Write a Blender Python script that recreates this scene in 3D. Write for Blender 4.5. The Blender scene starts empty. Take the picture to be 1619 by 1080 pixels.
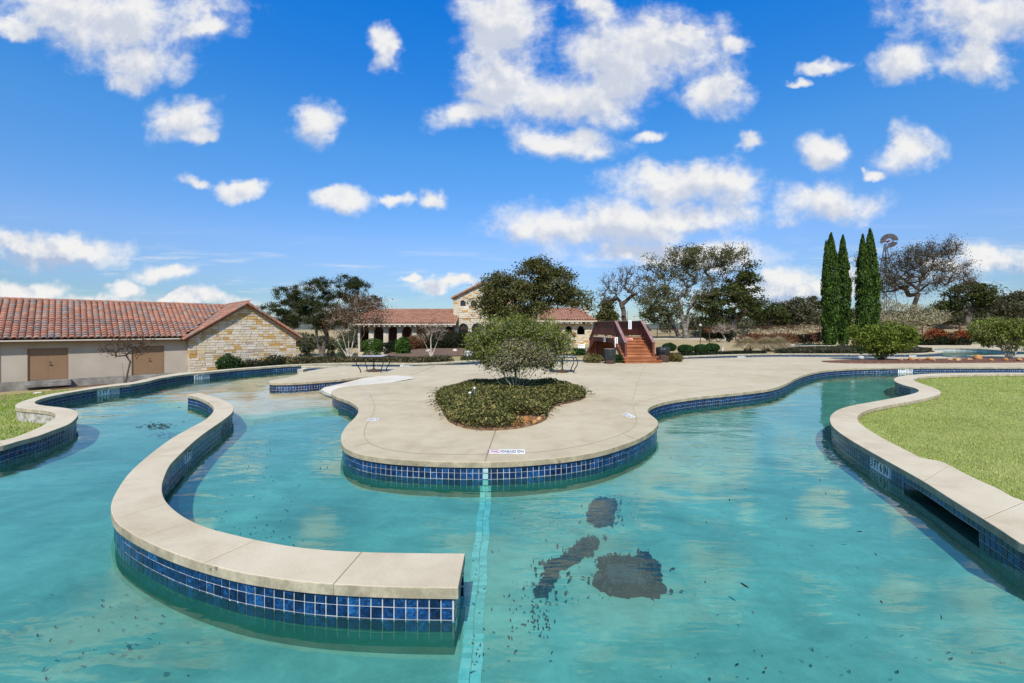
import bpy, bmesh, math, random
import numpy as np
from mathutils import Vector, Matrix
from mathutils.geometry import tessellate_polygon, delaunay_2d_cdt

C = bpy.context.scene.collection
S = bpy.context.scene
rnd = random.Random(7)
RNG = np.random.default_rng(11)

# ------------------------------------------------------------------ camera, sky, sun, exposure
FPX, CX, HZ, HC = 720.0, 809.5, 518.0, 1.73      # focal length, centre column and horizon row of the photograph, eye height
cam_data = bpy.data.cameras.new('camera')
cam_data.sensor_width = 36.0
cam_data.lens = 36.0 * FPX / 1619.0
cam_data.shift_y = (HZ - 540.0) / 1619.0
cam_data.clip_start = 0.05
cam_data.clip_end = 6000.0
cam = bpy.data.objects.new('camera', cam_data)
cam.location = (0, 0, HC)
cam.rotation_euler = (math.radians(90), 0, 0)
C.objects.link(cam)
S.camera = cam

SUN_DIR = Vector((-0.04, -0.69, 0.72)).normalized()
sun_el = math.asin(SUN_DIR.z)
sun_az = math.atan2(SUN_DIR.x, SUN_DIR.y)
sl = bpy.data.lights.new('sun', 'SUN')
sl.energy = 4.3
sl.angle = math.radians(0.53)
sl.color = (1.0, 0.95, 0.87)
sun = bpy.data.objects.new('sun', sl)
sun.rotation_euler = (-SUN_DIR).to_track_quat('-Z', 'Y').to_euler()
sun.location = (20, -20, 40)
C.objects.link(sun)

S.view_settings.view_transform = 'Standard'
S.view_settings.look = 'None'
S.view_settings.exposure = 0.42
S.view_settings.gamma = 1.0
S.view_settings.use_curve_mapping = False
S.cycles.max_bounces = 8
S.cycles.transparent_max_bounces = 12
S.cycles.caustics_reflective = False
S.cycles.caustics_refractive = False


class NT:
    """small helper to write node trees"""
    def __init__(self, tree):
        self.t = tree
        self.n = tree.nodes
        self.l = tree.links

    def node(self, typ, **kw):
        nd = self.n.new(typ)
        for k, v in kw.items():
            if k == 'ins':
                for kk, vv in v.items():
                    self.put(nd.inputs[kk], vv)
            else:
                setattr(nd, k, v)
        return nd

    def put(self, sock, v):
        if isinstance(v, bpy.types.NodeSocket):
            self.l.new(v, sock)
        elif isinstance(v, bpy.types.Node):
            self.l.new(v.outputs[0], sock)
        else:
            if sock.type == 'RGBA' and len(v) == 3:
                v = (*v, 1.0)
            sock.default_value = v

    def math(self, op, a, b=0.0, c=0.0, clamp=False):
        nd = self.n.new('ShaderNodeMath')
        nd.operation = op
        nd.use_clamp = clamp
        self.put(nd.inputs[0], a)
        self.put(nd.inputs[1], b)
        self.put(nd.inputs[2], c)
        return nd.outputs[0]

    def vmath(self, op, a, b=(0, 0, 0), c=(0, 0, 0), out=0):
        nd = self.n.new('ShaderNodeVectorMath')
        nd.operation = op
        self.put(nd.inputs[0], a)
        self.put(nd.inputs[1], b)
        if op in ('MULTIPLY_ADD',):
            self.put(nd.inputs[2], c)
        return nd.outputs[out]

    def smooth(self, v, lo, hi, a=0.0, b=1.0):
        nd = self.n.new('ShaderNodeMapRange')
        nd.interpolation_type = 'SMOOTHSTEP'
        for i, x in enumerate((v, lo, hi, a, b)):
            self.put(nd.inputs[i], x)
        return nd.outputs[0]

    def mix(self, f, a, b, mode='MIX'):
        nd = self.n.new('ShaderNodeMix')
        nd.data_type = 'RGBA'
        nd.blend_type = mode
        self.put(nd.inputs[0], f)
        self.put(nd.inputs[6], a)
        self.put(nd.inputs[7], b)
        return nd.outputs[2]

    def noise(self, vec, scale, detail=4.0, rough=0.55, dist=0.0, out=0, dim='3D'):
        nd = self.n.new('ShaderNodeTexNoise')
        nd.noise_dimensions = dim
        if vec is not None:
            self.put(nd.inputs['Vector'], vec)
        nd.inputs['Scale'].default_value = scale
        nd.inputs['Detail'].default_value = detail
        nd.inputs['Roughness'].default_value = rough
        nd.inputs['Distortion'].default_value = dist
        return nd.outputs[out]

    def ramp(self, f, stops, interp='LINEAR'):
        nd = self.n.new('ShaderNodeValToRGB')
        nd.color_ramp.interpolation = interp
        e = nd.color_ramp.elements
        while len(e) < len(stops):
            e.new(0.5)
        for el, (p, c) in zip(e, stops):
            el.position = p
            el.color = (*c, 1.0)
        self.put(nd.inputs[0], f)
        return nd.outputs[0]


# the sky: physical sky with a field of cumulus laid out by direction
world = bpy.data.worlds.new('World')
S.world = world
world.use_nodes = True
W = NT(world.node_tree)
W.n.clear()
tc = W.node('ShaderNodeTexCoord')
dirv = tc.outputs['Generated']
sep = W.node('ShaderNodeSeparateXYZ', ins={0: dirv})
sky = W.node('ShaderNodeTexSky', sky_type='NISHITA', sun_disc=False, sun_elevation=sun_el, sun_rotation=sun_az,
             altitude=200.0, air_density=1.0, dust_density=0.35, ozone_density=3.0)
hsv = W.node('ShaderNodeHueSaturation', ins={'Hue': 0.506, 'Saturation': 1.32, 'Value': 1.0, 'Color': sky.outputs[0]})
elev = sep.outputs[2]
skycol = W.ramp(elev, [(0.0, (0.40, 0.45, 0.58)), (0.067, (0.43, 0.50, 0.61)), (0.175, (0.95, 0.82, 0.85)), (0.35, (0.96, 1.12, 1.1)), (0.57, (0.25, 1.17, 1.45)), (1.0, (0.25, 1.17, 1.45))])
skycol = W.mix(1.0, hsv.outputs[0], skycol, 'MULTIPLY')
ymax = W.math('MAXIMUM', sep.outputs[1], 0.08)
u = W.math('DIVIDE', sep.outputs[0], ymax)
v = W.math('DIVIDE', sep.outputs[2], ymax)
uv = W.node('ShaderNodeCombineXYZ', ins={0: u, 1: v}).outputs[0]
warp = W.noise(uv, 5.5, 4.0, 0.6, out=1)
warp2 = W.noise(uv, 19.0, 3.0, 0.6, out=1)
wuv = W.vmath('MULTIPLY_ADD', W.vmath('SUBTRACT', warp, (0.5, 0.5, 0.5)), (0.16, 0.11, 0.0), uv)
wuv = W.vmath('MULTIPLY_ADD', W.vmath('SUBTRACT', warp2, (0.5, 0.5, 0.5)), (0.040, 0.032, 0.0), wuv)
CLOUDS = [  # column, row, half width, half height (photograph pixels) of each cumulus, as a direction on the sky
    (190, 22, 150, 58), (235, 92, 70, 38), (85, 14, 95, 40), (205, 122, 34, 24), (318, 36, 36, 18),
    (282, 190, 50, 34), (312, 208, 26, 17), (498, 188, 40, 36), (380, 296, 52, 13), (300, 289, 26, 12), (545, 319, 36, 19),
    (672, 322, 28, 19), (620, 322, 24, 12), (617, 68, 24, 34),
    (790, 50, 72, 72), (785, 130, 50, 60), (745, 182, 52, 26), (1000, 92, 122, 76), (905, 150, 130, 40), (1125, 150, 60, 40),
    (940, 15, 55, 26), (895, 224, 86, 24), (1030, 208, 20, 10),
    (945, 358, 175, 40), (870, 365, 100, 26), (1080, 345, 110, 26), (1095, 290, 118, 36), (1045, 270, 70, 22), (1060, 404, 170, 20),
    (1305, 322, 80, 34), (1305, 241, 38, 27), (1188, 236, 22, 15), (1432, 231, 50, 29), (1380, 262, 14, 9),
    (1428, 102, 50, 34), (1560, 22, 130, 50), (1535, 96, 62, 34), (1310, 105, 34, 10), (1262, 125, 22, 7),
    (95, 396, 110, 25), (30, 386, 60, 22), (50, 459, 64, 15), (264, 428, 44, 14), (204, 452, 26, 12), (250, 474, 160, 12),
    (1590, 405, 90, 30), (1500, 418, 40, 12), (1255, 450, 110, 24), (712, 446, 52, 11), (655, 434, 20, 6), (1210, 470, 60, 10),
    (1150, 62, 30, 14), (1075, 45, 20, 14), (25, 40, 40, 20),
]


def cloud_field(vec):
    cur = None
    for cx, cy, rx, ry in CLOUDS:
        u0, v0, a, b = (cx - CX) / FPX, (HZ - cy) / FPX, rx * 1.14 / FPX, ry * 1.17 / FPX
        q = W.vmath('MULTIPLY_ADD', vec, (1 / a, 1 / b, 0), (-u0 / a, -v0 / b, 0))
        d = W.vmath('LENGTH', q, out=1)
        if cur is None:
            cur = d
        else:
            nd = W.node('ShaderNodeMath', operation='SMOOTH_MIN')
            W.put(nd.inputs[0], cur)
            W.put(nd.inputs[1], d)
            nd.inputs[2].default_value = 0.25
            cur = nd.outputs[0]
    return W.math('SUBTRACT', 1.0, cur)


f0 = cloud_field(wuv)
fup = cloud_field(W.vmath('ADD', wuv, (0.010, 0.040, 0)))
fb = W.noise(uv, 7.0, 9.0, 0.62)
fb_hi = W.noise(W.vmath('ADD', uv, (0.012, 0.022, 0)), 7.0, 5.0, 0.52)
suv = W.vmath('MULTIPLY', uv, (0.62, 1.0, 1.0))
fb2 = W.noise(suv, 24.0, 7.0, 0.62, 0.5)
fb3 = W.noise(suv, 3.4, 3.0, 0.5)
dens0 = W.math('MULTIPLY_ADD', W.math('SUBTRACT', fb, 0.5), 1.7, f0)
dens0 = W.math('MULTIPLY_ADD', W.math('SUBTRACT', fb2, 0.5), 0.62, dens0)
dens0 = W.math('MULTIPLY_ADD', W.math('SUBTRACT', fb3, 0.5), 0.8, dens0)
# beyond the part of the sky in view the same kind of cumulus goes on
pl = W.node('ShaderNodeCombineXYZ', ins={0: W.math('DIVIDE', sep.outputs[0], W.math('ADD', W.math('MAXIMUM', elev, 0.0), 0.12)),
                                         1: W.math('DIVIDE', sep.outputs[1], W.math('ADD', W.math('MAXIMUM', elev, 0.0), 0.12))}).outputs[0]
gen = W.math('MULTIPLY', W.math('SUBTRACT', W.noise(pl, 0.9, 7.0, 0.58), 0.54), 4.0)
inside = W.math('MULTIPLY', W.math('MULTIPLY', W.smooth(W.math('ABSOLUTE', u), 1.25, 1.55, 1.0, 0.0), W.smooth(v, 0.74, 0.95, 1.0, 0.0)),
                W.smooth(sep.outputs[1], 0.1, 0.25))
dens = W.math('MULTIPLY_ADD', inside, W.math('SUBTRACT', dens0, gen), gen)
cov = W.smooth(dens, -0.20, 0.55)
cov = W.math('MULTIPLY', cov, W.smooth(W.math('ADD', dens, W.math('SUBTRACT', fb2, 0.5)), -0.1, 0.8, 0.7, 1.0))
# thin streaks of far cloud low over the horizon
stk = W.noise(W.node('ShaderNodeCombineXYZ', ins={0: W.math('MULTIPLY', u, 2.2), 1: W.math('MULTIPLY', v, 26.0)}).outputs[0], 1.6, 6.0, 0.6)
stk = W.math('MULTIPLY', W.smooth(stk, 0.50, 0.72), W.math('MULTIPLY', W.smooth(elev, 0.01, 0.05), W.smooth(elev, 0.09, 0.19, 0.75, 0.0)))
cov = W.math('MAXIMUM', cov, stk)
cov = W.math('MULTIPLY', cov, W.smooth(elev, -0.01, 0.02))
under = W.math('MULTIPLY', W.smooth(fup, 0.10, 0.75), inside)                       # cloud above: we look at its underside
emb = W.math('MULTIPLY_ADD', W.math('SUBTRACT', fb, fb_hi), 5.5, -0.05)
shade = W.math('ADD', W.math('MULTIPLY', under, W.math('MULTIPLY_ADD', fb2, 0.8, 0.5)), W.math('MULTIPLY', emb, -1.0), clamp=True)
lowc = W.smooth(elev, 0.02, 0.26, 1.0, 0.0)
ccol = W.mix(shade, (5.25, 5.2, 5.1), W.mix(lowc, (3.6, 3.85, 4.4), (2.2, 2.8, 4.0)))
fin = W.mix(W.math('MULTIPLY', cov, 0.97), skycol, ccol)
bg = W.node('ShaderNodeBackground', ins={'Color': fin, 'Strength': 0.13})
wo = W.node('ShaderNodeOutputWorld')
W.l.new(bg.outputs[0], wo.inputs[0])
world.cycles.sampling_method = 'MANUAL'
world.cycles.sample_map_resolution = 512


# ------------------------------------------------------------------ helpers: unprojecting, geometry, objects
def P(px, py, z=0.0):
    """the point of the level plane z that the photograph shows at (px, py)"""
    y = FPX * (HC - z) / (py - HZ)
    return np.array(((px - CX) / FPX * y, y, z))


def at(px, py, Y):
    return np.array(((px - CX) / FPX * Y, Y, HC + (HZ - py) * Y / FPX))


def trace(pts, z=0.0):
    return np.array([P(a, b, z)[:2] for a, b in pts])


def smooth_curve(pts, step=0.06, closed=False):
    """centripetal Catmull-Rom through pts, resampled evenly"""
    p = np.asarray(pts, float)
    n = len(p)
    out = []
    rng = range(n if closed else n - 1)
    for i in rng:
        p1, p2 = p[i], p[(i + 1) % n]
        p0 = p[(i - 1) % n] if closed or i > 0 else 2 * p1 - p2
        p3 = p[(i + 2) % n] if closed or i < n - 2 else 2 * p2 - p1
        d1 = max(np.linalg.norm(p1 - p0), 1e-6) ** 0.5
        d2 = max(np.linalg.norm(p2 - p1), 1e-6) ** 0.5
        d3 = max(np.linalg.norm(p3 - p2), 1e-6) ** 0.5
        t0, t1, t2, t3 = 0, d1, d1 + d2, d1 + d2 + d3
        k = max(2, int(np.linalg.norm(p2 - p1) / step))
        for t in np.linspace(t1, t2, k, endpoint=False):
            a1 = (t1 - t) / (t1 - t0) * p0 + (t - t0) / (t1 - t0) * p1
            a2 = (t2 - t) / (t2 - t1) * p1 + (t - t1) / (t2 - t1) * p2
            a3 = (t3 - t) / (t3 - t2) * p2 + (t - t2) / (t3 - t2) * p3
            b1 = (t2 - t) / (t2 - t0) * a1 + (t - t0) / (t2 - t0) * a2
            b2 = (t3 - t) / (t3 - t1) * a2 + (t - t1) / (t3 - t1) * a3
            out.append((t2 - t) / (t2 - t1) * b1 + (t - t1) / (t2 - t1) * b2)
    if not closed:
        out.append(p[-1])
    out = np.array(out)
    # soften the tracing wobble a little
    for _ in range(2):
        q = out.copy()
        q[1:-1] = 0.25 * out[:-2] + 0.5 * out[1:-1] + 0.25 * out[2:]
        out = q
    return resample(out, step)


def resample(p, step):
    seg = np.linalg.norm(np.diff(p, axis=0), axis=1)
    s = np.concatenate(([0], np.cumsum(seg)))
    n = max(2, int(round(s[-1] / step)))
    t = np.linspace(0, s[-1], n + 1)
    return np.column_stack([np.interp(t, s, p[:, k]) for k in range(p.shape[1])])


def resample_var(p, fine=0.06, coarse=0.35, near=9.0, far=22.0):
    """keeps the near stretch fine and the far stretch coarse"""
    p = resample(p, fine)
    keep, acc = [0], 0.0
    for i in range(1, len(p)):
        acc += np.linalg.norm(p[i] - p[i - 1])
        d = np.hypot(*p[i])
        want = fine + (coarse - fine) * min(1, max(0, (d - near) / (far - near)))
        if acc >= want or i == len(p) - 1:
            keep.append(i)
            acc = 0
    return p[keep]


def area(poly):
    x, y = poly[:, 0], poly[:, 1]
    return 0.5 * np.sum(x * np.roll(y, -1) - np.roll(x, -1) * y)


def offset_open(p, d):
    """moves an open polyline d to its left"""
    t = np.gradient(p, axis=0)
    t /= np.maximum(np.linalg.norm(t, axis=1)[:, None], 1e-9)
    return p + d * np.column_stack((-t[:, 1], t[:, 0]))


def offset_closed(p, d):
    """moves a counter-clockwise polygon inwards by d"""
    a = p - np.roll(p, 1, axis=0)
    b = np.roll(p, -1, axis=0) - p
    a /= np.maximum(np.linalg.norm(a, axis=1)[:, None], 1e-9)
    b /= np.maximum(np.linalg.norm(b, axis=1)[:, None], 1e-9)
    na = np.column_stack((-a[:, 1], a[:, 0]))
    nb = np.column_stack((-b[:, 1], b[:, 0]))
    m = na + nb
    L = np.maximum(np.sum(m * m, axis=1), 0.6)
    return p + d * (2 * m / L[:, None])


def in_poly(pts, poly):
    x, y = pts[:, 0], pts[:, 1]
    inside = np.zeros(len(pts), bool)
    n = len(poly)
    for i in range(n):
        x1, y1 = poly[i]
        x2, y2 = poly[(i + 1) % n]
        if y1 == y2:
            continue
        c = ((y1 > y) != (y2 > y)) & (x < (x2 - x1) * (y - y1) / (y2 - y1) + x1)
        inside ^= c
    return inside


class MB:
    """collects faces, then links them as ONE mesh object"""
    def __init__(self):
        self.v, self.f = [], []

    def add(self, verts, faces):
        b = len(self.v)
        self.v.extend([tuple(map(float, q)) for q in verts])
        self.f.extend([tuple(i + b for i in fc) for fc in faces])
        return self

    def box(self, lo, hi, M=None):
        x0, y0, z0 = lo
        x1, y1, z1 = hi
        vs = [(x0, y0, z0), (x1, y0, z0), (x1, y1, z0), (x0, y1, z0), (x0, y0, z1), (x1, y0, z1), (x1, y1, z1), (x0, y1, z1)]
        if M is not None:
            vs = [M @ Vector(q) for q in vs]
        return self.add(vs, [(0, 3, 2, 1), (4, 5, 6, 7), (0, 1, 5, 4), (1, 2, 6, 5), (2, 3, 7, 6), (3, 0, 4, 7)])

    def bar(self, a, b, w, h=None, up=(0, 0, 1)):
        """square bar from a to b"""
        h = h or w
        a, b = Vector(a), Vector(b)
        d = (b - a).normalized()
        r = d.cross(Vector(up))
        if r.length < 1e-4:
            r = Vector((1, 0, 0))
        r.normalize()
        q = r.cross(d)
        vs = []
        for c in (a, b):
            for sx, sz in ((-1, -1), (1, -1), (1, 1), (-1, 1)):
                vs.append(c + r * (sx * w / 2) + q * (sz * h / 2))
        return self.add(vs, [(3, 2, 1, 0), (4, 5, 6, 7), (0, 1, 5, 4), (1, 2, 6, 5), (2, 3, 7, 6), (3, 0, 4, 7)])

    def tube(self, pts, rad, n=8, cap=True):
        pts = [Vector(q) for q in pts]
        rads = rad if isinstance(rad, (list, tuple)) else [rad] * len(pts)
        b = len(self.v)
        up = Vector((0.013, 0.02, 1)).normalized()
        for i, c in enumerate(pts):
            d = (pts[min(i + 1, len(pts) - 1)] - pts[max(i - 1, 0)]).normalized()
            r = d.cross(up)
            if r.length < 0.05:
                r = d.cross(Vector((1, 0, 0)))
            r.normalize()
            q = r.cross(d)
            for k in range(n):
                a = 2 * math.pi * k / n
                self.v.append(tuple(c + (r * math.cos(a) + q * math.sin(a)) * rads[i]))
        for i in range(len(pts) - 1):
            for k in range(n):
                k2 = (k + 1) % n
                self.f.append((b + i * n + k, b + i * n + k2, b + (i + 1) * n + k2, b + (i + 1) * n + k))
        if cap:
            self.f.append(tuple(b + k for k in range(n))[::-1])
            self.f.append(tuple(b + (len(pts) - 1) * n + k for k in range(n)))
        return self

    def lathe(self, c, prof, n=24):
        """prof: list of (radius, z)"""
        b = len(self.v)
        for r, z in prof:
            for k in range(n):
                a = 2 * math.pi * k / n
                self.v.append((c[0] + r * math.cos(a), c[1] + r * math.sin(a), c[2] + z))
        for i in range(len(prof) - 1):
            for k in range(n):
                k2 = (k + 1) % n
                self.f.append((b + i * n + k, b + i * n + k2, b + (i + 1) * n + k2, b + (i + 1) * n + k))
        self.f.append(tuple(b + k for k in range(n))[::-1])
        self.f.append(tuple(b + (len(prof) - 1) * n + k for k in range(n)))
        return self

    def build(self, name, m, parent=None, smooth=False):
        return link(name, np.array(self.v), self.f, m, parent, smooth)


def new_mesh(name, verts, faces, m=None, smooth=False):
    me = bpy.data.meshes.new(name)
    verts = np.asarray(verts, dtype=np.float32)
    if isinstance(faces, np.ndarray):
        k = faces.shape[1]
        nf = len(faces)
        me.vertices.add(len(verts))
        me.vertices.foreach_set('co', verts.ravel())
        me.loops.add(nf * k)
        me.loops.foreach_set('vertex_index', faces.astype(np.int32).ravel())
        me.polygons.add(nf)
        me.polygons.foreach_set('loop_start', np.arange(0, nf * k, k, dtype=np.int32))
        me.polygons.foreach_set('loop_total', np.full(nf, k, dtype=np.int32))
        me.update(calc_edges=True)
    else:
        me.from_pydata([tuple(map(float, q)) for q in verts], [], faces)
        me.update()
    if smooth:
        me.polygons.foreach_set('use_smooth', np.ones(len(me.polygons), bool))
    if m is not None:
        me.materials.append(m)
    return me


def world_loc(o):
    p = Vector((0, 0, 0))
    while o is not None:
        p = p + Vector(o.location)
        o = o.parent
    return p


def link(name, verts, faces, m, parent=None, smooth=False):
    verts = np.asarray(verts, float)
    if parent is not None:
        verts = verts - np.array(world_loc(parent))
    o = bpy.data.objects.new(name, new_mesh(name, verts, faces, m, smooth))
    if parent is not None:
        o.parent = parent
    C.objects.link(o)
    return o


def tag(o, label=None, cat=None, group=None, kind=None):
    for k, val in (('label', label), ('category', cat), ('group', group), ('kind', kind)):
        if val:
            o[k] = val
    return o


def thing(name, label, cat, loc, group=None):
    o = bpy.data.objects.new(name, None)
    o.empty_display_size = 0.2
    o.location = tuple(map(float, loc))
    C.objects.link(o)
    return tag(o, label, cat, group)


def piece(name, me, parent, loc, M=None):
    """an object that shares its mesh with alike pieces; loc in world"""
    o = bpy.data.objects.new(name, me)
    o.parent = parent
    T = Matrix.Translation(Vector(loc) - world_loc(parent))
    o.matrix_local = T @ (M.to_4x4() if M is not None else Matrix.Identity(4))
    C.objects.link(o)
    return o


def tri_poly(poly):
    return tessellate_polygon([[Vector((float(x), float(y), 0)) for x, y in poly]])


def prism(mb, poly, z1, z0, ch=0.0, bottom=False):
    """upright prism over a polygon with a chamfered top edge"""
    poly = np.asarray(poly, float)
    if area(poly) < 0:
        poly = poly[::-1]
    n = len(poly)
    top = offset_closed(poly, ch) if ch else poly
    zt = z1 if np.ndim(z1) else np.full(n, z1)
    b = len(mb.v)
    loops = [(top, zt)]
    if ch:
        loops.append((offset_closed(poly, ch * 0.28), zt - ch * 0.28))
        loops.append((poly, zt - ch))
    loops.append((poly, np.full(n, z0) if not np.ndim(z0) else z0))
    for lp, zz in loops:
        for (x, y), z in zip(lp, zz):
            mb.v.append((x, y, z))
    for tri in tri_poly(top):
        i, j, k = tri
        a = (top[j][0] - top[i][0]) * (top[k][1] - top[i][1]) - (top[k][0] - top[i][0]) * (top[j][1] - top[i][1])
        mb.f.append((b + i, b + j, b + k) if a > 0 else (b + i, b + k, b + j))
    for L in range(len(loops) - 1):
        for i in range(n):
            j = (i + 1) % n
            mb.f.append((b + (L + 1) * n + i, b + (L + 1) * n + j, b + L * n + j, b + L * n + i))
    if bottom:
        for tri in tri_poly(poly):
            i, j, k = tri
            o = b + (len(loops) - 1) * n
            a = (poly[j][0] - poly[i][0]) * (poly[k][1] - poly[i][1]) - (poly[k][0] - poly[i][0]) * (poly[j][1] - poly[i][1])
            mb.f.append((o + i, o + k, o + j) if a > 0 else (o + i, o + j, o + k))
    return mb


def text_faces(txt, size, depth=0.002):
    """lettering as mesh (verts, faces) in the XY plane, centred"""
    cu = bpy.data.curves.new('lettering', 'FONT')
    cu.body = txt
    cu.size = size
    cu.extrude = depth / 2
    cu.align_x = 'CENTER'
    cu.align_y = 'CENTER'
    cu.resolution_u = 3
    cu.offset = size * 0.012
    ob = bpy.data.objects.new('lettering_source', cu)
    C.objects.link(ob)
    dg = bpy.context.evaluated_depsgraph_get()
    me = ob.evaluated_get(dg).to_mesh()
    vs = np.array([v.co[:] for v in me.vertices])
    fs = [tuple(p.vertices) for p in me.polygons]
    ob.evaluated_get(dg).to_mesh_clear()
    bpy.data.objects.remove(ob)
    bpy.data.curves.remove(cu)
    return vs, fs


# ------------------------------------------------------------------ materials
def base_mat(name):
    m = bpy.data.materials.new(name)
    m.use_nodes = True
    t = NT(m.node_tree)
    t.n.clear()
    bs = t.node('ShaderNodeBsdfPrincipled')
    out = t.node('ShaderNodeOutputMaterial')
    t.l.new(bs.outputs[0], out.inputs[0])
    return m, t, bs, out


def pbr(name, cols, rough=0.8, scale=3.0, detail=5.0, fine=None, bump=None, isl=0.0, objr=0.0, spec=0.25, metal=0.0, stretch=None, rng=(0.3, 0.7)):
    """cols: colours along a noise ramp; fine: (scale, amount) extra grain; bump: (scale, strength, distance)"""
    m, t, bs, out = base_mat(name)
    geo = t.node('ShaderNodeNewGeometry')
    pos = geo.outputs['Position']
    if stretch:
        pos = t.vmath('MULTIPLY', pos, stretch)
    f = t.noise(pos, scale, detail)
    if len(cols) == 1:
        col = t.mix(0.0, cols[0], cols[0])
    else:
        st = [(rng[0] + (rng[1] - rng[0]) * i / (len(cols) - 1), c) for i, c in enumerate(cols)]
        if isl or objr:
            r = 0.0
            if objr:
                oi = t.node('ShaderNodeObjectInfo')
                r = oi.outputs['Random']
            r2 = t.math('ADD', r, geo.outputs['Random Per Island'])
            r2 = t.math('FRACT', t.math('MULTIPLY', r2, 7.31))
            f = t.math('MULTIPLY_ADD', t.math('SUBTRACT', r2, 0.5), max(isl, objr), f)
        col = t.ramp(f, st)
    if fine:
        g = t.noise(pos, fine[0], 6.0, 0.6)
        g = t.math('MULTIPLY_ADD', t.math('SUBTRACT', g, 0.5), fine[1], 1.0)
        col = t.vmath('SCALE', col)
        t.put(col.node.inputs['Scale'], g)
    t.put(bs.inputs['Base Color'], col)
    bs.inputs['Roughness'].default_value = rough
    bs.inputs['Specular IOR Level'].default_value = spec
    bs.inputs['Metallic'].default_value = metal
    if bump:
        bn = t.node('ShaderNodeBump', ins={'Height': t.noise(pos, bump[0], 6.0, 0.6), 'Strength': bump[1], 'Distance': bump[2]})
        t.put(bs.inputs['Normal'], bn)
    return m


def leaf_mat(name, cols, trans=0.25, clump=0.8, rough=0.55, spread=0.8):
    m, t, bs, out = base_mat(name)
    geo = t.node('ShaderNodeNewGeometry')
    oi = t.node('ShaderNodeObjectInfo')
    r = geo.outputs['Random Per Island']
    c = t.noise(geo.outputs['Position'], clump, 2.0)
    f = t.math('MULTIPLY_ADD', t.math('SUBTRACT', r, 0.5), spread, t.math('MULTIPLY_ADD', t.math('SUBTRACT', c, 0.5), 1.1, 0.5))
    col = t.ramp(f, [(i / max(1, len(cols) - 1), q) for i, q in enumerate(cols)])
    t.put(bs.inputs['Base Color'], col)
    bs.inputs['Roughness'].default_value = rough
    bs.inputs['Specular IOR Level'].default_value = 0.12
    tr = t.node('ShaderNodeBsdfTranslucent', ins={'Color': t.mix(1.0, col, (1.1, 1.15, 0.6), 'MULTIPLY')})
    mx = t.node('ShaderNodeMixShader', ins={0: trans, 1: bs.outputs[0], 2: tr.outputs[0]})
    t.l.new(mx.outputs[0], out.inputs[0])
    return m


def concrete(name, c1, c2, c3, joints=False):
    m, t, bs, out = base_mat(name)
    geo = t.node('ShaderNodeNewGeometry')
    pos = geo.outputs['Position']
    big = t.noise(pos, 0.35, 5.0, 0.6)
    mid = t.noise(pos, 2.4, 6.0, 0.65, 0.4)
    fin = t.noise(pos, 55.0, 4.0, 0.7)
    col = t.ramp(t.math('MULTIPLY_ADD', big, 0.55, t.math('MULTIPLY', mid, 0.45)), [(0.34, c1), (0.5, c2), (0.66, c3)])
    col = t.vmath('SCALE', col)
    t.put(col.node.inputs['Scale'], t.math('MULTIPLY_ADD', t.math('SUBTRACT', fin, 0.5), 0.34, 1.0))
    # scattered dark specks and rusty stains on the slab
    sp = t.smooth(t.noise(pos, 17.0, 3.0, 0.8), 0.69, 0.76)
    col = t.mix(t.math('MULTIPLY', sp, 0.22), col, (0.12, 0.09, 0.06))
    st = t.smooth(t.noise(t.vmath('MULTIPLY', pos, (1.0, 0.45, 1.0)), 1.1, 6.0, 0.7, 0.8), 0.60, 0.78)
    col = t.mix(t.math('MULTIPLY', st, 0.20), col, (0.36, 0.25, 0.16))
    # moss and grime cling to the upright edges
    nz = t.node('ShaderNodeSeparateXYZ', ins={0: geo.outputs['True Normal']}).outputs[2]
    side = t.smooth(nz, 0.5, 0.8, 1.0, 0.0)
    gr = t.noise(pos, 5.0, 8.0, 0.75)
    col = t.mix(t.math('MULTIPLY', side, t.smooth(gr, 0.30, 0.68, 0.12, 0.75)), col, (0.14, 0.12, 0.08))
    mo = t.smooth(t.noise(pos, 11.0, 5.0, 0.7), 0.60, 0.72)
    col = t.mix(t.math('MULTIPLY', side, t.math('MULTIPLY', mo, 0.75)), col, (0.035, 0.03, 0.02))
    ck = t.node('ShaderNodeTexVoronoi', feature='DISTANCE_TO_EDGE', ins={'Vector': t.vmath('ADD', pos, t.noise(pos, 3.0, 4.0, 0.6, out=1)), 'Scale': 0.42})
    ckf = t.math('MULTIPLY', t.smooth(ck.outputs['Distance'], 0.0, 0.0045, 1.0, 0.0), t.smooth(t.noise(pos, 0.6, 2.0), 0.52, 0.62))
    col = t.mix(t.math('MULTIPLY', ckf, 0.35), col, (0.12, 0.09, 0.06))
    t.put(bs.inputs['Base Color'], col)
    bs.inputs['Roughness'].default_value = 0.82
    bs.inputs['Specular IOR Level'].default_value = 0.3
    hb = t.math('MULTIPLY_ADD', fin, 0.6, t.math('MULTIPLY', mid, 1.5))
    t.put(bs.inputs['Normal'], t.node('ShaderNodeBump', ins={'Height': hb, 'Strength': 0.35, 'Distance': 0.006}))
    return m


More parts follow.
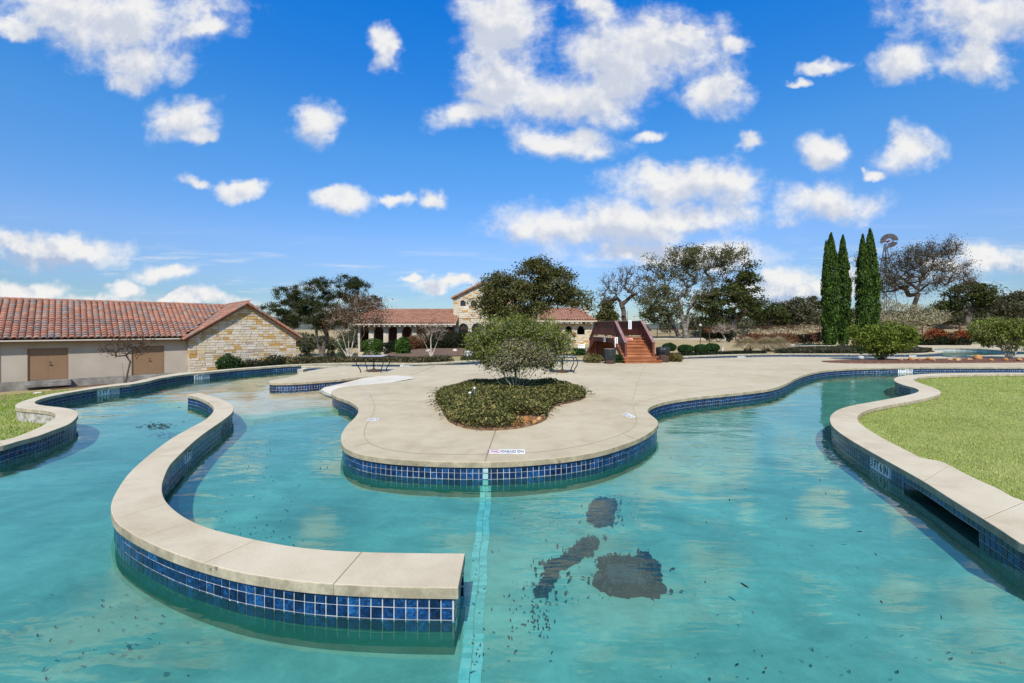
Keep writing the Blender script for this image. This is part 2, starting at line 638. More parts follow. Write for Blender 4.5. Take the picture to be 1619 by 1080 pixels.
M = {}
M['deck'] = concrete('deck_concrete', (0.362, 0.294, 0.178), (0.452, 0.376, 0.24), (0.512, 0.436, 0.29))
M['coping'] = concrete('coping_concrete', (0.40, 0.322, 0.205), (0.505, 0.425, 0.288), (0.555, 0.476, 0.338))
M['plaster_ramp'] = concrete('ramp_plaster', (0.46, 0.41, 0.31), (0.56, 0.505, 0.40), (0.62, 0.565, 0.46))
M['grout'] = pbr('tile_grout', [(0.32, 0.34, 0.34), (0.48, 0.49, 0.485)], 0.85, 6.0)
M['joint'] = pbr('joint_filler', [(0.10, 0.07, 0.045), (0.17, 0.12, 0.08)], 0.9, 8.0)
M['deck_joint'] = pbr('deck_joint', [(0.20, 0.155, 0.105), (0.28, 0.22, 0.155)], 0.9, 8.0)
M['white_stone'] = pbr('stacked_white_stone', [(0.12, 0.105, 0.085), (0.36, 0.33, 0.28), (0.50, 0.47, 0.42)], 0.9, 7.0, bump=(20, 0.5, 0.02))


def tile_mat():
    m, t, bs, out = base_mat('blue_glazed_tile')
    geo = t.node('ShaderNodeNewGeometry')
    oi = t.node('ShaderNodeObjectInfo')
    r = t.math('FRACT', t.math('MULTIPLY', t.math('ADD', oi.outputs['Random'], geo.outputs['Random Per Island']), 5.7))
    n = t.noise(geo.outputs['Position'], 26.0, 4.0, 0.65, 1.2)
    f = t.math('MULTIPLY_ADD', t.math('SUBTRACT', r, 0.5), 0.26, n)
    col = t.ramp(f, [(0.30, (0.002, 0.005, 0.018)), (0.46, (0.003, 0.014, 0.055)), (0.60, (0.006, 0.038, 0.13)), (0.76, (0.016, 0.12, 0.29))])
    br = t.smooth(t.noise(geo.outputs['Position'], 40.0, 3.0, 0.6), 0.66, 0.74)
    col = t.mix(t.math('MULTIPLY', br, 0.5), col, (0.16, 0.07, 0.02))
    t.put(bs.inputs['Base Color'], col)
    bs.inputs['Roughness'].default_value = 0.16
    t.put(bs.inputs['Normal'], t.node('ShaderNodeBump', ins={'Height': t.noise(geo.outputs['Position'], 30.0, 3.0), 'Strength': 0.25, 'Distance': 0.003}))
    return m


M['tile'] = tile_mat()
M['marker_white'] = pbr('marker_tile', [(0.66, 0.66, 0.63), (0.74, 0.74, 0.72)], 0.4, 9.0)
M['marker_black'] = pbr('marker_paint', [(0.01, 0.01, 0.01)], 0.6)
M['marker_red'] = pbr('marker_red_paint', [(0.45, 0.03, 0.05)], 0.6)


def water_mat():
    m = bpy.data.materials.new('pool_water')
    m.use_nodes = True
    t = NT(m.node_tree)
    t.n.clear()
    out = t.node('ShaderNodeOutputMaterial')
    geo = t.node('ShaderNodeNewGeometry')
    pos = geo.outputs['Position']
    dep = t.node('ShaderNodeAttribute', attribute_name='depth').outputs['Fac']
    # ripples: long soft swells, patches of finer chop
    big = t.noise(t.vmath('MULTIPLY', pos, (0.55, 1.0, 1.0)), 1.1, 2.0, 0.5, 0.6)
    mid = t.noise(t.vmath('MULTIPLY', pos, (0.5, 1.5, 1.0)), 4.2, 2.0, 0.5, 0.5)
    fin = t.noise(t.vmath('MULTIPLY', pos, (0.8, 1.3, 1.0)), 13.0, 2.0, 0.5)
    patch = t.smooth(t.noise(pos, 0.32, 3.0), 0.42, 0.62, 0.18, 1.0)
    h = t.math('MULTIPLY_ADD', big, 1.0, t.math('MULTIPLY', patch, t.math('MULTIPLY_ADD', mid, 0.50, t.math('MULTIPLY', fin, 0.085))))
    bump = t.node('ShaderNodeBump', ins={'Height': h, 'Strength': 0.9, 'Distance': 0.015})
    # what the water column lets through, by its depth
    tint = t.node('ShaderNodeCombineXYZ', ins={0: t.math('EXPONENT', t.math('MULTIPLY', dep, -1.25)),
                                               1: t.math('EXPONENT', t.math('MULTIPLY', dep, -0.27)),
                                               2: t.math('EXPONENT', t.math('MULTIPLY', dep, -0.34))}).outputs[0]
    tr = t.node('ShaderNodeBsdfTransparent', ins={'Color': tint})
    gl = t.node('ShaderNodeBsdfGlossy', ins={'Color': (1.0, 0.96, 0.86), 'Roughness': 0.02, 'Normal': bump})
    lw = t.node('ShaderNodeLayerWeight', ins={'Blend': 0.5, 'Normal': bump})
    fr = t.math('MULTIPLY_ADD', t.math('POWER', lw.outputs['Facing'], 3.9), 0.72, 0.045, clamp=True)      # Schlick, same from both sides
    # a little suspended matter makes the water milky where it is deep
    cl = t.noise(pos, 0.5, 4.0, 0.6, 0.8)
    mk = t.node('ShaderNodeBsdfDiffuse', ins={'Color': t.ramp(cl, [(0.35, (0.035, 0.22, 0.175)), (0.65, (0.11, 0.36, 0.30))])})
    body = t.node('ShaderNodeMixShader', ins={0: t.math('MULTIPLY', dep, 0.13), 1: tr.outputs[0], 2: mk.outputs[0]})
    mx = t.node('ShaderNodeMixShader', ins={0: fr, 1: body.outputs[0], 2: gl.outputs[0]})
    t.l.new(mx.outputs[0], out.inputs[0])
    return m


M['water'] = water_mat()


def floor_mat(name, c1, c2, c3, mot=0.5):
    m, t, bs, out = base_mat(name)
    pos = t.node('ShaderNodeNewGeometry').outputs['Position']
    a = t.noise(pos, 0.55, 5.0, 0.6, 0.7)
    b = t.noise(t.vmath('MULTIPLY', pos, (0.6, 1.2, 1)), 2.6, 5.0, 0.65, 1.0)
    col = t.ramp(t.math('MULTIPLY_ADD', a, 0.6, t.math('MULTIPLY', b, 0.4)), [(0.36, c1), (0.5, c2), (0.64, c3)])
    g = t.math('MULTIPLY_ADD', t.math('SUBTRACT', t.noise(pos, 18.0, 6.0, 0.75), 0.5), mot, 1.0)
    col = t.vmath('SCALE', col)
    t.put(col.node.inputs['Scale'], g)
    t.put(bs.inputs['Base Color'], col)
    bs.inputs['Roughness'].default_value = 0.9
    return m


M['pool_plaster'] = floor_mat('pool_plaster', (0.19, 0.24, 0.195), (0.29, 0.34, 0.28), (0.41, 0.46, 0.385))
M['reflection_dark_plaster'] = floor_mat('reflection_dark_plaster', (0.006, 0.06, 0.042), (0.012, 0.085, 0.06), (0.02, 0.115, 0.082))  # wall colour darkened to paint in the reflection band along the waterline
M['beach'] = floor_mat('beach_pebble_plaster', (0.46, 0.31, 0.155), (0.61, 0.43, 0.235), (0.72, 0.53, 0.315), 0.7)
M['line_tile'] = pbr('lane_line_tile', [(0.30, 0.44, 0.41), (0.48, 0.60, 0.57)], 0.5, 12.0, isl=0.4, objr=0.5)
M['wet_leaf'] = pbr('wet_leaf_litter', [(0.008, 0.006, 0.006), (0.022, 0.017, 0.016), (0.05, 0.04, 0.034)], 0.6, 9.0, isl=0.5)
M['drain'] = pbr('drain_grate', [(0.035, 0.04, 0.05), (0.06, 0.06, 0.07)], 0.6, 9.0)
M['stucco'] = pbr('stucco', [(0.335, 0.285, 0.225), (0.40, 0.345, 0.28)], 0.95, 0.8, fine=(40, 0.35), bump=(60, 0.4, 0.01))
M['foundation'] = pbr('foundation_concrete', [(0.11, 0.10, 0.085), (0.2, 0.185, 0.16), (0.30, 0.28, 0.25)], 0.95, 1.4, fine=(20, 0.4))
M['brown_paint'] = pbr('brown_paint', [(0.195, 0.115, 0.06), (0.215, 0.13, 0.07)], 0.55, 1.2)
M['door_paint'] = pbr('door_paint', [(0.20, 0.125, 0.07), (0.225, 0.14, 0.08)], 0.5, 1.0)
M['dark_metal'] = pbr('dark_metal', [(0.015, 0.014, 0.013), (0.03, 0.028, 0.025)], 0.45, 8.0, metal=0.4)
M['rust_metal'] = pbr('rusty_metal', [(0.10, 0.05, 0.032), (0.17, 0.085, 0.05)], 0.7, 3.0)
M['gutter'] = pbr('gutter_metal', [(0.45, 0.40, 0.33), (0.52, 0.46, 0.38)], 0.5, 2.0)


def roof_mat(name, far=False):
    m, t, bs, out = base_mat(name)
    geo = t.node('ShaderNodeNewGeometry')
    oi = t.node('ShaderNodeObjectInfo')
    r = t.math('FRACT', t.math('MULTIPLY', t.math('ADD', oi.outputs['Random'], geo.outputs['Random Per Island']), 9.7))
    col = t.ramp(r, [(0.0, (0.30, 0.122, 0.070)), (0.22, (0.34, 0.155, 0.095)), (0.45, (0.26, 0.112, 0.069)), (0.6, (0.215, 0.118, 0.082)), (0.74, (0.32, 0.19, 0.13)),
                     (0.86, (0.17, 0.12, 0.10)), (1.0, (0.23, 0.19, 0.165))])
    g = t.noise(geo.outputs['Position'], 6.0, 6.0, 0.7)
    col = t.vmath('SCALE', col)
    t.put(col.node.inputs['Scale'], t.math('MULTIPLY_ADD', t.math('SUBTRACT', g, 0.5), 0.9, 1.0))
    li = t.smooth(t.noise(geo.outputs['Position'], 14.0, 5.0, 0.7), 0.62, 0.75)
    col = t.mix(t.math('MULTIPLY', li, 0.5), col, (0.06, 0.05, 0.045))
    t.put(bs.inputs['Base Color'], col)
    bs.inputs['Roughness'].default_value = 0.8
    return m


M['roof'] = roof_mat('clay_roof_tile')
M['roof_far'] = pbr('clay_roof_far', [(0.25, 0.115, 0.070), (0.33, 0.16, 0.098), (0.39, 0.225, 0.15)], 0.85, 1.6, fine=(5, 0.5))
M['roof_under'] = pbr('roof_underlay', [(0.05, 0.035, 0.03)], 0.9)
M['stone'] = None


def stone_mat():
    m, t, bs, out = base_mat('limestone_block')
    geo = t.node('ShaderNodeNewGeometry')
    oi = t.node('ShaderNodeObjectInfo')
    r = t.math('FRACT', t.math('MULTIPLY', t.math('ADD', oi.outputs['Random'], geo.outputs['Random Per Island']), 6.3))
    col = t.ramp(r, [(0.0, (0.50, 0.44, 0.34)), (0.25, (0.57, 0.51, 0.42)), (0.5, (0.46, 0.39, 0.28)), (0.68, (0.55, 0.47, 0.34)), (0.80, (0.50, 0.38, 0.22)),
                     (0.88, (0.46, 0.29, 0.10)), (0.95, (0.40, 0.22, 0.05)), (1.0, (0.36, 0.30, 0.24))])
    n = t.noise(geo.outputs['Position'], 5.0, 6.0, 0.7)
    col = t.mix(t.math('MULTIPLY', t.smooth(n, 0.5, 0.75), 0.35), col, (0.44, 0.31, 0.15))
    col = t.vmath('SCALE', col)
    t.put(col.node.inputs['Scale'], t.math('MULTIPLY_ADD', t.math('SUBTRACT', t.noise(geo.outputs['Position'], 16.0, 5.0, 0.7), 0.5), 0.5, 1.0))
    t.put(bs.inputs['Base Color'], col)
    bs.inputs['Roughness'].default_value = 0.92
    t.put(bs.inputs['Normal'], t.node('ShaderNodeBump', ins={'Height': t.noise(geo.outputs['Position'], 14.0, 6.0, 0.7), 'Strength': 0.8, 'Distance': 0.03}))
    return m


M['stone'] = stone_mat()
M['stone_far'] = M['stone']
M['mortar'] = pbr('mortar', [(0.36, 0.32, 0.25), (0.48, 0.43, 0.35)], 0.95, 4.0)
M['wood_step'] = pbr('stained_wood_step', [(0.22, 0.075, 0.030), (0.32, 0.118, 0.048), (0.40, 0.165, 0.078)], 0.5, 2.0, fine=(30, 0.4), objr=0.4)
M['wood_rail'] = pbr('stained_wood_rail', [(0.085, 0.024, 0.016), (0.15, 0.045, 0.030)], 0.55, 2.0, fine=(30, 0.4), objr=0.5)
M['wood_cap'] = pbr('weathered_wood_cap', [(0.18, 0.10, 0.085), (0.26, 0.16, 0.14)], 0.6, 3.0, fine=(30, 0.4))
M['sign_white'] = pbr('white_sign', [(0.72, 0.72, 0.70), (0.78, 0.78, 0.76)], 0.45, 4.0)
M['sign_red'] = pbr('sign_red_print', [(0.5, 0.06, 0.06)], 0.5)
M['sign_dark'] = pbr('sign_dark_print', [(0.03, 0.03, 0.03)], 0.5)
M['bag'] = pbr('black_plastic_bag', [(0.012, 0.012, 0.014), (0.03, 0.03, 0.034)], 0.28, 5.0, bump=(14, 0.8, 0.03))
M['bin_brown'] = pbr('brown_aggregate_bin', [(0.03, 0.018, 0.013), (0.10, 0.06, 0.04)], 0.85, 14.0, bump=(30, 0.6, 0.02))
M['bin_liner'] = pbr('grey_green_bin_liner', [(0.018, 0.023, 0.024), (0.034, 0.042, 0.044)], 0.4, 7.0, bump=(14, 0.6, 0.02))
M['bark'] = pbr('oak_bark', [(0.045, 0.035, 0.028), (0.10, 0.085, 0.07), (0.17, 0.15, 0.13)], 0.95, 3.5, stretch=(1, 1, 0.3), bump=(9, 0.8, 0.05))
M['bark_pale'] = pbr('pale_bark', [(0.22, 0.195, 0.155), (0.38, 0.335, 0.275), (0.50, 0.455, 0.39)], 0.9, 3.0)
M['bark_white'] = pbr('lichen_bark', [(0.06, 0.052, 0.044), (0.15, 0.135, 0.115), (0.32, 0.30, 0.27)], 0.95, 1.6, bump=(6, 0.6, 0.05))
M['bark_twig'] = pbr('grey_brown_twig', [(0.05, 0.038, 0.03), (0.105, 0.08, 0.062)], 0.95, 2.5)
M['oak_leaf'] = leaf_mat('live_oak_leaf', [(0.014, 0.021, 0.006), (0.038, 0.051, 0.013), (0.072, 0.085, 0.022), (0.11, 0.115, 0.035)])
M['oak_leaf_dark'] = leaf_mat('dark_live_oak_leaf', [(0.008, 0.013, 0.004), (0.022, 0.032, 0.009), (0.048, 0.06, 0.016), (0.085, 0.092, 0.028)])
M['oak_leaf_olive'] = leaf_mat('olive_oak_leaf', [(0.024, 0.028, 0.009), (0.062, 0.066, 0.02), (0.11, 0.107, 0.033), (0.155, 0.14, 0.052)])
M['oak_leaf_grey'] = leaf_mat('grey_green_leaf', [(0.046, 0.048, 0.026), (0.088, 0.086, 0.044), (0.14, 0.128, 0.072)])
M['bare_leaf'] = leaf_mat('sparse_brown_leaf', [(0.035, 0.03, 0.014), (0.075, 0.065, 0.03), (0.12, 0.10, 0.05)])
M['brown_leaf'] = leaf_mat('dry_brown_leaf', [(0.045, 0.025, 0.014), (0.10, 0.052, 0.026), (0.16, 0.09, 0.045)])
M['myrtle_leaf'] = leaf_mat('wax_myrtle_leaf', [(0.045, 0.055, 0.012), (0.10, 0.125, 0.022), (0.17, 0.20, 0.04), (0.25, 0.26, 0.075)], clump=1.6)
M['dry_twig_leaf'] = leaf_mat('dry_grey_leaf', [(0.17, 0.15, 0.09), (0.29, 0.26, 0.165), (0.40, 0.36, 0.245)], clump=2.0)
M['holly_leaf'] = leaf_mat('yellow_green_leaf', [(0.03, 0.05, 0.008), (0.08, 0.12, 0.014), (0.15, 0.19, 0.025), (0.22, 0.26, 0.05)], clump=1.5)
M['box_leaf'] = leaf_mat('boxwood_leaf', [(0.01, 0.03, 0.01), (0.025, 0.06, 0.015), (0.05, 0.10, 0.028)], clump=2.0)
M['dark_leaf'] = leaf_mat('dark_shrub_leaf', [(0.008, 0.012, 0.006), (0.018, 0.026, 0.010), (0.038, 0.048, 0.018)], clump=1.5)
M['bright_leaf'] = leaf_mat('bright_green_leaf', [(0.015, 0.04, 0.008), (0.05, 0.105, 0.016), (0.11, 0.19, 0.035)], clump=2.0)
M['red_leaf'] = leaf_mat('nandina_leaf', [(0.05, 0.04, 0.012), (0.16, 0.07, 0.015), (0.34, 0.06, 0.025), (0.42, 0.10, 0.04)], clump=0.9)
M['rust_leaf'] = leaf_mat('rusty_hedge_leaf', [(0.06, 0.03, 0.014), (0.15, 0.065, 0.03), (0.24, 0.12, 0.06)], clump=0.9)
M['cypress_leaf'] = leaf_mat('cypress_leaf', [(0.006, 0.014, 0.003), (0.02, 0.048, 0.008), (0.055, 0.105, 0.014), (0.115, 0.17, 0.03)], trans=0.15, clump=2.2)
M['jasmine_leaf'] = leaf_mat('ground_cover_leaf', [(0.025, 0.034, 0.010), (0.07, 0.08, 0.022), (0.15, 0.145, 0.045), (0.30, 0.24, 0.085)], clump=3.0, spread=1.1)
M['lantana_leaf'] = leaf_mat('yellow_brown_leaf', [(0.06, 0.055, 0.02), (0.14, 0.12, 0.035), (0.22, 0.18, 0.06)], clump=2.0)
M['low_cover_leaf'] = leaf_mat('grey_ground_cover_leaf', [(0.025, 0.026, 0.015), (0.055, 0.056, 0.03), (0.09, 0.085, 0.05)], clump=1.0)
M['straw'] = leaf_mat('dry_grass_blade', [(0.26, 0.20, 0.12), (0.42, 0.34, 0.22), (0.56, 0.48, 0.34)], clump=1.0, trans=0.3)
M['lawn_blade'] = leaf_mat('lawn_blade', [(0.22, 0.27, 0.06), (0.32, 0.385, 0.09), (0.39, 0.45, 0.125), (0.48, 0.47, 0.21)], clump=0.55, trans=0.35, spread=0.6)
M['lawn_blade_green'] = leaf_mat('lawn_blade_green', [(0.08, 0.14, 0.018), (0.17, 0.28, 0.035), (0.28, 0.38, 0.06), (0.38, 0.38, 0.12)], clump=0.9, trans=0.35)
M['rock_orange'] = pbr('orange_rock', [(0.26, 0.11, 0.035), (0.40, 0.19, 0.06), (0.45, 0.28, 0.13)], 0.9, 6.0, objr=0.3, bump=(16, 0.7, 0.02))
M['rock_white'] = pbr('white_limestone_rock', [(0.42, 0.34, 0.28), (0.62, 0.55, 0.48)], 0.9, 3.0, bump=(8, 0.7, 0.03))
M['mulch'] = pbr('bark_mulch', [(0.07, 0.032, 0.02), (0.14, 0.065, 0.04), (0.21, 0.11, 0.07)], 0.95, 9.0, fine=(40, 0.8), bump=(26, 1.0, 0.04))
M['mulch_dark'] = pbr('brown_mulch_slope', [(0.08, 0.048, 0.027), (0.145, 0.09, 0.052), (0.20, 0.13, 0.08)], 0.95, 3.0, fine=(12, 0.7), bump=(9, 0.8, 0.06))
M['hedge_tan'] = leaf_mat('tan_hedge_leaf', [(0.035, 0.036, 0.016), (0.09, 0.08, 0.036), (0.17, 0.135, 0.065)], clump=0.8)
M['soil'] = pbr('bed_soil', [(0.07, 0.042, 0.022), (0.15, 0.085, 0.042), (0.23, 0.135, 0.07)], 0.95, 9.0, fine=(40, 0.6))
M['pvc'] = pbr('white_pipe', [(0.75, 0.75, 0.73)], 0.4)
M['iron'] = pbr('bronze_iron', [(0.02, 0.015, 0.012), (0.045, 0.032, 0.026)], 0.5, 6.0, metal=0.3)
M['table_top'] = pbr('grey_table_top', [(0.34, 0.33, 0.32), (0.42, 0.41, 0.40)], 0.4, 4.0)
M['galv'] = pbr('weathered_galvanised', [(0.06, 0.055, 0.058), (0.11, 0.10, 0.105)], 0.8, 2.0)
M['vane_red'] = pbr('rusty_red_paint', [(0.22, 0.05, 0.04)], 0.7)
M['glass_dark'] = pbr('dark_window_glass', [(0.012, 0.016, 0.02)], 0.08, spec=0.6)
M['clay_pot'] = pbr('clay_pot', [(0.30, 0.11, 0.06)], 0.8)
M['fascia_pale'] = pbr('pale_fascia', [(0.48, 0.40, 0.30), (0.54, 0.46, 0.36)], 0.8, 1.0)
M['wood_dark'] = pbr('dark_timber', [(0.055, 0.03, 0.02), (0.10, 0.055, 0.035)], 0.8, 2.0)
M['hill'] = pbr('wooded_hill', [(0.035, 0.045, 0.035), (0.065, 0.075, 0.055), (0.13, 0.12, 0.09)], 1.0, 0.02, detail=9.0, fine=(0.3, 0.9))  # distance haze is put into the greyed colour


def ground_mat():
    m, t, bs, out = base_mat('dry_winter_ground')
    pos = t.node('ShaderNodeNewGeometry').outputs['Position']
    a = t.noise(pos, 0.11, 6.0, 0.6, 0.5)
    b = t.noise(pos, 1.5, 6.0, 0.7)
    dry = t.ramp(t.math('MULTIPLY_ADD', a, 0.6, t.math('MULTIPLY', b, 0.4)), [(0.36, (0.24, 0.165, 0.075)), (0.5, (0.35, 0.255, 0.135)), (0.66, (0.44, 0.34, 0.21))])
    grn = t.ramp(b, [(0.3, (0.20, 0.22, 0.06)), (0.7, (0.33, 0.33, 0.11))])
    gf = t.node('ShaderNodeAttribute', attribute_name='green').outputs['Fac']
    pat = t.smooth(t.noise(pos, 0.28, 4.0, 0.6), 0.40, 0.62)
    col = t.mix(t.math('MAXIMUM', gf, t.math('MULTIPLY', pat, 0.35)), dry, grn)
    col = t.vmath('SCALE', col)
    t.put(col.node.inputs['Scale'], t.math('MULTIPLY_ADD', t.math('SUBTRACT', t.noise(pos, 24.0, 5.0, 0.75), 0.5), 0.8, 1.0))
    t.put(bs.inputs['Base Color'], col)
    bs.inputs['Roughness'].default_value = 0.98
    bs.inputs['Specular IOR Level'].default_value = 0.1
    t.put(bs.inputs['Normal'], t.node('ShaderNodeBump', ins={'Height': t.noise(pos, 20.0, 6.0, 0.7), 'Strength': 0.6, 'Distance': 0.04}))
    return m


M['ground'] = ground_mat()

# ------------------------------------------------------------------ the pool: traced edges (photograph pixels on the level of the coping)
WATER_Z, FLOOR_Z = -0.238, -0.47      # apparent depth, raised so the dark walls end like reflection bands
left_lip_px = [(0, 705.5), (27.8, 697.5), (55.6, 690.6), (83.4, 680.4), (107.5, 671.2), (120.4, 661), (123.8, 653.6), (118.6, 648.9), (107.5, 645.6),
               (88.9, 643.2), (70.4, 641.2), (57.4, 638.7), (55.2, 635.4), (63, 631.3), (83.4, 625.8), (120.4, 618.9), (166.8, 611.9), (213, 606.6), (233, 603.0),
               (252, 598.2), (278, 594.0), (300, 591.0), (325.6, 588.6), (352, 585.9), (381, 583.2), (418, 580.4), (437, 578.9), (474, 576.6), (501.6, 575.4), (529.7, 574.6),
               (570, 574.2), (585.3, 574.2), (614, 574.4), (640.9, 574.8), (660, 574.8), (688, 574.0), (713, 572.7), (740, 570.9), (775, 569.2), (820, 567.8), (870, 567.3), (921.6, 567.3),
               (1000, 566), (1079, 563.8), (1150, 561.2), (1230, 559.6), (1300, 559.6), (1370, 559.8), (1430, 559.6), (1465, 558.8), (1485, 557.4), (1492, 556.0),
               (1486, 554.6), (1478, 553.4), (1476, 551.6), (1488, 550.7), (1508, 550.5), (1545, 551.6), (1570, 553.0), (1590, 554.4), (1620, 556.5), (1660, 558.5)]
left_outer_px = [(0, 696.7), (37, 686), (61, 675.8), (77.8, 667.1), (87, 659.8), (87.4, 655.0), (82.4, 651.4), (70.4, 649.1), (46.3, 646.7), (27.8, 644.9), (23.7, 641.5),
                 (26, 638.7), (33.4, 635), (48.2, 630.4), (74, 623.9), (129.7, 614.7), (166.8, 609.1), (205, 604.6), (222.3, 600.9), (240, 597.0), (261, 592.8),
                 (285, 589.2)]
left_lip = trace(left_lip_px)
left_lip = np.vstack([[(-14.5, -5.5), (-13.0, 0.0), (-10.2, 4.3)], left_lip, [(46, 33.0)]])
left_lip = resample_var(smooth_curve(left_lip))
lo = trace(left_outer_px)
lo = np.vstack([[(-15.0, -5.4), (-13.5, 0.2), (-10.6, 4.7)], lo])
lo = resample_var(smooth_curve(lo))
# beyond the traced stretch the coping keeps its width
k0 = int(np.argmin(np.hypot(*(left_lip - lo[-1]).T)))
far_outer = offset_open(left_lip, 0.44)[k0 + 2:]
tip = P(1492, 556.0)[:2]
left_outer = np.vstack([lo, far_outer])

right_lip_px = [(1619, 589.4), (1540, 589.6), (1477, 590.4), (1446, 592.3), (1423, 594.9), (1414.6, 598), (1413.2, 601), (1418.5, 605), (1434, 610.3), (1446.3, 613.4), (1452.5, 617.0),
                (1449.4, 620.4), (1435.5, 624.3), (1415.4, 628.6), (1395, 632.4), (1372.3, 636.4), (1344.6, 641.5), (1326, 647.3), (1315, 654.9), (1312, 662.3), (1315, 672.5), (1326, 683.0),
                (1344.6, 695.4), (1374.6, 713.0), (1411.6, 733.7), (1458, 759.7), (1504.3, 789.3), (1550.6, 818), (1597, 847.5), (1619, 862.5)]
right_outer_px = [(1619, 591.4), (1540, 592.2), (1477, 594), (1455, 596.2), (1444, 599), (1447, 602.4), (1461.8, 608), (1477, 613.4), (1486.0, 617.6), (1488, 621), (1482, 624.3), (1461.8, 630), (1430.8, 635.9),
                  (1392.2, 642.8), (1371, 648.4), (1360, 653.8), (1355.7, 659.5), (1358, 667), (1372.3, 678.4), (1409.4, 699.8), (1435, 712.5), (1458.5, 724.6), (1461.0, 725.6), (1484.5, 727.6), (1487.5, 728.6),
                  (1541.3, 756), (1580, 773), (1619, 792)]
right_lip = np.vstack([[(34, 16.9), (27, 17.3)], trace(right_lip_px), [(5.3, 2.2), (6.6, 0.3), (8.4, -2.4), (10.0, -5.5)]])
right_lip = resample_var(smooth_curve(right_lip))
right_outer = np.vstack([[(34, 16.4), (27, 16.8)], trace(right_outer_px), [(7.2, 1.9), (8.6, -0.3), (10.4, -3.0), (11.6, -5.5)]])
right_outer = resample_var(smooth_curve(right_outer, 0.05))

# the outline of the whole basin (water always to the right)
outer_poly = np.vstack([left_lip, [(46, 20)], [(46, 16.9)], right_lip, [(4, -7.5), (-8, -7.5)]])

deck_px = [  # the paved island in the middle, anticlockwise from the notch behind its western tip
    (541, 579.4), (520, 581.2), (503.8, 583.7), (478.7, 588.4), (469.5, 592.2), (455.6, 596.3), (440.8, 599.1), (427.8, 601.5), (424.6, 603.8), (429.6, 605.4),
    (455.6, 605.2), (483.4, 603.9), (511, 601.8), (538, 599.7)]
ramp_in_px = [(578, 595.2), (622, 593.6), (648, 595.6), (656.5, 598.2), (622, 604.2), (585, 607.6), (551, 610.2)]
deck_px2 = [(536, 613.2), (528, 615.8), (523.8, 619.5), (526, 624.1), (536, 628.9), (548.2, 632.9), (559.3, 638.4), (565.8, 644.7), (566.4, 651.2),
            (561.2, 659.6), (550, 670.6), (542, 681.5), (539, 690.8), (539.3, 698.5), (546, 708.5), (569.2, 718.0), (600, 723.2), (638.4, 726.8), (707.5, 729.9), (766.3, 730.4),
            (811.3, 729.3), (860, 725.8), (900, 721.8), (946.3, 713.8), (992.6, 699.9), (1020.4, 687.8), (1035.5, 677.2), (1041.2, 669.3), (1038, 662.8), (1029.7, 656.3), (1024.1, 650.8),
            (1024.5, 646.8), (1030.2, 642.2), (1044.5, 636.9), (1066.8, 632.3), (1103.8, 627.2), (1159.4, 621.8), (1187, 618.7), (1214.9, 615), (1233.4, 610.2), (1250, 602.6), (1261.2, 596.6),
            (1279.7, 590.4), (1307.5, 585.4), (1353.8, 582.4), (1400, 581.2), (1450, 580.5), (1520, 580.4), (1619, 580.6)]
deck_px3 = [(1619, 560.4), (1585, 560.9), (1546.8, 561.8), (1499, 563.0), (1454, 564.2), (1369, 564.8), (1300, 564.6), (1224, 564.2), (1150, 565.8), (1079, 567.4), (1000, 569.6), (921.6, 571.5), (880, 571.6), (820, 573.2),
            (775, 574.6), (740, 576.6), (713, 576.9), (688, 577.2), (651, 579), (626.5, 579.9), (589.4, 579.9), (565, 579.6)]
d1 = smooth_curve(trace(deck_px), 0.06)
d2 = smooth_curve(np.vstack([trace(deck_px2), [(32, 20.0), (44, 20.0)]]), 0.06)
d3 = smooth_curve(np.vstack([[(44, 31.0)], trace(deck_px3), trace([(541, 579.4)])]), 0.08)
ramp_top = smooth_curve(trace(ramp_in_px), 0.08)
deck_poly = np.vstack([resample_var(d1), resample_var(ramp_top), resample_var(d2), resample_var(d3)[:-1]])
keep = [0]
for i in range(1, len(deck_poly)):
    if np.linalg.norm(deck_poly[i] - deck_poly[keep[-1]]) > 0.02:
        keep.append(i)
deck_poly = deck_poly[keep]

# the freestanding serpentine wall: water-left edge and water-right edge
wall_left_px = [(294, 624.3), (305, 626.2), (316, 629.4), (331, 637), (338.0, 645.4), (335, 653.8), (322, 664.9), (298, 677.8), (270, 694.0), (236.6, 718.7), (206, 746), (186.8, 772), (177, 792), (175.0, 803),
                (177.4, 814.4), (184, 826), (205.6, 842), (229.7, 855), (261.2, 869.2), (298.2, 882.7), (322.3, 890), (355, 899), (390.9, 907), (450, 916), (504.7, 921.9), (560, 925.4), (619.5, 927.8), (680, 929), (724.8, 929.4)]
wall_right_px = [(316, 621.3), (331, 625.2), (349.7, 631), (362.6, 637), (368.8, 643.6), (367.4, 652), (352, 664.9), (333, 677.8), (313, 692.7), (297.8, 706), (282, 721.0), (269, 735), (259.5, 755), (255.9, 770),
                 (258, 784), (266, 797), (294, 819), (332.3, 835.4), (360, 842.6), (389.8, 849.9), (427, 857.5), (466.4, 864.2), (505, 868.4), (543, 871.1), (580, 872.6), (619.5, 873.5), (680, 874.2), (735.6, 874.6)]
wl = smooth_curve(trace(wall_left_px), 0.05)
wr = smooth_curve(trace(wall_right_px), 0.05)
wl = resample_var(wl, 0.05, 0.12)
wr = resample_var(wr, 0.05, 0.12)


def nearest(curve, px):
    q = P(*px)[:2]
    return int(np.argmin(np.hypot(*(curve - q).T)))


# ------------------------------------------------------------------ waterline tiles
PITCH = 0.0795
tile_w = 0.0735


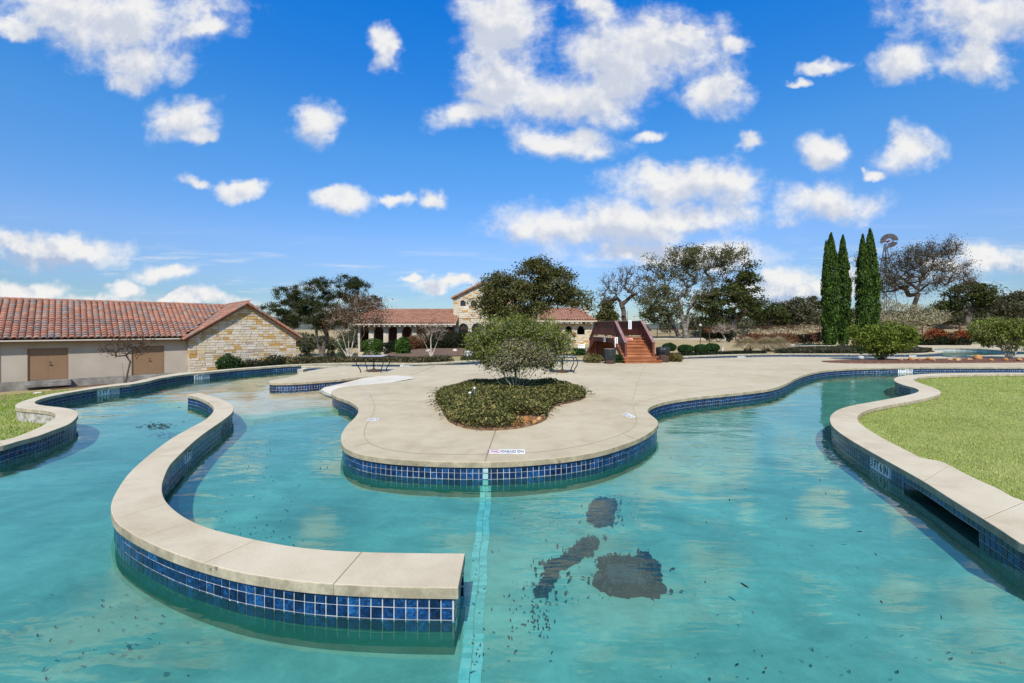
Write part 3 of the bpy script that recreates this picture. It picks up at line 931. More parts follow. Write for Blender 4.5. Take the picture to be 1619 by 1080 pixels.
def tile_mesh(name, m):
    mb = MB()
    w, t, c = tile_w / 2, 0.006, 0.0035
    vs = [(-w, 0, -w), (w, 0, -w), (w, 0, w), (-w, 0, w), (-w + c, -t, -w + c), (w - c, -t, -w + c), (w - c, -t, w - c), (-w + c, -t, w - c)]
    mb.add(vs, [(4, 5, 6, 7), (0, 1, 5, 4), (1, 2, 6, 5), (2, 3, 7, 6), (3, 0, 4, 7)])
    return new_mesh(name, mb.v, mb.f, m)


TILE_ME = tile_mesh('waterline_tile', M['tile'])
TILE_V = np.array([v.co[:] for v in TILE_ME.vertices])
TILE_F = np.array([tuple(p.vertices) for p in TILE_ME.polygons])


def lay_tiles(face, parent, rows=3, z_top=-0.077, single=300, skip=None, min_px=6.0, far=60.0):
    """tiles along an open polyline 'face' whose visible side is to its right; the nearest ones are objects, the rest one joined part"""
    seg = np.linalg.norm(np.diff(face, axis=0), axis=1)
    s = np.concatenate(([0], np.cumsum(seg)))
    n = int(s[-1] / PITCH)
    tt = (np.arange(n) + 0.5) * PITCH + (s[-1] - n * PITCH) / 2
    pos = np.column_stack([np.interp(tt, s, face[:, k]) for k in (0, 1)])
    a = np.column_stack([np.interp(tt - 0.03, s, face[:, k]) for k in (0, 1)])
    b = np.column_stack([np.interp(tt + 0.03, s, face[:, k]) for k in (0, 1)])
    tg = b - a
    tg /= np.maximum(np.linalg.norm(tg, axis=1)[:, None], 1e-9)
    nr = np.column_stack((tg[:, 1], -tg[:, 0]))            # right-hand normal: out into the water
    spots = []
    for i in range(n):
        d = math.hypot(*pos[i])
        if pos[i][1] < 0.3 or d > far:
            continue
        for r in range(rows):
            z = z_top - tile_w / 2 - r * PITCH
            if skip and skip(pos[i], r):
                continue
            size = 0.075 * FPX / max(pos[i][1], 0.5)
            facing = float(np.dot(nr[i], -pos[i])) > 0
            spots.append((size if facing else size * 0.01, i, r, z))
    spots.sort(key=lambda q: (-q[0], q[2]))
    cnt = 0
    vs, fs, k = [], [], 0
    for size, i, r, z in spots:
        tx, ty = tg[i]
        nx, ny = nr[i]
        j = rnd.uniform(-0.0012, 0.0012)
        p = np.array((pos[i][0] + nx * j, pos[i][1] + ny * j, z))
        if cnt < single and size > min_px and r < 3:
            R = Matrix(((tx, -nx, 0), (ty, -ny, 0), (0, 0, 1)))
            piece('tile', TILE_ME, parent, p, R)
            cnt += 1
        else:
            R = np.array(((tx, -nx, 0), (ty, -ny, 0), (0, 0, 1)))
            vs.append(TILE_V @ R.T + p)
            fs.append(TILE_F + 8 * k)
            k += 1
    if k:
        o = link('waterline_tiles', np.vstack(vs), np.vstack(fs), M['tile'], parent)
        o['kind'] = 'stuff'


def letters(vs, fs, parent):
    """links every character of a lettering mesh as a part of its own"""
    par = list(range(len(vs)))

    def root(i):
        while par[i] != i:
            par[i] = par[par[i]]
            i = par[i]
        return i
    for f in fs:
        for k in f[1:]:
            par[root(k)] = root(f[0])
    isl = {}
    for f in fs:
        isl.setdefault(root(f[0]), []).append(f)
    d = vs.max(0) - vs.min(0)
    ax = vs[int(np.argmax((vs @ d)))] - vs[int(np.argmin((vs @ d)))]
    s = vs @ (ax / np.linalg.norm(ax))
    groups = []
    for fl in sorted(isl.values(), key=lambda q: min(s[i] for f in q for i in f)):
        ids = sorted({i for f in fl for i in f})
        a, b = s[ids].min(), s[ids].max()
        if groups and a < groups[-1][1] - 0.35 * (b - a):
            groups[-1][1] = max(b, groups[-1][1])
            groups[-1][2].extend(fl)
        else:
            groups.append([a, b, list(fl)])
    for a, b, fl in groups:
        ids = sorted({i for f in fl for i in f})
        mp = {q: k for k, q in enumerate(ids)}
        link('letter', vs[ids], [tuple(mp[i] for i in f) for f in fl], M['marker_black'], parent)


def marker(parent, face, px, label_txt, length, rows=2):
    """white depth marker let into the tile band at the pixel px of the coping edge; returns a skip test"""
    i = nearest(face, px)
    p = face[i]
    a, b = face[max(0, i - 3)], face[min(len(face) - 1, i + 3)]
    tg = (b - a) / np.linalg.norm(b - a)
    nr = np.array((tg[1], -tg[0]))
    h = rows * PITCH - 0.004
    zc = -0.077 - rows * PITCH / 2
    R = Matrix(((tg[0], -nr[0], 0), (tg[1], -nr[1], 0), (0, 0, 1)))
    T = Matrix.Translation((p[0], p[1], zc)) @ R.to_4x4()
    mb = MB()
    k = 6
    for q in range(k):
        x0 = -length / 2 + q * length / k
        mb.box((x0 + 0.001, -0.009, -h / 2), (x0 + length / k - 0.001, 0.004, h / 2), T)
    o = mb.build('depth_marker', M['marker_white'], parent)
    vs, fs = text_faces(label_txt, h * 0.98, 0.002)
    vs = vs * np.array((length * 0.9 / max(1e-6, np.ptp(vs[:, 0])), 1, 1))
    vs = np.array([T @ Vector((v[0], -0.0105 - v[2], v[1] - h * 0.0)) for v in vs])
    letters(vs, fs, o)
    return lambda q, r: r < rows and np.hypot(*(q - p)) < length / 2 + 0.012


def slabs(parent, inner, outer, cuts, z1, z0, m, name='coping_slab', ch=0.007, gap=0.0015):
    """coping stones between consecutive cuts (index on inner, index on outer)"""
    for (a0, b0), (a1, b1) in zip(cuts[:-1], cuts[1:]):
        if a1 - a0 < 1 or b1 - b0 < 1:
            continue
        p = inner[a0:a1 + 1].copy()
        q = outer[b0:b1 + 1].copy()
        p[0] += (p[1] - p[0]) / np.linalg.norm(p[1] - p[0]) * gap
        p[-1] += (p[-2] - p[-1]) / np.linalg.norm(p[-2] - p[-1]) * gap
        q[0] += (q[1] - q[0]) / np.linalg.norm(q[1] - q[0]) * gap
        q[-1] += (q[-2] - q[-1]) / np.linalg.norm(q[-2] - q[-1]) * gap
        poly = np.vstack([p, q[::-1]])
        prism(MB_tmp := MB(), poly, z1, z0, ch, bottom=True)
        MB_tmp.build(name, m, parent)
    for (a0, b0) in cuts[1:-1]:
        p, q = inner[a0], outer[b0]
        d = (q - p) / np.linalg.norm(q - p)
        p, q = p + d * 0.008, q - d * 0.008
        mb = MB()
        mb.bar((p[0], p[1], z1 - 0.012), (q[0], q[1], z1 - 0.012), 0.02, 0.016)
        mb.build('joint_filler', M['joint'], parent)


def ring_wall(mb, a, b, z1, z0):
    """solid wall between two open polylines of different length"""
    poly = np.vstack([a, b[::-1]])
    prism(mb, poly, z1, z0)


# ---- left and far bank
bank = thing('pool_edge', 'long winding concrete pool edge along the left lawn and far bank', 'pool edge', (*left_lip[0], 0))
face = offset_open(left_lip, 0.03)
back = offset_open(left_outer, -0.05)
mb = MB()
ring_wall(mb, face, back, -0.0755, -0.252)
mb.build('tile_bed', M['grout'], bank)
mb = MB()
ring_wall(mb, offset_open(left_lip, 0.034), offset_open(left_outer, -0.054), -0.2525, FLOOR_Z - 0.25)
mb.build('basin_wall', M['reflection_dark_plaster'], bank)
# outer side of the bank where the lawn lies lower: rough white stone
iA = nearest(lo, (0, 696.7)), nearest(lo, (74, 623.9))
mb = MB()
ow = lo[iA[0]:iA[1]]
ring_wall(mb, offset_open(ow, -0.10), offset_open(ow, -0.025), -0.076, -0.7)
mb.build('stone_skirt', M['white_stone'], bank)
cutpx = [((0, 705.5), (0, 696.7)), ((83.4, 680.4), (61, 675.8)), ((118.6, 648.9), (82.4, 651.4)), ((57.4, 638.7), (23.7, 641.5)), ((120.4, 618.9), (97, 620.0)), ((166.8, 611.9), (150, 611.4)),
         ((233, 603.0), (222.3, 600.9)), ((300, 591.0), (294, 588.4))]
cuts = [(0, 0)] + [(nearest(left_lip, a), nearest(left_outer, b)) for a, b in cutpx]
i = cuts[-1][0]
acc = 0
while i < len(left_lip) - 1:
    acc += np.linalg.norm(left_lip[i + 1] - left_lip[i])
    i += 1
    if acc > 3.0 or i == len(left_lip) - 1:
        j = int(np.argmin(np.hypot(*(left_outer - offset_open(left_lip, 0.44)[i]).T)))
        if j > cuts[-1][1]:
            cuts.append((i, j))
            acc = 0
slabs(bank, left_lip, left_outer, cuts, 0.0, -0.075, M['coping'])
sk = [marker(bank, face, px, '3 FT 6 IN', L) for px, L in (((176, 610.6), 0.62), ((315, 589.6), 0.62), ((511, 575.1), 0.62), ((645, 574.9), 0.62), ((1173, 560.7), 0.62), ((1442, 559.3), 0.62), ((1552, 552.1), 0.62))]
lay_tiles(face, bank, 3, single=300, skip=lambda q, r: any(f(q, r) for f in sk), min_px=7.0, far=48)

# ---- right bank with the lawn
rbank = thing('pool_edge', 'concrete pool edge curling round the right lawn, with a long skimmer slot', 'pool edge', (*right_lip[0], 0))
rface = offset_open(right_lip, 0.03)
rback = offset_open(right_outer, -0.06)
s0, s1 = nearest(rface, (1422, 739.6)), nearest(rface, (1536, 808.8))
slot = (s0, s1)
# wall body in three stretches: the skimmer slot is a real opening between them
for (a, b, tag_) in ((0, s0, 0), (s1, len(rface) - 1, 0)):
    ja = int(np.argmin(np.hypot(*(rback - rface[a]).T))) if a else 0
    jb = int(np.argmin(np.hypot(*(rback - rface[b]).T))) if b < len(rface) - 1 else len(rback) - 1
    mb = MB()
    ring_wall(mb, rface[a:b + 1], rback[ja:jb + 1], -0.0755, -0.252)
    mb.build('tile_bed', M['grout'], rbank)
    mb = MB()
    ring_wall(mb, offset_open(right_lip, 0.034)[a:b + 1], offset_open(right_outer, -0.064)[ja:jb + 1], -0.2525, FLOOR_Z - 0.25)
    mb.build('basin_wall', M['reflection_dark_plaster'], rbank)
seg = rface[s0:s1 + 1]
mb = MB()
ring_wall(mb, seg, offset_open(seg, 0.30), -0.0755, -0.0755 - PITCH - 0.004)      # lintel carrying one row of tile
mb.build('tile_bed', M['grout'], rbank)
mb = MB()
ring_wall(mb, offset_open(seg, 0.26), offset_open(seg, 0.31), -0.16, -0.5)
ring_wall(mb, seg, offset_open(seg, 0.30), -0.33, FLOOR_Z - 0.25)
mb.build('skimmer_trough', M['drain'], rbank)
ja = [int(np.argmin(np.hypot(*(right_outer - right_lip[i]).T))) for i in range(len(right_lip))]
cutpx = [((1540, 589.6), (1540, 592.2)), ((1446, 592.3), (1455, 596.2)), ((1418.5, 605), (1450, 603.6)), ((1449.4, 620.4), (1488, 621)), ((1372.3, 636.4), (1392.2, 642.8)), ((1315, 654.9), (1360, 653.8)), ((1326, 683.0), (1364, 672)),
         ((1458, 759.7), (1500, 735)), ((1551, 818), (1619, 792))]
cuts = [(0, 0)] + [(nearest(right_lip, a), nearest(right_outer, b)) for a, b in cutpx] + [(len(right_lip) - 1, len(right_outer) - 1)]
slabs(rbank, right_lip, right_outer, cuts, 0.0, -0.075, M['coping'])
sk2 = [marker(rbank, rface, (1387.0, 720.6), '3 FT 6 IN', 0.52), marker(rbank, rface, (1443, 612.6), '3 FT 6 IN', 0.5)]
sp0, sp1 = rface[s0], rface[s1]
sdir = (sp1 - sp0) / np.linalg.norm(sp1 - sp0)
slen = np.linalg.norm(sp1 - sp0)
sk2.append(lambda q, r: r >= 1 and r <= 3 and -0.01 < np.dot(q - sp0, sdir) < slen + 0.01 and np.hypot(*(q - sp0)) < slen + 0.1)
lay_tiles(rface, rbank, 3, single=300, skip=lambda q, r: any(f(q, r) for f in sk2), min_px=6.0, far=48)

# ---- paved island
deck_in = offset_closed(deck_poly if area(deck_poly) > 0 else deck_poly[::-1], 0.03)
mb = MB()
dp = deck_poly if area(deck_poly) > 0 else deck_poly[::-1]
prism(mb, dp, 0.0, -0.075, 0.012, bottom=True)
deck = mb.build('pool_deck', M['deck'])
tag(deck, 'broad pale concrete deck island in the middle of the pool', 'pool deck', kind='structure')
mb = MB()
prism(mb, deck_in, -0.0755, -0.252)
mb.build('tile_bed', M['grout'], deck)
mb = MB()
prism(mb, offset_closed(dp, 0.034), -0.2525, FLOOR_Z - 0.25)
mb.build('basin_wall', M['reflection_dark_plaster'], deck)
dface = np.vstack([deck_in, deck_in[:1]])
ramp_c = P(590, 601)[:2]
ramp_poly_chk = np.vstack([ramp_top, P(505, 608)[:2][None]])
sk3 = [marker(deck, dface, (1430, 580.9), '3 FT 6 IN', 0.72), ]
lane_px = (767.3, 730.4)
lane_p = P(*lane_px)[:2]
sk3.append(lambda q, r: np.hypot(*(q - lane_p)) < 0.042)
sk3.append(lambda q, r: in_poly(np.array([q]), ramp_poly_chk)[0])


lay_tiles(dface, deck, 3, single=300, skip=lambda q, r: any(f(q, r) for f in sk3) or (q[1] > 20.5), min_px=4.5, far=40)
# caulked joints in the deck
def joint(px, w=0.012, par=None, z=0.003, m='deck_joint', step=0.1):
    c = smooth_curve(trace(px), step)
    a, b = offset_open(c, w / 2), offset_open(c, -w / 2)
    n = len(c)
    vs = [(x, y, z) for x, y in a] + [(x, y, z) for x, y in b]
    fs = [(i + n, i + 1 + n, i + 1, i) for i in range(n - 1)]
    mb = MB()
    mb.add(vs, fs)
    mb.add([(x, y, z - 0.0025) for x, y, z in vs], [])
    return mb.build('joint_strip', M[m], par or deck)


joint([(783.5, 681.5), (775, 705), (766.8, 729.6)], 0.016)
joint([(584, 622), (592, 640), (590, 655), (579, 672), (576, 688), (583, 700), (604, 709), (650, 716.5), (710, 718.6), (770, 718.4), (840, 716), (900, 708.5), (950, 697.5), (985, 685.5), (1003, 674), (1006.5, 664), (1004, 654), (1001, 645), (1008, 637.5), (1030, 631), (1080, 622.5), (1150, 614.2), (1200, 609)], 0.007)
joint([(586, 633), (640, 634), (690, 635.5)], 0.010)
joint([(905, 634), (960, 633.5), (1000, 634)], 0.010)
joint([(583, 700), (560, 706)], 0.008)
joint([(985, 685.5), (1004, 694)], 0.008)
joint([(650, 592.5), (665, 588), (688, 578)], 0.03)
joint([(690, 612), (640, 608), (590, 609)], 0.008)
joint([(1000, 634), (1010, 600), (1020, 578)], 0.008)

# thin dividing wall and its white end beyond the western tip of the deck
bar = thing('divider_wall', 'thin low divider wall with white end block beyond the deck tip', 'wall', P(478, 580))
q = trace([(476.3, 580.2), (505, 579.2), (540.8, 578.6), (556, 578.4), (556, 577.9), (540, 577.8), (505, 578.1), (476.3, 578.9)])
mb = MB()
prism(mb, q, 0.0, -0.075, 0.01, bottom=True)
mb.build('coping_slab', M['coping'], bar)
mb = MB()
prism(mb, offset_closed(q[::-1] if area(q) < 0 else q, 0.02), -0.0755, FLOOR_Z)
mb.build('tile_bed', M['grout'], bar)
qq = smooth_curve(trace([(477.5, 580.3), (505, 579.3), (540.8, 578.7)]), 0.08)
lay_tiles(offset_open(qq, 0.012), bar, 3, single=0)
mb = MB()
e = P(475.5, 583.6)
prism(mb, np.array([(e[0] - 0.12, e[1] - 0.05), (e[0] + 0.12, e[1] - 0.05), (e[0] + 0.12, e[1] + 0.5), (e[0] - 0.12, e[1] + 0.5)]), -0.01, -0.8, 0.01)
mb.build('end_block', M['plaster_ramp'], bar)

# white plaster ramp running down into the beach entry
rp = [(656.5, 598.2, 0.0), (648, 595.6, 0.0), (622, 593.6, -0.004), (600, 594.2, -0.02), (578, 595.2, -0.05), (558, 597.4, -0.10), (538, 599.9, -0.15), (514, 602.4, -0.20), (503, 605.6, -0.265), (512, 609.5, -0.27), (526, 613.5, -0.265), (536, 613.0, -0.22), (551, 610.0, -0.13), (585, 607.4, -0.05), (622, 604.0, -0.006)]
vs = []
for a, b, z in rp:
    vs.append((*P(a, b)[:2], z + 0.004))
cen = (*P(560, 604)[:2], -0.09)
cen2 = (*P(620, 598.5)[:2], -0.004)
cen3 = (*P(522, 608)[:2], -0.215)
cdt = delaunay_2d_cdt([Vector(v[:2]) for v in vs] + [Vector(cen[:2]), Vector(cen2[:2]), Vector(cen3[:2])], [], [list(range(len(vs)))], 1, 1e-5)
zz = [v[2] for v in vs] + [cen[2], cen2[2], cen3[2]]
vv = [(p.x, p.y, zz[cdt[3][i][0]] if cdt[3][i] else 0) for i, p in enumerate(cdt[0])]
ramp = link('beach_ramp', vv, [tuple(f) for f in cdt[2]], M['plaster_ramp'])
tag(ramp, 'white plaster ramp sloping into the shallow beach entry', 'ramp', kind='structure')

# beach entry floor: sand coloured, shallow
beach_px = [(472, 586.5), (420, 591.5), (374, 596.0), (338, 605.6), (300, 613.7), (262, 619.0), (247, 626.7), (262, 631.5), (294.6, 634), (335, 646), (352, 655), (370, 657), (400, 656.5), (437, 651), (492, 644.5), (526, 642.6), (570, 641), (575, 630),
            (548, 612), (600, 606), (600, 598), (500, 598), (520, 585)]
bp = trace(beach_px, WATER_Z)
ramp_pt = P(505, 606)[:2]
bz = [-0.285 - 0.10 * min(1, np.hypot(*(q - ramp_pt)) / 6.0) for q in bp]
cdt = delaunay_2d_cdt([Vector(q) for q in bp] + [Vector(P(a, b, WATER_Z)[:2]) for a, b in ((440, 625), (400, 615), (480, 620), (420, 640))], [], [list(range(len(bp)))], 1, 1e-5)
bz += [-0.33, -0.36, -0.32, -0.36]
vv = [(p.x, p.y, bz[cdt[3][i][0]] if cdt[3][i] else -0.4) for i, p in enumerate(cdt[0])]
nb = len(vv)
ff = [tuple(f) for f in cdt[2]]
ring = list(range(len(bp)))
for i in ring:
    vv.append((bp[i][0], bp[i][1], FLOOR_Z - 0.05))
for i in ring:
    j = (i + 1) % len(bp)
    ff.append((i, j, nb + j, nb + i))
beach = link('beach_entry_floor', vv, ff, M['beach'])
tag(beach, 'sand coloured shallow beach entry under the water', 'pool floor', kind='structure')

# ---- water and floor
gx = np.arange(-15.5, 46.5, 0.2)
gy = np.arange(-8.0, 41.0, 0.2)
XX, YY = np.meshgrid(gx, gy)
flat = np.column_stack((XX.ravel(), YY.ravel()))
coarse_poly = outer_poly[::2]
ins = in_poly(flat, coarse_poly).reshape(XX.shape)
cell = ins[:-1, :-1] | ins[1:, :-1] | ins[:-1, 1:] | ins[1:, 1:]
nxg = len(gx)
idx = np.arange(XX.size).reshape(XX.shape)
quads = np.column_stack((idx[:-1, :-1][cell], idx[:-1, 1:][cell], idx[1:, 1:][cell], idx[1:, :-1][cell]))
used = np.unique(quads)
remap = np.full(XX.size, -1)
remap[used] = np.arange(len(used))
quads = remap[quads]
pts = flat[used]
inb = in_poly(pts, bp)
depth = np.where(inb, 0.06 + 0.11 * np.minimum(1, np.hypot(pts[:, 0] - ramp_pt[0], pts[:, 1] - ramp_pt[1]) / 6.0), 0.61)
water = link('pool_water', np.column_stack((pts, np.full(len(pts), WATER_Z))), quads, M['water'], smooth=True)
at_ = water.data.attributes.new('depth', 'FLOAT', 'POINT')
at_.data.foreach_set('value', depth.astype(np.float32))
tag(water, 'rippled turquoise pool water reflecting the sky', 'water', kind='structure')
pf = link('pool_floor', np.column_stack((pts, np.full(len(pts), FLOOR_Z))), quads, M['pool_plaster'])
tag(pf, 'mottled turquoise plaster floor of the pool', 'pool floor', kind='structure')

# ---- serpentine wall
wall = thing('pool_wall', 'freestanding S-shaped low pool wall with pale coping and blue tiles', 'wall', (*wl[len(wl) // 2], 0))
wpoly = np.vstack([wr, wl[::-1]])
if area(wpoly) < 0:
    wpoly = wpoly[::-1]
win = offset_closed(wpoly, 0.028)
mb = MB()
prism(mb, win, -0.0755, -0.252)
mb.build('tile_bed', M['grout'], wall)
mb = MB()
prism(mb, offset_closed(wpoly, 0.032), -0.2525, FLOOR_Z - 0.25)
mb.build('basin_wall', M['reflection_dark_plaster'], wall)
jp = [((331, 637), (349.7, 631)), ((322, 664.9), (352, 664.9)), ((270, 694.0), (313, 692.7)), ((232.8, 721.8), (275, 717.0)), ((192.6, 764), (257.5, 757)), ((181.5, 821), (263, 796)), ((220.4, 850), (307.5, 824)), ((322.3, 890.5), (403.8, 852.8)), ((532, 924), (576.6, 872.6))]
cuts = [(0, 0)] + [(nearest(wr, b), nearest(wl, a)) for a, b in jp] + [(len(wr) - 1, len(wl) - 1)]
slabs(wall, wr, wl, cuts, 0.0, -0.075, M['coping'])
wloop = np.vstack([win, win[:1]])
sk4 = [marker(wall, wloop, (305, 703), '3 FT', 0.34)]
lay_tiles(wloop, wall, 3, single=300, skip=lambda q, r: any(f(q, r) for f in sk4), min_px=6.0)

# ---- lane line of pale tiles: down the deck wall and across the floor
line = thing('lane_line', 'pale aqua line of small tiles across the pool floor beneath the deck', 'lane line', (lane_p[0], lane_p[1], FLOOR_Z))
nrm = np.array((0.0, -1.0))
LT = new_mesh('lane_tile', *(lambda mb: (mb.v, mb.f))(MB().box((-0.034, -0.022, 0), (0.034, 0.022, 0.007))), M['line_tile'])
LTv = new_mesh('lane_wall_tile', *(lambda mb: (mb.v, mb.f))(MB().box((-0.034, -0.008, -0.034), (0.034, 0.004, 0.034))), M['line_tile'])
wy = lane_p[1] + 0.03
for r in range(5):
    z = -0.077 - 0.0365 - r * PITCH
    for sx in (-0.0, ) if r < 3 else (-0.0365, 0.0365):
        piece('tile', LTv, line, (lane_p[0] + sx, wy - 0.001, z))
x_top, y_top = lane_p[0], wy - 0.03
pb = P(741, 1090, FLOOR_Z)
nrow = int((y_top - 0.02 - pb[1]) / 0.0475)
for k in range(nrow + 24):
    f = k / nrow
    y = y_top - 0.02 - k * 0.0475
    x = x_top + (pb[0] - x_top) * f + 0.006 * math.sin(k * 0.35) + rnd.uniform(-0.003, 0.003)
    for sx in (-0.0375, 0.0375):
        if k < 148:
            piece('tile', LT, line, (x + sx + rnd.uniform(-0.002, 0.002), y, FLOOR_Z + 0.002 + rnd.uniform(0, 0.003)), Matrix.Rotation(rnd.uniform(-0.04, 0.04), 3, 'Z'))


# further pools at the back right: pale deck, blue edge, water
def far_pool(label, px, n):
    q = trace(px)
    if area(q) < 0:
        q = q[::-1]
    mb = MB()
    prism(mb, offset_closed(q, -0.55), 0.03, -0.5)
    t = thing('far_pool', label, 'pool', (*q.mean(0), 0.0))
    mb.build('coping', M['coping'], t)
    mb = MB()
    prism(mb, q, 0.036, 0.0)
    mb.build('tile_edge', M['tile'], t)
    w = offset_closed(q, 0.22)
    mb = MB()
    prism(mb, w, 0.042, 0.0)
    mb.build('basin', M['reflection_dark_plaster'], t)
    mb = MB()
    prism(mb, w, 0.048, 0.044)
    o = mb.build('water', M['water'], t)
    a = o.data.attributes.new('depth', 'FLOAT', 'POINT')
    a.data.foreach_set('value', np.full(len(o.data.vertices), 0.5, np.float32))


fd = trace([(1479, 549.6), (1508, 549.5), (1545, 550.4), (1570, 551.8), (1600, 553.6), (1640, 556.0), (1700, 551), (1640, 545.6), (1560, 545.3), (1450, 545.6), (1455, 549.6)])
mb = MB()
prism(mb, fd, -0.02, -0.5)
tag(mb.build('far_deck', M['deck']), 'strip of pale deck between the far right channel and the pool behind it', 'pool deck', kind='structure')
far_pool('narrow far pool behind the right channel, in front of the red bushes', [(1450, 544.9), (1500, 544.4), (1578, 544.4), (1578, 542.6), (1500, 541.9), (1458, 542.6)], 1)
far_pool('small far pool glimpsed left of the cypress bases', [(1254, 547.2), (1282, 546.6), (1312, 546.4), (1312, 544.4), (1282, 544.2), (1258, 545.0)], 2)

# ------------------------------------------------------------------ terrain
bank_pts = outer_poly[::4]


def sm(x, a, b):
    t = np.clip((x - a) / (b - a), 0, 1)
    return t * t * (3 - 2 * t)


def bank_dist(xy):
    out = np.empty(len(xy))
    for i in range(0, len(xy), 400):
        q = xy[i:i + 400]
        out[i:i + 400] = np.sqrt(((q[:, None, :] - bank_pts[None]) ** 2).sum(-1)).min(1)
    return out


def ground_z(xy):
    xy = np.atleast_2d(np.asarray(xy, float))
    x, y = xy[:, 0], xy[:, 1]
    d = bank_dist(xy)
    wl_ = 1 - sm(x, -17.0, -10.5)
    wr_ = sm(x, 0.0, 14.0)
    near = 1 - sm(y, 14.0, 20.0)
    z0 = -0.09 - 0.20 * near * (1 - sm(x, -3, 2))
    s = 0.05 + 0.15 * wl_ - 0.042 * wr_
    mx = 0.62 + 2.3 * wl_ - 0.42 * wr_
    z = z0 - mx * (1 - np.exp(-s * np.maximum(d - 0.5, 0) / mx))
    z += sm(x, 30, 75) * 1.7 * sm(y, 42, 64)
    far = sm(np.hypot(x, y), 130, 400)
    z = z * (1 - far) + (-1.0) * far
    return z


def ground_at(px, py, y0=3.0, y1=400.0):
    """where the sight line through a pixel meets the terrain"""
    Y = np.concatenate((np.arange(y0, 60, 0.1), np.arange(60, y1, 0.5)))
    X = (px - CX) / FPX * Y
    zray = HC + (HZ - py) * Y / FPX
    g = ground_z(np.column_stack((X, Y)))
    hit = np.nonzero(zray <= g)[0]
    k = hit[0] if len(hit) else len(Y) - 1
    return np.array((X[k], Y[k], g[k]))


def on_ground(px, Y, sink=0.0):
    x = (px - CX) / FPX * Y
    return np.array((x, Y, ground_z([(x, Y)])[0] - sink))


hole = np.vstack([offset_open(left_lip, 0.20)[::3], [(46.5, 20)], [(46.5, 16.7)], offset_open(right_lip, 0.20)[::3], [(4, -7.7), (-8, -7.7)]])
kk = [0]
for i in range(1, len(hole)):
    if np.linalg.norm(hole[i] - hole[kk[-1]]) > 0.12:
        kk.append(i)
hole = hole[kk]
gp = []
for x in np.arange(-60, 90, 2.2):
    for y in np.arange(-20, 120, 2.2):
        gp.append((x + rnd.uniform(-.5, .5), y + rnd.uniform(-.5, .5)))
for r in np.geomspace(130, 2600, 22):
    for a in np.linspace(0, 2 * math.pi, 60, endpoint=False):
        gp.append((r * math.cos(a + r), r * math.sin(a + r)))
for k_, off in enumerate((0.5, 1.0, 1.8)):
    o1 = offset_open(left_lip, off)[::6]
    gp.extend(map(tuple, o1))
gp = np.array(gp)
gp = gp[~in_poly(gp, hole)]
dd = np.sqrt(((gp[:, None, :] - hole[None, ::2]) ** 2).sum(-1)).min(1)
gp = gp[dd > 0.28]
outer_sq = np.array([(-2800, -2800), (2800, -2800), (2800, 2800), (-2800, 2800)], float)
vin = [Vector(q) for q in np.vstack([outer_sq, hole, gp])]
nh = len(hole)
edges = [(i, (i + 1) % 4) for i in range(4)] + [(4 + i, 4 + (i + 1) % nh) for i in range(nh)]
cdt = delaunay_2d_cdt(vin, edges, [], 0, 1e-4)
gv = np.array([(p.x, p.y) for p in cdt[0]])
tri = np.array([tuple(f) for f in cdt[2]])
cent = gv[tri].mean(1)
tri = tri[~in_poly(cent, hole)]
a_, b_, c_ = gv[tri[:, 0]], gv[tri[:, 1]], gv[tri[:, 2]]
flip = ((b_ - a_)[:, 0] * (c_ - a_)[:, 1] - (b_ - a_)[:, 1] * (c_ - a_)[:, 0]) < 0
tri[flip] = tri[flip][:, ::-1]
gz = ground_z(gv)
ground = link('ground', np.column_stack((gv, gz)), tri, M['ground'], smooth=True)
d_ = bank_dist(gv)
green = np.where((gv[:, 1] < 17.6) & (gv[:, 0] > 3), 1.0, np.where((gv[:, 0] < -5) & (gv[:, 1] < 19), np.clip(1.25 - d_ / 14.0, 0.1, 1), np.where((gv[:, 0] < 0) & (d_ < 14), 0.45, 0.0)))
ga = ground.data.attributes.new('green', 'FLOAT', 'POINT')
ga.data.foreach_set('value', green.astype(np.float32))
tag(ground, 'dry winter ground sloping away beyond the pool, greener near the edge', 'ground', kind='structure')


def terrain_patch(name, poly_px, Ys, m, label, cat, lift=0.02, kind='structure', n=16, bumps=0.0):
    """a sheet lying on the terrain between two rows of pixels (near edge, far edge)"""
    near_e, far_e = poly_px
    A = np.array([ground_at(*q)[:2] for q in near_e])
    B = np.array([ground_at(*q)[:2] for q in far_e])
    A, B = resample(A, np.linalg.norm(np.diff(A, axis=0), axis=1).sum() / n), resample(B, np.linalg.norm(np.diff(B, axis=0), axis=1).sum() / n)
    k = min(len(A), len(B))
    rows = 7
    vs, fs = [], []
    for j in range(rows):
        f = j / (rows - 1)
        q = A[:k] * (1 - f) + B[:k] * f
        z = ground_z(q) + lift + (bumps * math.sin(math.pi * f))
        vs.extend(np.column_stack((q, z)))
    for j in range(rows - 1):
        for i in range(k - 1):
            fs.append((j * k + i, j * k + i + 1, (j + 1) * k + i + 1, (j + 1) * k + i))
    o = link(name, vs, fs, m, smooth=True)
    return tag(o, label, cat, kind=kind)


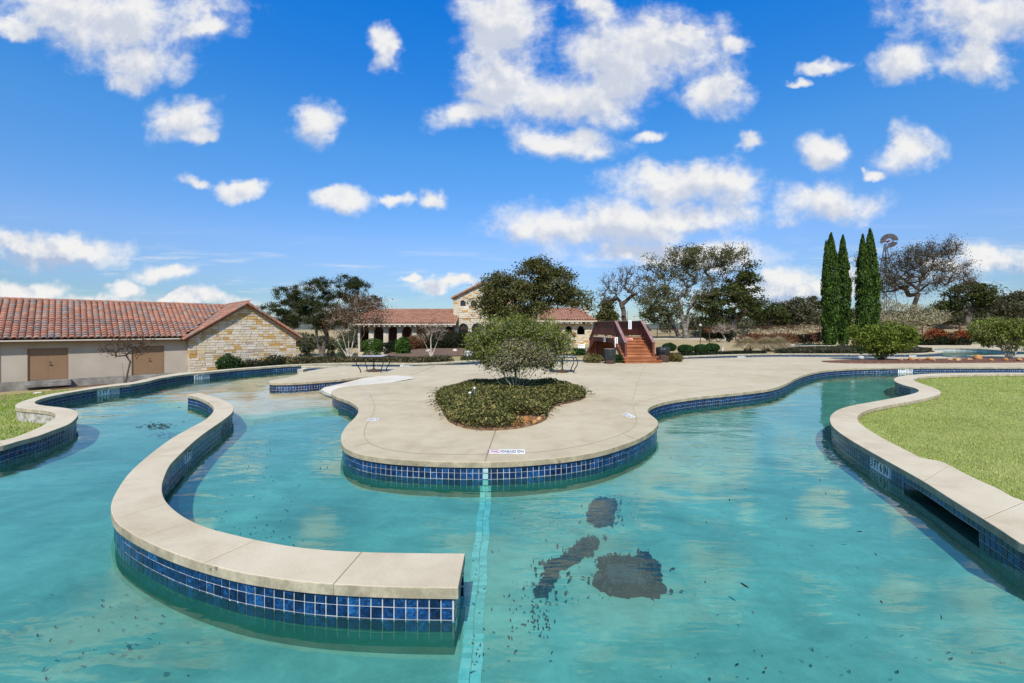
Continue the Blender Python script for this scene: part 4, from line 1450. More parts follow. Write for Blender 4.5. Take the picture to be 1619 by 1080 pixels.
# wooded hills on the horizon
def hills(name, label, a0, a1, r0, h0, prof, m):
    n = 90
    vs, fs = [], []
    rows = 9
    for j in range(rows):
        f = j / (rows - 1)
        for i in range(n):
            a = a0 + (a1 - a0) * i / (n - 1)
            ed = math.sin(math.pi * i / (n - 1)) ** 0.35
            h = h0 * prof(i / (n - 1)) * ed * math.sin(f * math.pi / 2)
            h += (0.06 * h0 * f * (math.sin(i * 0.9 + j) + 0.6 * math.sin(i * 2.3 + 2 * j))) * ed
            r = r0 + f * 260
            vs.append((r * math.sin(a), r * math.cos(a), -2.0 + h))
    for j in range(rows - 1):
        for i in range(n - 1):
            fs.append((j * n + i, j * n + i + 1, (j + 1) * n + i + 1, (j + 1) * n + i))
    o = link(name, vs, fs, m, smooth=True)
    return tag(o, label, 'hill', kind='structure')


hills('hill', 'distant wooded hill rising at the right edge', 0.52, 1.15, 520, 46, lambda t: 0.25 + 0.75 * sm(np.array(t), 0.0, 0.75), M['hill'])
hills('hill', 'low distant wooded hill seen between the stone building and the oak', -0.75, -0.12, 640, 23, lambda t: 0.8 + 0.2 * math.sin(5 * t), M['hill'])
hills('hill', 'low wooded ridge behind the middle trees', -0.2, 0.6, 700, 24, lambda t: 0.7 + 0.3 * math.sin(7 * t + 1), M['hill'])


# ------------------------------------------------------------------ storage building at the left
def frame(o, u2, n2):
    """local (along, out, up) -> world"""
    o, u2, n2 = np.array(o, float), np.array(u2, float), np.array(n2, float)
    def F(t, q, z):
        return (o[0] + u2[0] * t + n2[0] * q, o[1] + u2[1] * t + n2[1] * q, z)
    Mx = Matrix(((u2[0], n2[0], 0, o[0]), (u2[1], n2[1], 0, o[1]), (0, 0, 1, 0), (0, 0, 0, 1)))
    return F, Mx


BA = math.radians(44.4)
F, BM = frame((-31.94, 30.0), (math.cos(BA), math.sin(BA)), (math.sin(BA), -math.cos(BA)))
sill, gz0, eave_z, peak_z = -1.80, -2.35, 0.93, 3.80
store = thing('storage_building', 'low stucco building with red tile roof and stone gable end', 'building', F(4, -3, gz0))


def bbox(mb, t0, t1, q0, q1, z0, z1):
    return mb.box((t0, q0, z0), (t1, q1, z1), BM)


T0, T1, TR = -9.0, 8.76, 16.8
mb = MB()
doors = [(0.0, 1.93), (5.28, 7.22)]
xs = [T0] + [e for d in doors for e in d] + [T1]
for a, b in zip(xs[0::2], xs[1::2]):
    bbox(mb, a, b, -0.3, 0, sill, eave_z)
for a, b in doors:
    bbox(mb, a, b, -0.3, 0, sill + 2.14, eave_z)
bbox(mb, T0, T0 + 0.3, -10.0, -0.3, sill, eave_z)
bbox(mb, T0, T1, -10.3, -10.0, sill, eave_z)
mb.build('stucco_wall', M['stucco'], store)
mb = MB()
bbox(mb, T0 - 0.03, T1, -10.0, 0.035, gz0 - 0.6, sill - 0.002)
mb.build('foundation', M['foundation'], store)
for k, (a, b) in enumerate(doors):
    for side in (0, 1):
        mid = (a + b) / 2
        x0, x1 = (a + 0.05, mid - 0.004) if side == 0 else (mid + 0.004, b - 0.05)
        mb = MB()
        bbox(mb, x0, x1, -0.10, -0.055, sill + 0.01, sill + 2.08)
        d = mb.build('door', M['door_paint'], store)
        if side == 1:
            mb = MB()
            mb.tube([F(mid + 0.10, -0.055, sill + 1.02), F(mid + 0.10, 0.0, sill + 1.02)], 0.035, 10)
            mb.bar(F(mid + 0.09, -0.005, sill + 1.02), F(mid + 0.21, -0.005, sill + 1.02), 0.025)
            mb.tube([F(mid + 0.10, -0.055, sill + 1.2), F(mid + 0.10, -0.02, sill + 1.2)], 0.034, 10)
            mb.build('handle', M['dark_metal'], d)
    mb = MB()
    bbox(mb, a, a + 0.05, -0.14, 0.012, sill, sill + 2.14)
    bbox(mb, b - 0.05, b, -0.14, 0.012, sill, sill + 2.14)
    bbox(mb, a + 0.05, b - 0.05, -0.14, 0.012, sill + 2.085, sill + 2.14)
    mb.build('door_frame', M['brown_paint'], store)
    for j in range(2):
        mb = MB()
        bbox(mb, a - 0.1, b + 0.15, 0.036, 0.78 - 0.34 * j, sill - 0.36 + 0.17 * j, sill - 0.19 + 0.165 * j)
        mb.build('step', M['foundation'], store)
# gable wing
GQ = 0.35
mb = MB()
tm = (T1 + TR) / 2
g = [(T1, gz0 - .3), (TR, gz0 - .3), (TR, eave_z), (tm, peak_z - 0.16), (T1, eave_z)]
b = len(mb.v)
mb.v.extend([F(t, GQ - 0.06, z) for t, z in g] + [F(t, -12, z) for t, z in g])
mb.f.extend([(0, 1, 2, 3, 4), (9, 8, 7, 6, 5)] + [(i, i + 5, (i + 1) % 5 + 5, (i + 1) % 5) for i in range(5)])
mb.build('mortar_wall', M['mortar'], store)


def clip_convex(poly, clip):
    """Sutherland-Hodgman; clip is anticlockwise"""
    out = list(poly)
    for i in range(len(clip)):
        a, b = clip[i], clip[(i + 1) % len(clip)]
        inp, out = out, []
        for j in range(len(inp)):
            p, q = inp[j - 1], inp[j]
            sp = (b[0] - a[0]) * (p[1] - a[1]) - (b[1] - a[1]) * (p[0] - a[0])
            sq = (b[0] - a[0]) * (q[1] - a[1]) - (b[1] - a[1]) * (q[0] - a[0])
            if sq >= 0:
                if sp < 0:
                    t = sp / (sp - sq)
                    out.append((p[0] + t * (q[0] - p[0]), p[1] + t * (q[1] - p[1])))
                out.append(q)
            elif sp >= 0:
                t = sp / (sp - sq)
                out.append((p[0] + t * (q[0] - p[0]), p[1] + t * (q[1] - p[1])))
        if len(out) < 3:
            return []
    return out


def lay_stones(parent, clip, toworld, depth, hrange, lrange, single, seed, holes=(), m='stone', gap=0.018):
    """random coursed ashlar over a convex outline given in wall coordinates (along, up)"""
    r = random.Random(seed)
    x0, x1 = min(p[0] for p in clip), max(p[0] for p in clip)
    z, z1 = min(p[1] for p in clip), max(p[1] for p in clip)
    joined = MB()
    stones = []
    while z < z1:
        h = r.uniform(*hrange)
        x = x0 - r.uniform(0, lrange[0])
        while x < x1:
            L = r.uniform(*lrange)
            if r.random() < 0.25:
                L *= 0.55
            parts = [(z, h)]
            if h > 0.26 and r.random() < 0.3:
                parts = [(z, h * 0.5), (z + h * 0.5, h * 0.5)]
            for zz, hh in parts:
                j = lambda: r.uniform(-0.010, 0.010)
                q = [(x + gap / 2 + j(), zz + gap / 2 + j()), (x + L - gap / 2 + j(), zz + gap / 2 + j()), (x + L - gap / 2 + j(), zz + hh - gap / 2 + j()), (x + gap / 2 + j(), zz + hh - gap / 2 + j())]
                q = clip_convex(q, clip)
                if len(q) >= 3 and not any(inh(a__, b__) for inh in holes for a__ in (x, x + L / 2, x + L) for b__ in (zz, zz + hh / 2, zz + hh)):
                    stones.append((q, depth * r.uniform(0.35, 1.0)))
            x += L
        z += h
    stones.sort(key=lambda s: -abs(area(np.array(s[0]))))
    for k, (q, d) in enumerate(stones):
        n = len(q)
        c = np.mean(q, axis=0)
        inner = [(p[0] + (c[0] - p[0]) * 0.05, p[1] + (c[1] - p[1]) * 0.08) for p in q]
        vs = [toworld(p[0], 0.0, p[1]) for p in q] + [toworld(p[0], d, p[1]) for p in inner]
        fs = [tuple(range(n, 2 * n))] + [(i, (i + 1) % n, (i + 1) % n + n, i + n) for i in range(n)]
        if k < single:
            link('stone', vs, fs, M[m], parent)
        else:
            joined.add(vs, fs)
    if joined.v:
        o = joined.build('stones', M[m], parent)
        o['kind'] = 'stuff'


clip = [(T1, gz0), (TR, gz0), (TR, eave_z - 0.05), (tm, peak_z - 0.22), (T1, eave_z - 0.05)]
lay_stones(store, clip, lambda t, q, z: F(t, GQ - 0.058 + q, z), 0.06, (0.15, 0.28), (0.30, 0.78), 300, 5)
lay_stones(store, [(0, gz0), (GQ - 0.06, gz0), (GQ - 0.06, eave_z), (0, eave_z)], lambda a, q, z: F(T1 - q - 0.002, GQ - 0.06 - a, z), 0.05, (0.17, 0.3), (0.2, 0.4), 0, 6)

# roofs: underlay boards, then the barrel tiles
def slope_box(mb, a, b, c, d, th=0.1):
    """slab over a quad a,b (eave) c,d (ridge)"""
    A, B, Cc, D = map(Vector, (a, b, c, d))
    n = (B - A).cross(D - A).normalized()
    if n.z < 0:
        n = -n
    lo = [p - n * th for p in (A, B, Cc, D)]
    mb.add([*(tuple(p) for p in (A, B, Cc, D)), *(tuple(p) for p in lo)], [(0, 1, 2, 3), (7, 6, 5, 4), (0, 4, 5, 1), (1, 5, 6, 2), (2, 6, 7, 3), (3, 7, 4, 0)])


def barrel(width, length, rise, seg=6):
    """one barrel roof tile: half round, lip at the lower end; along +Y is up the slope"""
    mb = MB()
    vs = []
    for y, lift in ((0, 0.06), (length, 0.0)):
        for k in range(seg + 1):
            a = math.pi * k / seg
            vs.append((-math.cos(a) * width / 2, y, math.sin(a) * rise + lift))
    for k in range(seg + 1):
        a = math.pi * k / seg
        vs.append((-math.cos(a) * width / 2 * 0.82, 0.012, math.sin(a) * rise * 0.72 + 0.012))
    n = seg + 1
    fs = [(k, k + 1, n + k + 1, n + k) for k in range(seg)] + [(2 * n + k, 2 * n + k + 1, k + 1, k) for k in range(seg)]
    return vs, fs


def lay_roof(parent, o, along, up, L, H, pitch, course, single, key=None, inside=None, m='roof'):
    """barrel tiles over a rectangular slope: o lower corner, along/up unit vectors"""
    along, up = Vector(along).normalized(), Vector(up).normalized()
    n = along.cross(up)
    if n.z < 0:
        n = -n
    vs, fs = barrel(pitch * 0.98, course * 1.12, pitch * 0.36)
    me = new_mesh('roof_tile', vs, fs, M[m], smooth=False)
    V = np.array(vs)
    Fq = np.array(fs)
    R = Matrix((along, up, n)).transposed()
    Rn = np.array(R)
    spots = []
    nx, ny = int(L / pitch), int(math.ceil(H / course))
    for j in range(ny):
        for i in range(nx):
            p = Vector(o) + along * (i + 0.5) * pitch + up * j * course + n * 0.01
            if inside and not inside(p):
                continue
            spots.append((p.x ** 2 + p.y ** 2 + (key(p) if key else 0), p))
    spots.sort(key=lambda q: q[0])
    jv, jf = [], []
    for k, (d, p) in enumerate(spots):
        wob = Matrix.Rotation(rnd.uniform(-0.03, 0.03), 3, 'Z')
        if k < single:
            piece('roof_tile', me, parent, p + n * rnd.uniform(0, 0.012), R @ wob)
        else:
            jv.append(V @ (Rn @ np.array(wob)).T + np.array(p))
            jf.append(Fq + len(V) * len(jf))
    if jv:
        q = link('roof_tiles', np.vstack(jv), np.vstack(jf), M[m], parent)
        q['kind'] = 'stuff'


OVH, DR = 0.55, 5.5
e0, e1 = F(T0 - 0.4, OVH, eave_z + 0.02), F(T1 - 0.35, OVH, eave_z + 0.02)
r0, r1 = F(T0 - 0.4, -DR, peak_z - 0.06), F(tm, -DR, peak_z - 0.06)
mb = MB()
slope_box(mb, e0, e1, r1, r0, 0.12)
b0, b1 = F(T0 - 0.4, -DR * 2 - OVH, eave_z), F(tm, -DR * 2 - OVH, eave_z)
slope_box(mb, b0, b1, r1, r0, 0.12)
e1 = F(tm, OVH, eave_z + 0.02)
ge_l0, ge_l1 = F(T1 - 0.45, GQ + 0.32, eave_z - 0.18), F(T1 - 0.45, -12, eave_z - 0.18)
ge_r0, ge_r1 = F(TR + 0.35, GQ + 0.32, eave_z - 0.12), F(TR + 0.35, -12, eave_z - 0.12)
gr0, gr1 = F(tm, GQ + 0.32, peak_z), F(tm, -12, peak_z)
slope_box(mb, ge_l0, ge_l1, gr1, gr0, 0.12)
slope_box(mb, ge_r0, ge_r1, gr1, gr0, 0.12)
roof = mb.build('roof', M['roof_under'], store)
upv = Vector(r0) - Vector(e0)
alv = Vector(e1) - Vector(e0)


def above_gable(p):
    """left of the valley where the two slopes meet"""
    rel = Vector(p) - Vector(F(0, 0, 0))
    t = rel.x * math.cos(BA) + rel.y * math.sin(BA)
    zg = (eave_z - 0.18) + (t - (T1 - 0.45)) * (peak_z - eave_z + 0.18) / (tm - T1 + 0.45)
    return t < T1 - 0.35 or p.z > zg + 0.02


def t_of(p):
    return (p.x + 31.94) * math.cos(BA) + (p.y - 30.0) * math.sin(BA)


lay_roof(roof, Vector(F(-2.4, OVH + 0.05, eave_z + 0.02)), alv, upv, 15.4, upv.length, 0.335, 0.38, 300, key=None, inside=above_gable)
lay_roof(roof, Vector(F(-2.4 - 21 * 0.335, OVH + 0.05, eave_z + 0.02)), alv, upv, 21.05 * 0.335, upv.length, 0.335, 0.38, 0)
gu = Vector(gr0) - Vector(ge_l0)
ga_ = Vector(ge_l1) - Vector(ge_l0)
lay_roof(roof, Vector(ge_l0), ga_, gu, 7.2, gu.length, 0.335, 0.38, 0, inside=lambda p: p.z > eave_z - 0.3)
gu2 = Vector(gr0) - Vector(ge_r0)
lay_roof(roof, Vector(ge_r0), Vector(ge_r1) - Vector(ge_r0), gu2, 11.5, gu2.length, 0.335, 0.38, 0)
# ridge caps and rake tiles
mb = MB()
def caps(a, b, r=0.15, L=0.42):
    a, b = Vector(a), Vector(b)
    n = int((b - a).length / L)
    for i in range(n):
        p, q = a.lerp(b, i / n), a.lerp(b, (i + 1.12) / n)
        mb.tube([p, q], [r, r * 0.82], 8)
caps(F(T0, -DR, peak_z), F(tm - 0.6, -DR, peak_z))
caps(F(tm, GQ + 0.38, peak_z + 0.05), F(tm, -8, peak_z + 0.05))
caps(F(T1 - 0.48, GQ + 0.36, eave_z - 0.12), F(tm, GQ + 0.36, peak_z + 0.03), 0.13)
caps(F(TR + 0.38, GQ + 0.36, eave_z - 0.06), F(tm, GQ + 0.36, peak_z + 0.03), 0.13)
o = mb.build('ridge_tiles', M['roof'], roof)
o['kind'] = 'stuff'
mb = MB()
bbox(mb, T0 - 0.4, T1 - 0.5, OVH - 0.09, OVH - 0.05, eave_z - 0.20, eave_z - 0.04)
bbox(mb, T0 - 0.4, T1 - 0.5, 0.0, OVH - 0.09, eave_z - 0.20, eave_z - 0.17)
mb.build('fascia', M['brown_paint'], store)
mb = MB()
bbox(mb, T0 - 0.4, T1 - 0.6, OVH - 0.047, OVH + 0.04, eave_z - 0.10, eave_z - 0.015)
mb.build('gutter', M['gutter'], store)
mb = MB()
bbox(mb, -1.42, -1.26, 0.004, 0.10, gz0, eave_z - 0.17)
mb.build('downspout', M['brown_paint'], store)
mb = MB()
for (a, b) in ((F(T1 - 0.4, GQ + 0.16, eave_z - 0.30), F(tm, GQ + 0.16, peak_z - 0.15)), (F(TR + 0.3, GQ + 0.16, eave_z - 0.26), F(tm, GQ + 0.16, peak_z - 0.15))):
    mb.bar(a, b, 0.26, 0.10)
mb.build('rake_board', M['brown_paint'], store)

# ------------------------------------------------------------------ clubhouse far behind
CY = 58.0
club = thing('clubhouse', 'stone clubhouse with red roofs, arcades and a tall gabled hall behind the oaks', 'building', (-3, CY, -1.6))


def cx(px, Y=CY):
    return (px - CX) / FPX * Y


def cz(py, Y=CY):
    return HC + (HZ - py) * Y / FPX


def arch_hole(x, zb, w, zs):
    r = w / 2
    return lambda a, b: abs(a - x) < r and zb < b < zs + math.sqrt(max(0, r * r - (a - x) ** 2))


def arch_panel(mb, x0, x1, z0, z1, y, th, arches, step=0.12):
    """wall in the XZ plane with arched openings: built as columns of boxes around the openings"""
    x = x0
    while x < x1 - 1e-6:
        xe = min(x + step, x1)
        xm = (x + xe) / 2
        spans = [(z0, z1)]
        for ax, zb, w, zs in arches:
            r = w / 2
            if abs(xm - ax) < r:
                top = zs + math.sqrt(r * r - (xm - ax) ** 2)
                ns = []
                for a, b in spans:
                    if zb > a:
                        ns.append((a, min(b, zb)))
                    if top < b:
                        ns.append((max(a, top), b))
                spans = [s for s in ns if s[1] - s[0] > 0.01]
        for a, b in spans:
            mb.box((x, y, a), (xe, y + th, b))
        x = xe


def window(parent, ax, zb, w, zs, y):
    """arched frame with a mullion, and its pane"""
    mb = MB()
    r = w / 2 - 0.03
    pts = [(ax - r, y, zb)] + [(ax - r * math.cos(a), y, zs + r * math.sin(a)) for a in np.linspace(0, math.pi, 11)] + [(ax + r, y, zb)]
    for p, q in zip(pts[:-1], pts[1:]):
        mb.bar(p, q, 0.09, 0.09, up=(0, 1, 0))
    mb.bar((ax, y + 0.01, zb), (ax, y + 0.01, zs + r), 0.06, 0.06, up=(0, 1, 0))
    mb.bar((ax - r, y + 0.012, zs), (ax + r, y + 0.012, zs), 0.06, 0.06)
    f = mb.build('window', M['wood_dark'], parent)
    vs = [(p[0], y + 0.05, p[2]) for p in pts]
    link('pane', vs, [tuple(range(len(vs)))], M['glass_dark'], f)


# tall gabled hall
hx0, hx1 = cx(717), cx(812)
hxm = (hx0 + hx1) / 2
hz0, he, hp = -1.9, cz(470), cz(446)
yf = CY
mb = MB()
prof = [(hx0, hz0), (hx1, hz0), (hx1, he), (hxm, hp), (hx0, he)]
big_arch = [(cx(732.6), -0.9, cx(740.2) - cx(725.2), cz(519)), (cx(754.5), -0.9, cx(763.5) - cx(745.5), cz(520)), (cx(776.5), -0.9, cx(784.2) - cx(769), cz(519))]
small_arch = [(cx(731.7), cz(484), 0.66, cz(478.8)), (cx(748.5), cz(484), 0.66, cz(478.8)), (cx(765), cz(484), 0.66, cz(478.8)), (cx(781), cz(484), 0.66, cz(478.8))]
holes = [arch_hole(*a) for a in big_arch + small_arch]
# front as columns of stone mortar around the openings, trimmed to the gable
x = hx0
step = 0.11
while x < hx1 - 1e-6:
    xe = min(x + step, hx1)
    xm = (x + xe) / 2
    top = he + (hp - he) * (1 - abs(xm - hxm) / (hx1 - hxm))
    arch_panel(mb, x, xe, hz0, top, yf, 0.35, big_arch + small_arch, step=0.2)
    x = xe
mb.build('hall_front', M['mortar'], club)
lay_stones(club, [(hx0, hz0), (hx1, hz0), (hx1, he), (hxm, hp - 0.05), (hx0, he)], lambda a, q, z: (a, yf - 0.002 - q, z), 0.05, (0.16, 0.32), (0.3, 0.8), 0, 8, holes)
mb = MB()
mb.box((hx0 + 0.002, yf + 0.352, hz0), (hx0 + 0.35, yf + 14, he - 0.01))
mb.box((hx1 - 0.35, yf + 0.352, hz0), (hx1 - 0.002, yf + 14, he - 0.01))
mb.box((hx0 + 0.36, yf + 13.6, hz0), (hx1 - 0.36, yf + 14, he - 0.01))
mb.build('hall_wall', M['mortar'], club)
lay_stones(club, [(yf + 0.02, hz0), (yf + 14, hz0), (yf + 14, he - 0.05), (yf + 0.02, he - 0.05)], lambda a, q, z: (hx0 - q, a, z), 0.04, (0.18, 0.34), (0.3, 0.8), 0, 9)
for a in big_arch + small_arch:
    window(club, *a, yf + 0.2)
mb = MB()
mb.box((hx0, yf - 0.10, cz(503.4)), (hx1, yf - 0.055, cz(502.2)))
mb.build('string_course', M['fascia_pale'], club)
mb = MB()
ov = 0.35
sl_ = (hp - he) / (hxm - hx0)
slope_box(mb, (hx0 - ov, yf - 0.45, he - ov * sl_ + 0.12), (hx0 - ov, yf + 14.3, he - ov * sl_ + 0.12), (hxm, yf + 14.3, hp + 0.12), (hxm, yf - 0.45, hp + 0.12), 0.18)
slope_box(mb, (hx1 + ov, yf - 0.45, he - ov * sl_ + 0.12), (hx1 + ov, yf + 14.3, he - ov * sl_ + 0.12), (hxm, yf + 14.3, hp + 0.12), (hxm, yf - 0.45, hp + 0.12), 0.18)
mb.build('roof', M['roof_far'], club)


def ribbed_roof(x0, x1, y0, z0, y1, z1, pitch=0.32, hip=0.0, hip_l=0.0):
    """barrel-tiled slope seen from afar: real half round ribs, stepped courses"""
    n = int((x1 - x0) / pitch)
    courses = 9
    vs, fs = [], []
    for j in range(courses):
        f0, f1 = j / courses, (j + 1) / courses
        for i in range(n):
            a = x0 + i * pitch
            fa = (a - x0 - hip_l * f1) >= 0
            if a + pitch > x1 - hip * f0 or not fa:
                continue
            b = len(vs)
            for f, lift in ((f0, 0.03), (f1, 0.0)):
                for k, (dx, dz) in enumerate(((0, 0), (0.25, 0.085), (0.5, 0.12), (0.75, 0.085), (1.0, 0))):
                    vs.append((a + dx * pitch, y0 + (y1 - y0) * f, z0 + (z1 - z0) * f + dz + lift))
            fs.extend([(b + k, b + k + 1, b + 6 + k, b + 5 + k) for k in range(4)])
    return vs, fs


def wing(x0, x1, yb, ev, rg, depth, name_seed, arches, hip=0.0, wall_top=None):
    """an arcaded wing: piers and arches in front, dark room behind, timber eave, tiled roof"""
    zt = ev - 0.32
    mb = MB()
    arch_panel(mb, x0, x1, -2.0, zt, yb, 0.5, arches)
    mb.build('arcade_wall', M['mortar'], club)
    hol = [arch_hole(*a) for a in arches]
    lay_stones(club, [(x0, -2.0), (x1, -2.0), (x1, zt), (x0, zt)], lambda a, q, z: (a, yb - 0.002 - q, z), 0.05, (0.15, 0.3), (0.25, 0.6), 0, name_seed, hol)
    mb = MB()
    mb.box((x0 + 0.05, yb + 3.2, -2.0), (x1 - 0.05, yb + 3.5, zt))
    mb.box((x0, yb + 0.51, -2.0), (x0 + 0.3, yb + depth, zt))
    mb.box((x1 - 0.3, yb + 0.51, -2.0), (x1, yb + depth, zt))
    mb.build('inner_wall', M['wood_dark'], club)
    mb = MB()
    mb.box((x0 - 0.5, yb - 0.95, ev - 0.12), (x1 + 0.5, yb - 0.88, ev + 0.04))
    mb.build('fascia', M['fascia_pale'], club)
    k = 0
    x = x0 - 0.3
    while x < x1 + 0.3 and k < 60:
        m2 = MB()
        m2.box((x, yb - 0.86, ev - 0.30), (x + 0.16, yb + 0.4, ev - 0.14))
        m2.build('rafter_tail', M['fascia_pale'], club)
        x += 0.62
        k += 1
    mb = MB()
    slope_box(mb, (x0 - 0.5, yb - 0.95, ev + 0.05), (x1 + 0.5, yb - 0.95, ev + 0.05), (x1 + 0.5 - hip, yb + depth / 2, rg), (x0 - 0.5, yb + depth / 2, rg), 0.12)
    slope_box(mb, (x0 - 0.5, yb + depth + 0.9, ev + 0.05), (x1 + 0.5, yb + depth + 0.9, ev + 0.05), (x1 + 0.5 - hip, yb + depth / 2, rg), (x0 - 0.5, yb + depth / 2, rg), 0.12)
    if hip:
        A, B, D = (x1 + 0.5, yb - 0.95, ev + 0.05), (x1 + 0.5, yb + depth + 0.9, ev + 0.05), (x1 + 0.5 - hip, yb + depth / 2, rg)
        mb.add([A, B, D, (A[0] - 0.3, A[1] + 0.2, A[2] - 0.1), (B[0] - 0.3, B[1] - 0.2, B[2] - 0.1), (D[0] - 0.3, D[1], D[2] - 0.15)], [(0, 1, 2), (3, 5, 4), (0, 3, 4, 1)])
    r = mb.build('roof', M['roof_far'], club)
    vs, fs = ribbed_roof(x0 - 0.5, x1 + 0.5, yb - 1.0, ev + 0.06, yb + depth / 2, rg + 0.02, hip=hip)
    o = link('roof_tiles', vs, fs, M['roof_far'], r, smooth=False)
    o['kind'] = 'stuff'


LY = 56.0
lx0, lx1 = cx(566, LY), cx(717, LY) - 0.1
za = cz(523, LY)
arches = []
for px in np.arange(576, 714, 22.5):
    arches.append((cx(px, LY), -1.3, 1.15, za))
wing(lx0, lx1, LY, cz(512.5, LY), cz(489.5, 61), 9.0, 12, arches)
RY = 57.0
rx0, rx1 = cx(826, RY), cx(936, RY)
arches = []
for px in np.arange(830 + 9, 934, 19.5):
    arches.append((cx(px + 1.5, RY), cz(529, RY), 0.86, cz(521, RY)))
wing(rx0, rx1, RY, cz(507.5, RY), cz(487.5, 62), 9.0, 14, arches, hip=1.6)
mb = MB()
mb.box((cx(921, 63), 62.5, 1.0), (cx(930, 63), 63.3, cz(483.5, 63)))
mb.build('chimney', M['mortar'], club)
pot = tag(MB().lathe((cx(907.5, RY), RY - 0.25, cz(529.5, RY)), [(0.16, 0), (0.26, 0.28), (0.28, 0.30)], 12).build('clay_pot', M['clay_pot']), 'clay pot of green leaves standing in a clubhouse arcade opening', 'plant pot')

# ------------------------------------------------------------------ vegetation
def unit(v):
    return v / np.maximum(np.linalg.norm(v, axis=-1, keepdims=True), 1e-9)


def leaf_cards(cen, size, up=0.25, aspect=0.55, outward=None, vertical=False):
    """pointed, slightly folded leaf faces (4 corners) at the given centres"""
    n = len(cen)
    d = RNG.normal(size=(n, 3))
    if vertical:
        d = d * np.array((0.35, 0.35, 0.4)) + np.array((0, 0, 1.0))
    d = unit(d)
    nn = RNG.normal(size=(n, 3)) + np.array((0, 0, up * 3))
    if outward is not None:
        nn = nn * 0.6 + outward * 1.2
    s = np.cross(d, nn)
    s = unit(s)
    L = (size * RNG.uniform(0.65, 1.35, n))[:, None]
    fold = unit(np.cross(s, d)) * L * 0.10
    a = cen - d * L / 2
    b = cen + s * L * aspect / 2 + fold
    c = cen + d * L / 2
    e = cen - s * L * aspect / 2 + fold
    v = np.stack((a, b, c, e), axis=1).reshape(-1, 3)
    f = np.arange(4 * n).reshape(n, 4)
    return v, f


def segs_mesh(A, B, ra, rb, sides=5):
    """tapered tubes for many segments at once"""
    n = len(A)
    d = unit(B - A)
    ref = np.where(np.abs(d[:, 2:3]) > 0.9, np.array((1.0, 0, 0)), np.array((0, 0, 1.0)))
    r = unit(np.cross(d, ref))
    q = np.cross(r, d)
    vs = []
    for c, rad in ((A, ra), (B, rb)):
        for k in range(sides):
            a = 2 * math.pi * k / sides
            vs.append(c + (r * math.cos(a) + q * math.sin(a)) * rad[:, None])
    v = np.stack(vs, axis=1).reshape(-1, 3)
    base = (np.arange(n) * 2 * sides)[:, None]
    f = np.concatenate([base + np.array((k, (k + 1) % sides, sides + (k + 1) % sides, sides + k)) for k in range(sides)], axis=0)
    return v, f


def grow(base, forks, targets, r_base, rng, seg=0.45, wig=0.10, sag=0.0, tip=0.012, trunk_seg=None):
    """a branching skeleton: trunk paths from base to each fork, then limbs reaching for every target"""
    pos, par = [np.array(base, float)], [-1]
    start = []
    for fk in forks:
        fk = np.array(fk, float)
        n = max(2, int(np.linalg.norm(fk - pos[0]) / (trunk_seg or seg)))
        last = 0
        for k in range(1, n + 1):
            p = pos[0] + (fk - pos[0]) * k / n + rng.normal(size=3) * wig * seg * (0 if k == n else 0.6)
            pos.append(p)
            par.append(last)
            last = len(pos) - 1
            if k >= n * 0.6:
                start.append(last)
    cand = list(start)
    fc = np.mean([np.array(f, float) for f in forks], axis=0)
    order = np.argsort(np.linalg.norm(targets - fc, axis=1))
    for ti in order:
        tgt = targets[ti]
        cp = np.array([pos[i] for i in cand])
        d = np.linalg.norm(cp - tgt, axis=1)
        # prefer limbs that already point the right way
        out = np.linalg.norm(cp - fc, axis=1)
        j = cand[int(np.argmin(d + 0.12 * out))]
        L = np.linalg.norm(tgt - pos[j])
        n = max(1, int(L / seg))
        last = j
        p0 = pos[j]
        bend = rng.normal(size=3) * L * 0.13
        for k in range(1, n + 1):
            t = k / n
            p = p0 + (tgt - p0) * t + bend * math.sin(math.pi * t) + rng.normal(size=3) * wig * seg * (0 if k == n else 1)
            p[2] -= sag * L * math.sin(math.pi * t) * 0.3
            pos.append(p)
            par.append(last)
            last = len(pos) - 1
            cand.append(last)
    pos = np.array(pos)
    par = np.array(par)
    w = np.zeros(len(pos))
    kids = np.bincount(par[1:], minlength=len(pos))
    w[kids == 0] = tip ** 2.2
    for i in range(len(pos) - 1, 0, -1):
        w[par[i]] += w[i]
    r = w ** (1 / 2.2)
    return pos, par, r * (r_base / r[0]) ** np.clip(r / r[0] + 0.35, 0, 1)


def sample_blobs(blobs, n, rng, shell=0.35):
    """points in ellipsoids (centre, radii), denser towards the outside"""
    vol = np.array([b[1][0] * b[1][1] * b[1][2] for b in blobs]) ** 0.75
    cnt = np.maximum(1, (n * vol / vol.sum()).astype(int))
    out = []
    for (c, r), k in zip(blobs, cnt):
        d = unit(rng.normal(size=(k, 3)))
        u = rng.uniform(0, 1, k) ** shell
        out.append(np.array(c) + d * u[:, None] * np.array(r))
    return np.vstack(out)


def px_blobs(spec, Y, depth=0.85, dy=0.0):
    """ellipsoids from pixel ellipses (column, row, half width, half height[, depth offset]) at distance Y"""
    out = []
    for s in spec:
        px, py, rx, ry = s[:4]
        off = s[4] if len(s) > 4 else 0.0
        yy = Y + off + dy
        out.append((at(px, py, yy), (rx * yy / FPX, rx * yy / FPX * depth, ry * yy / FPX)))
    return out


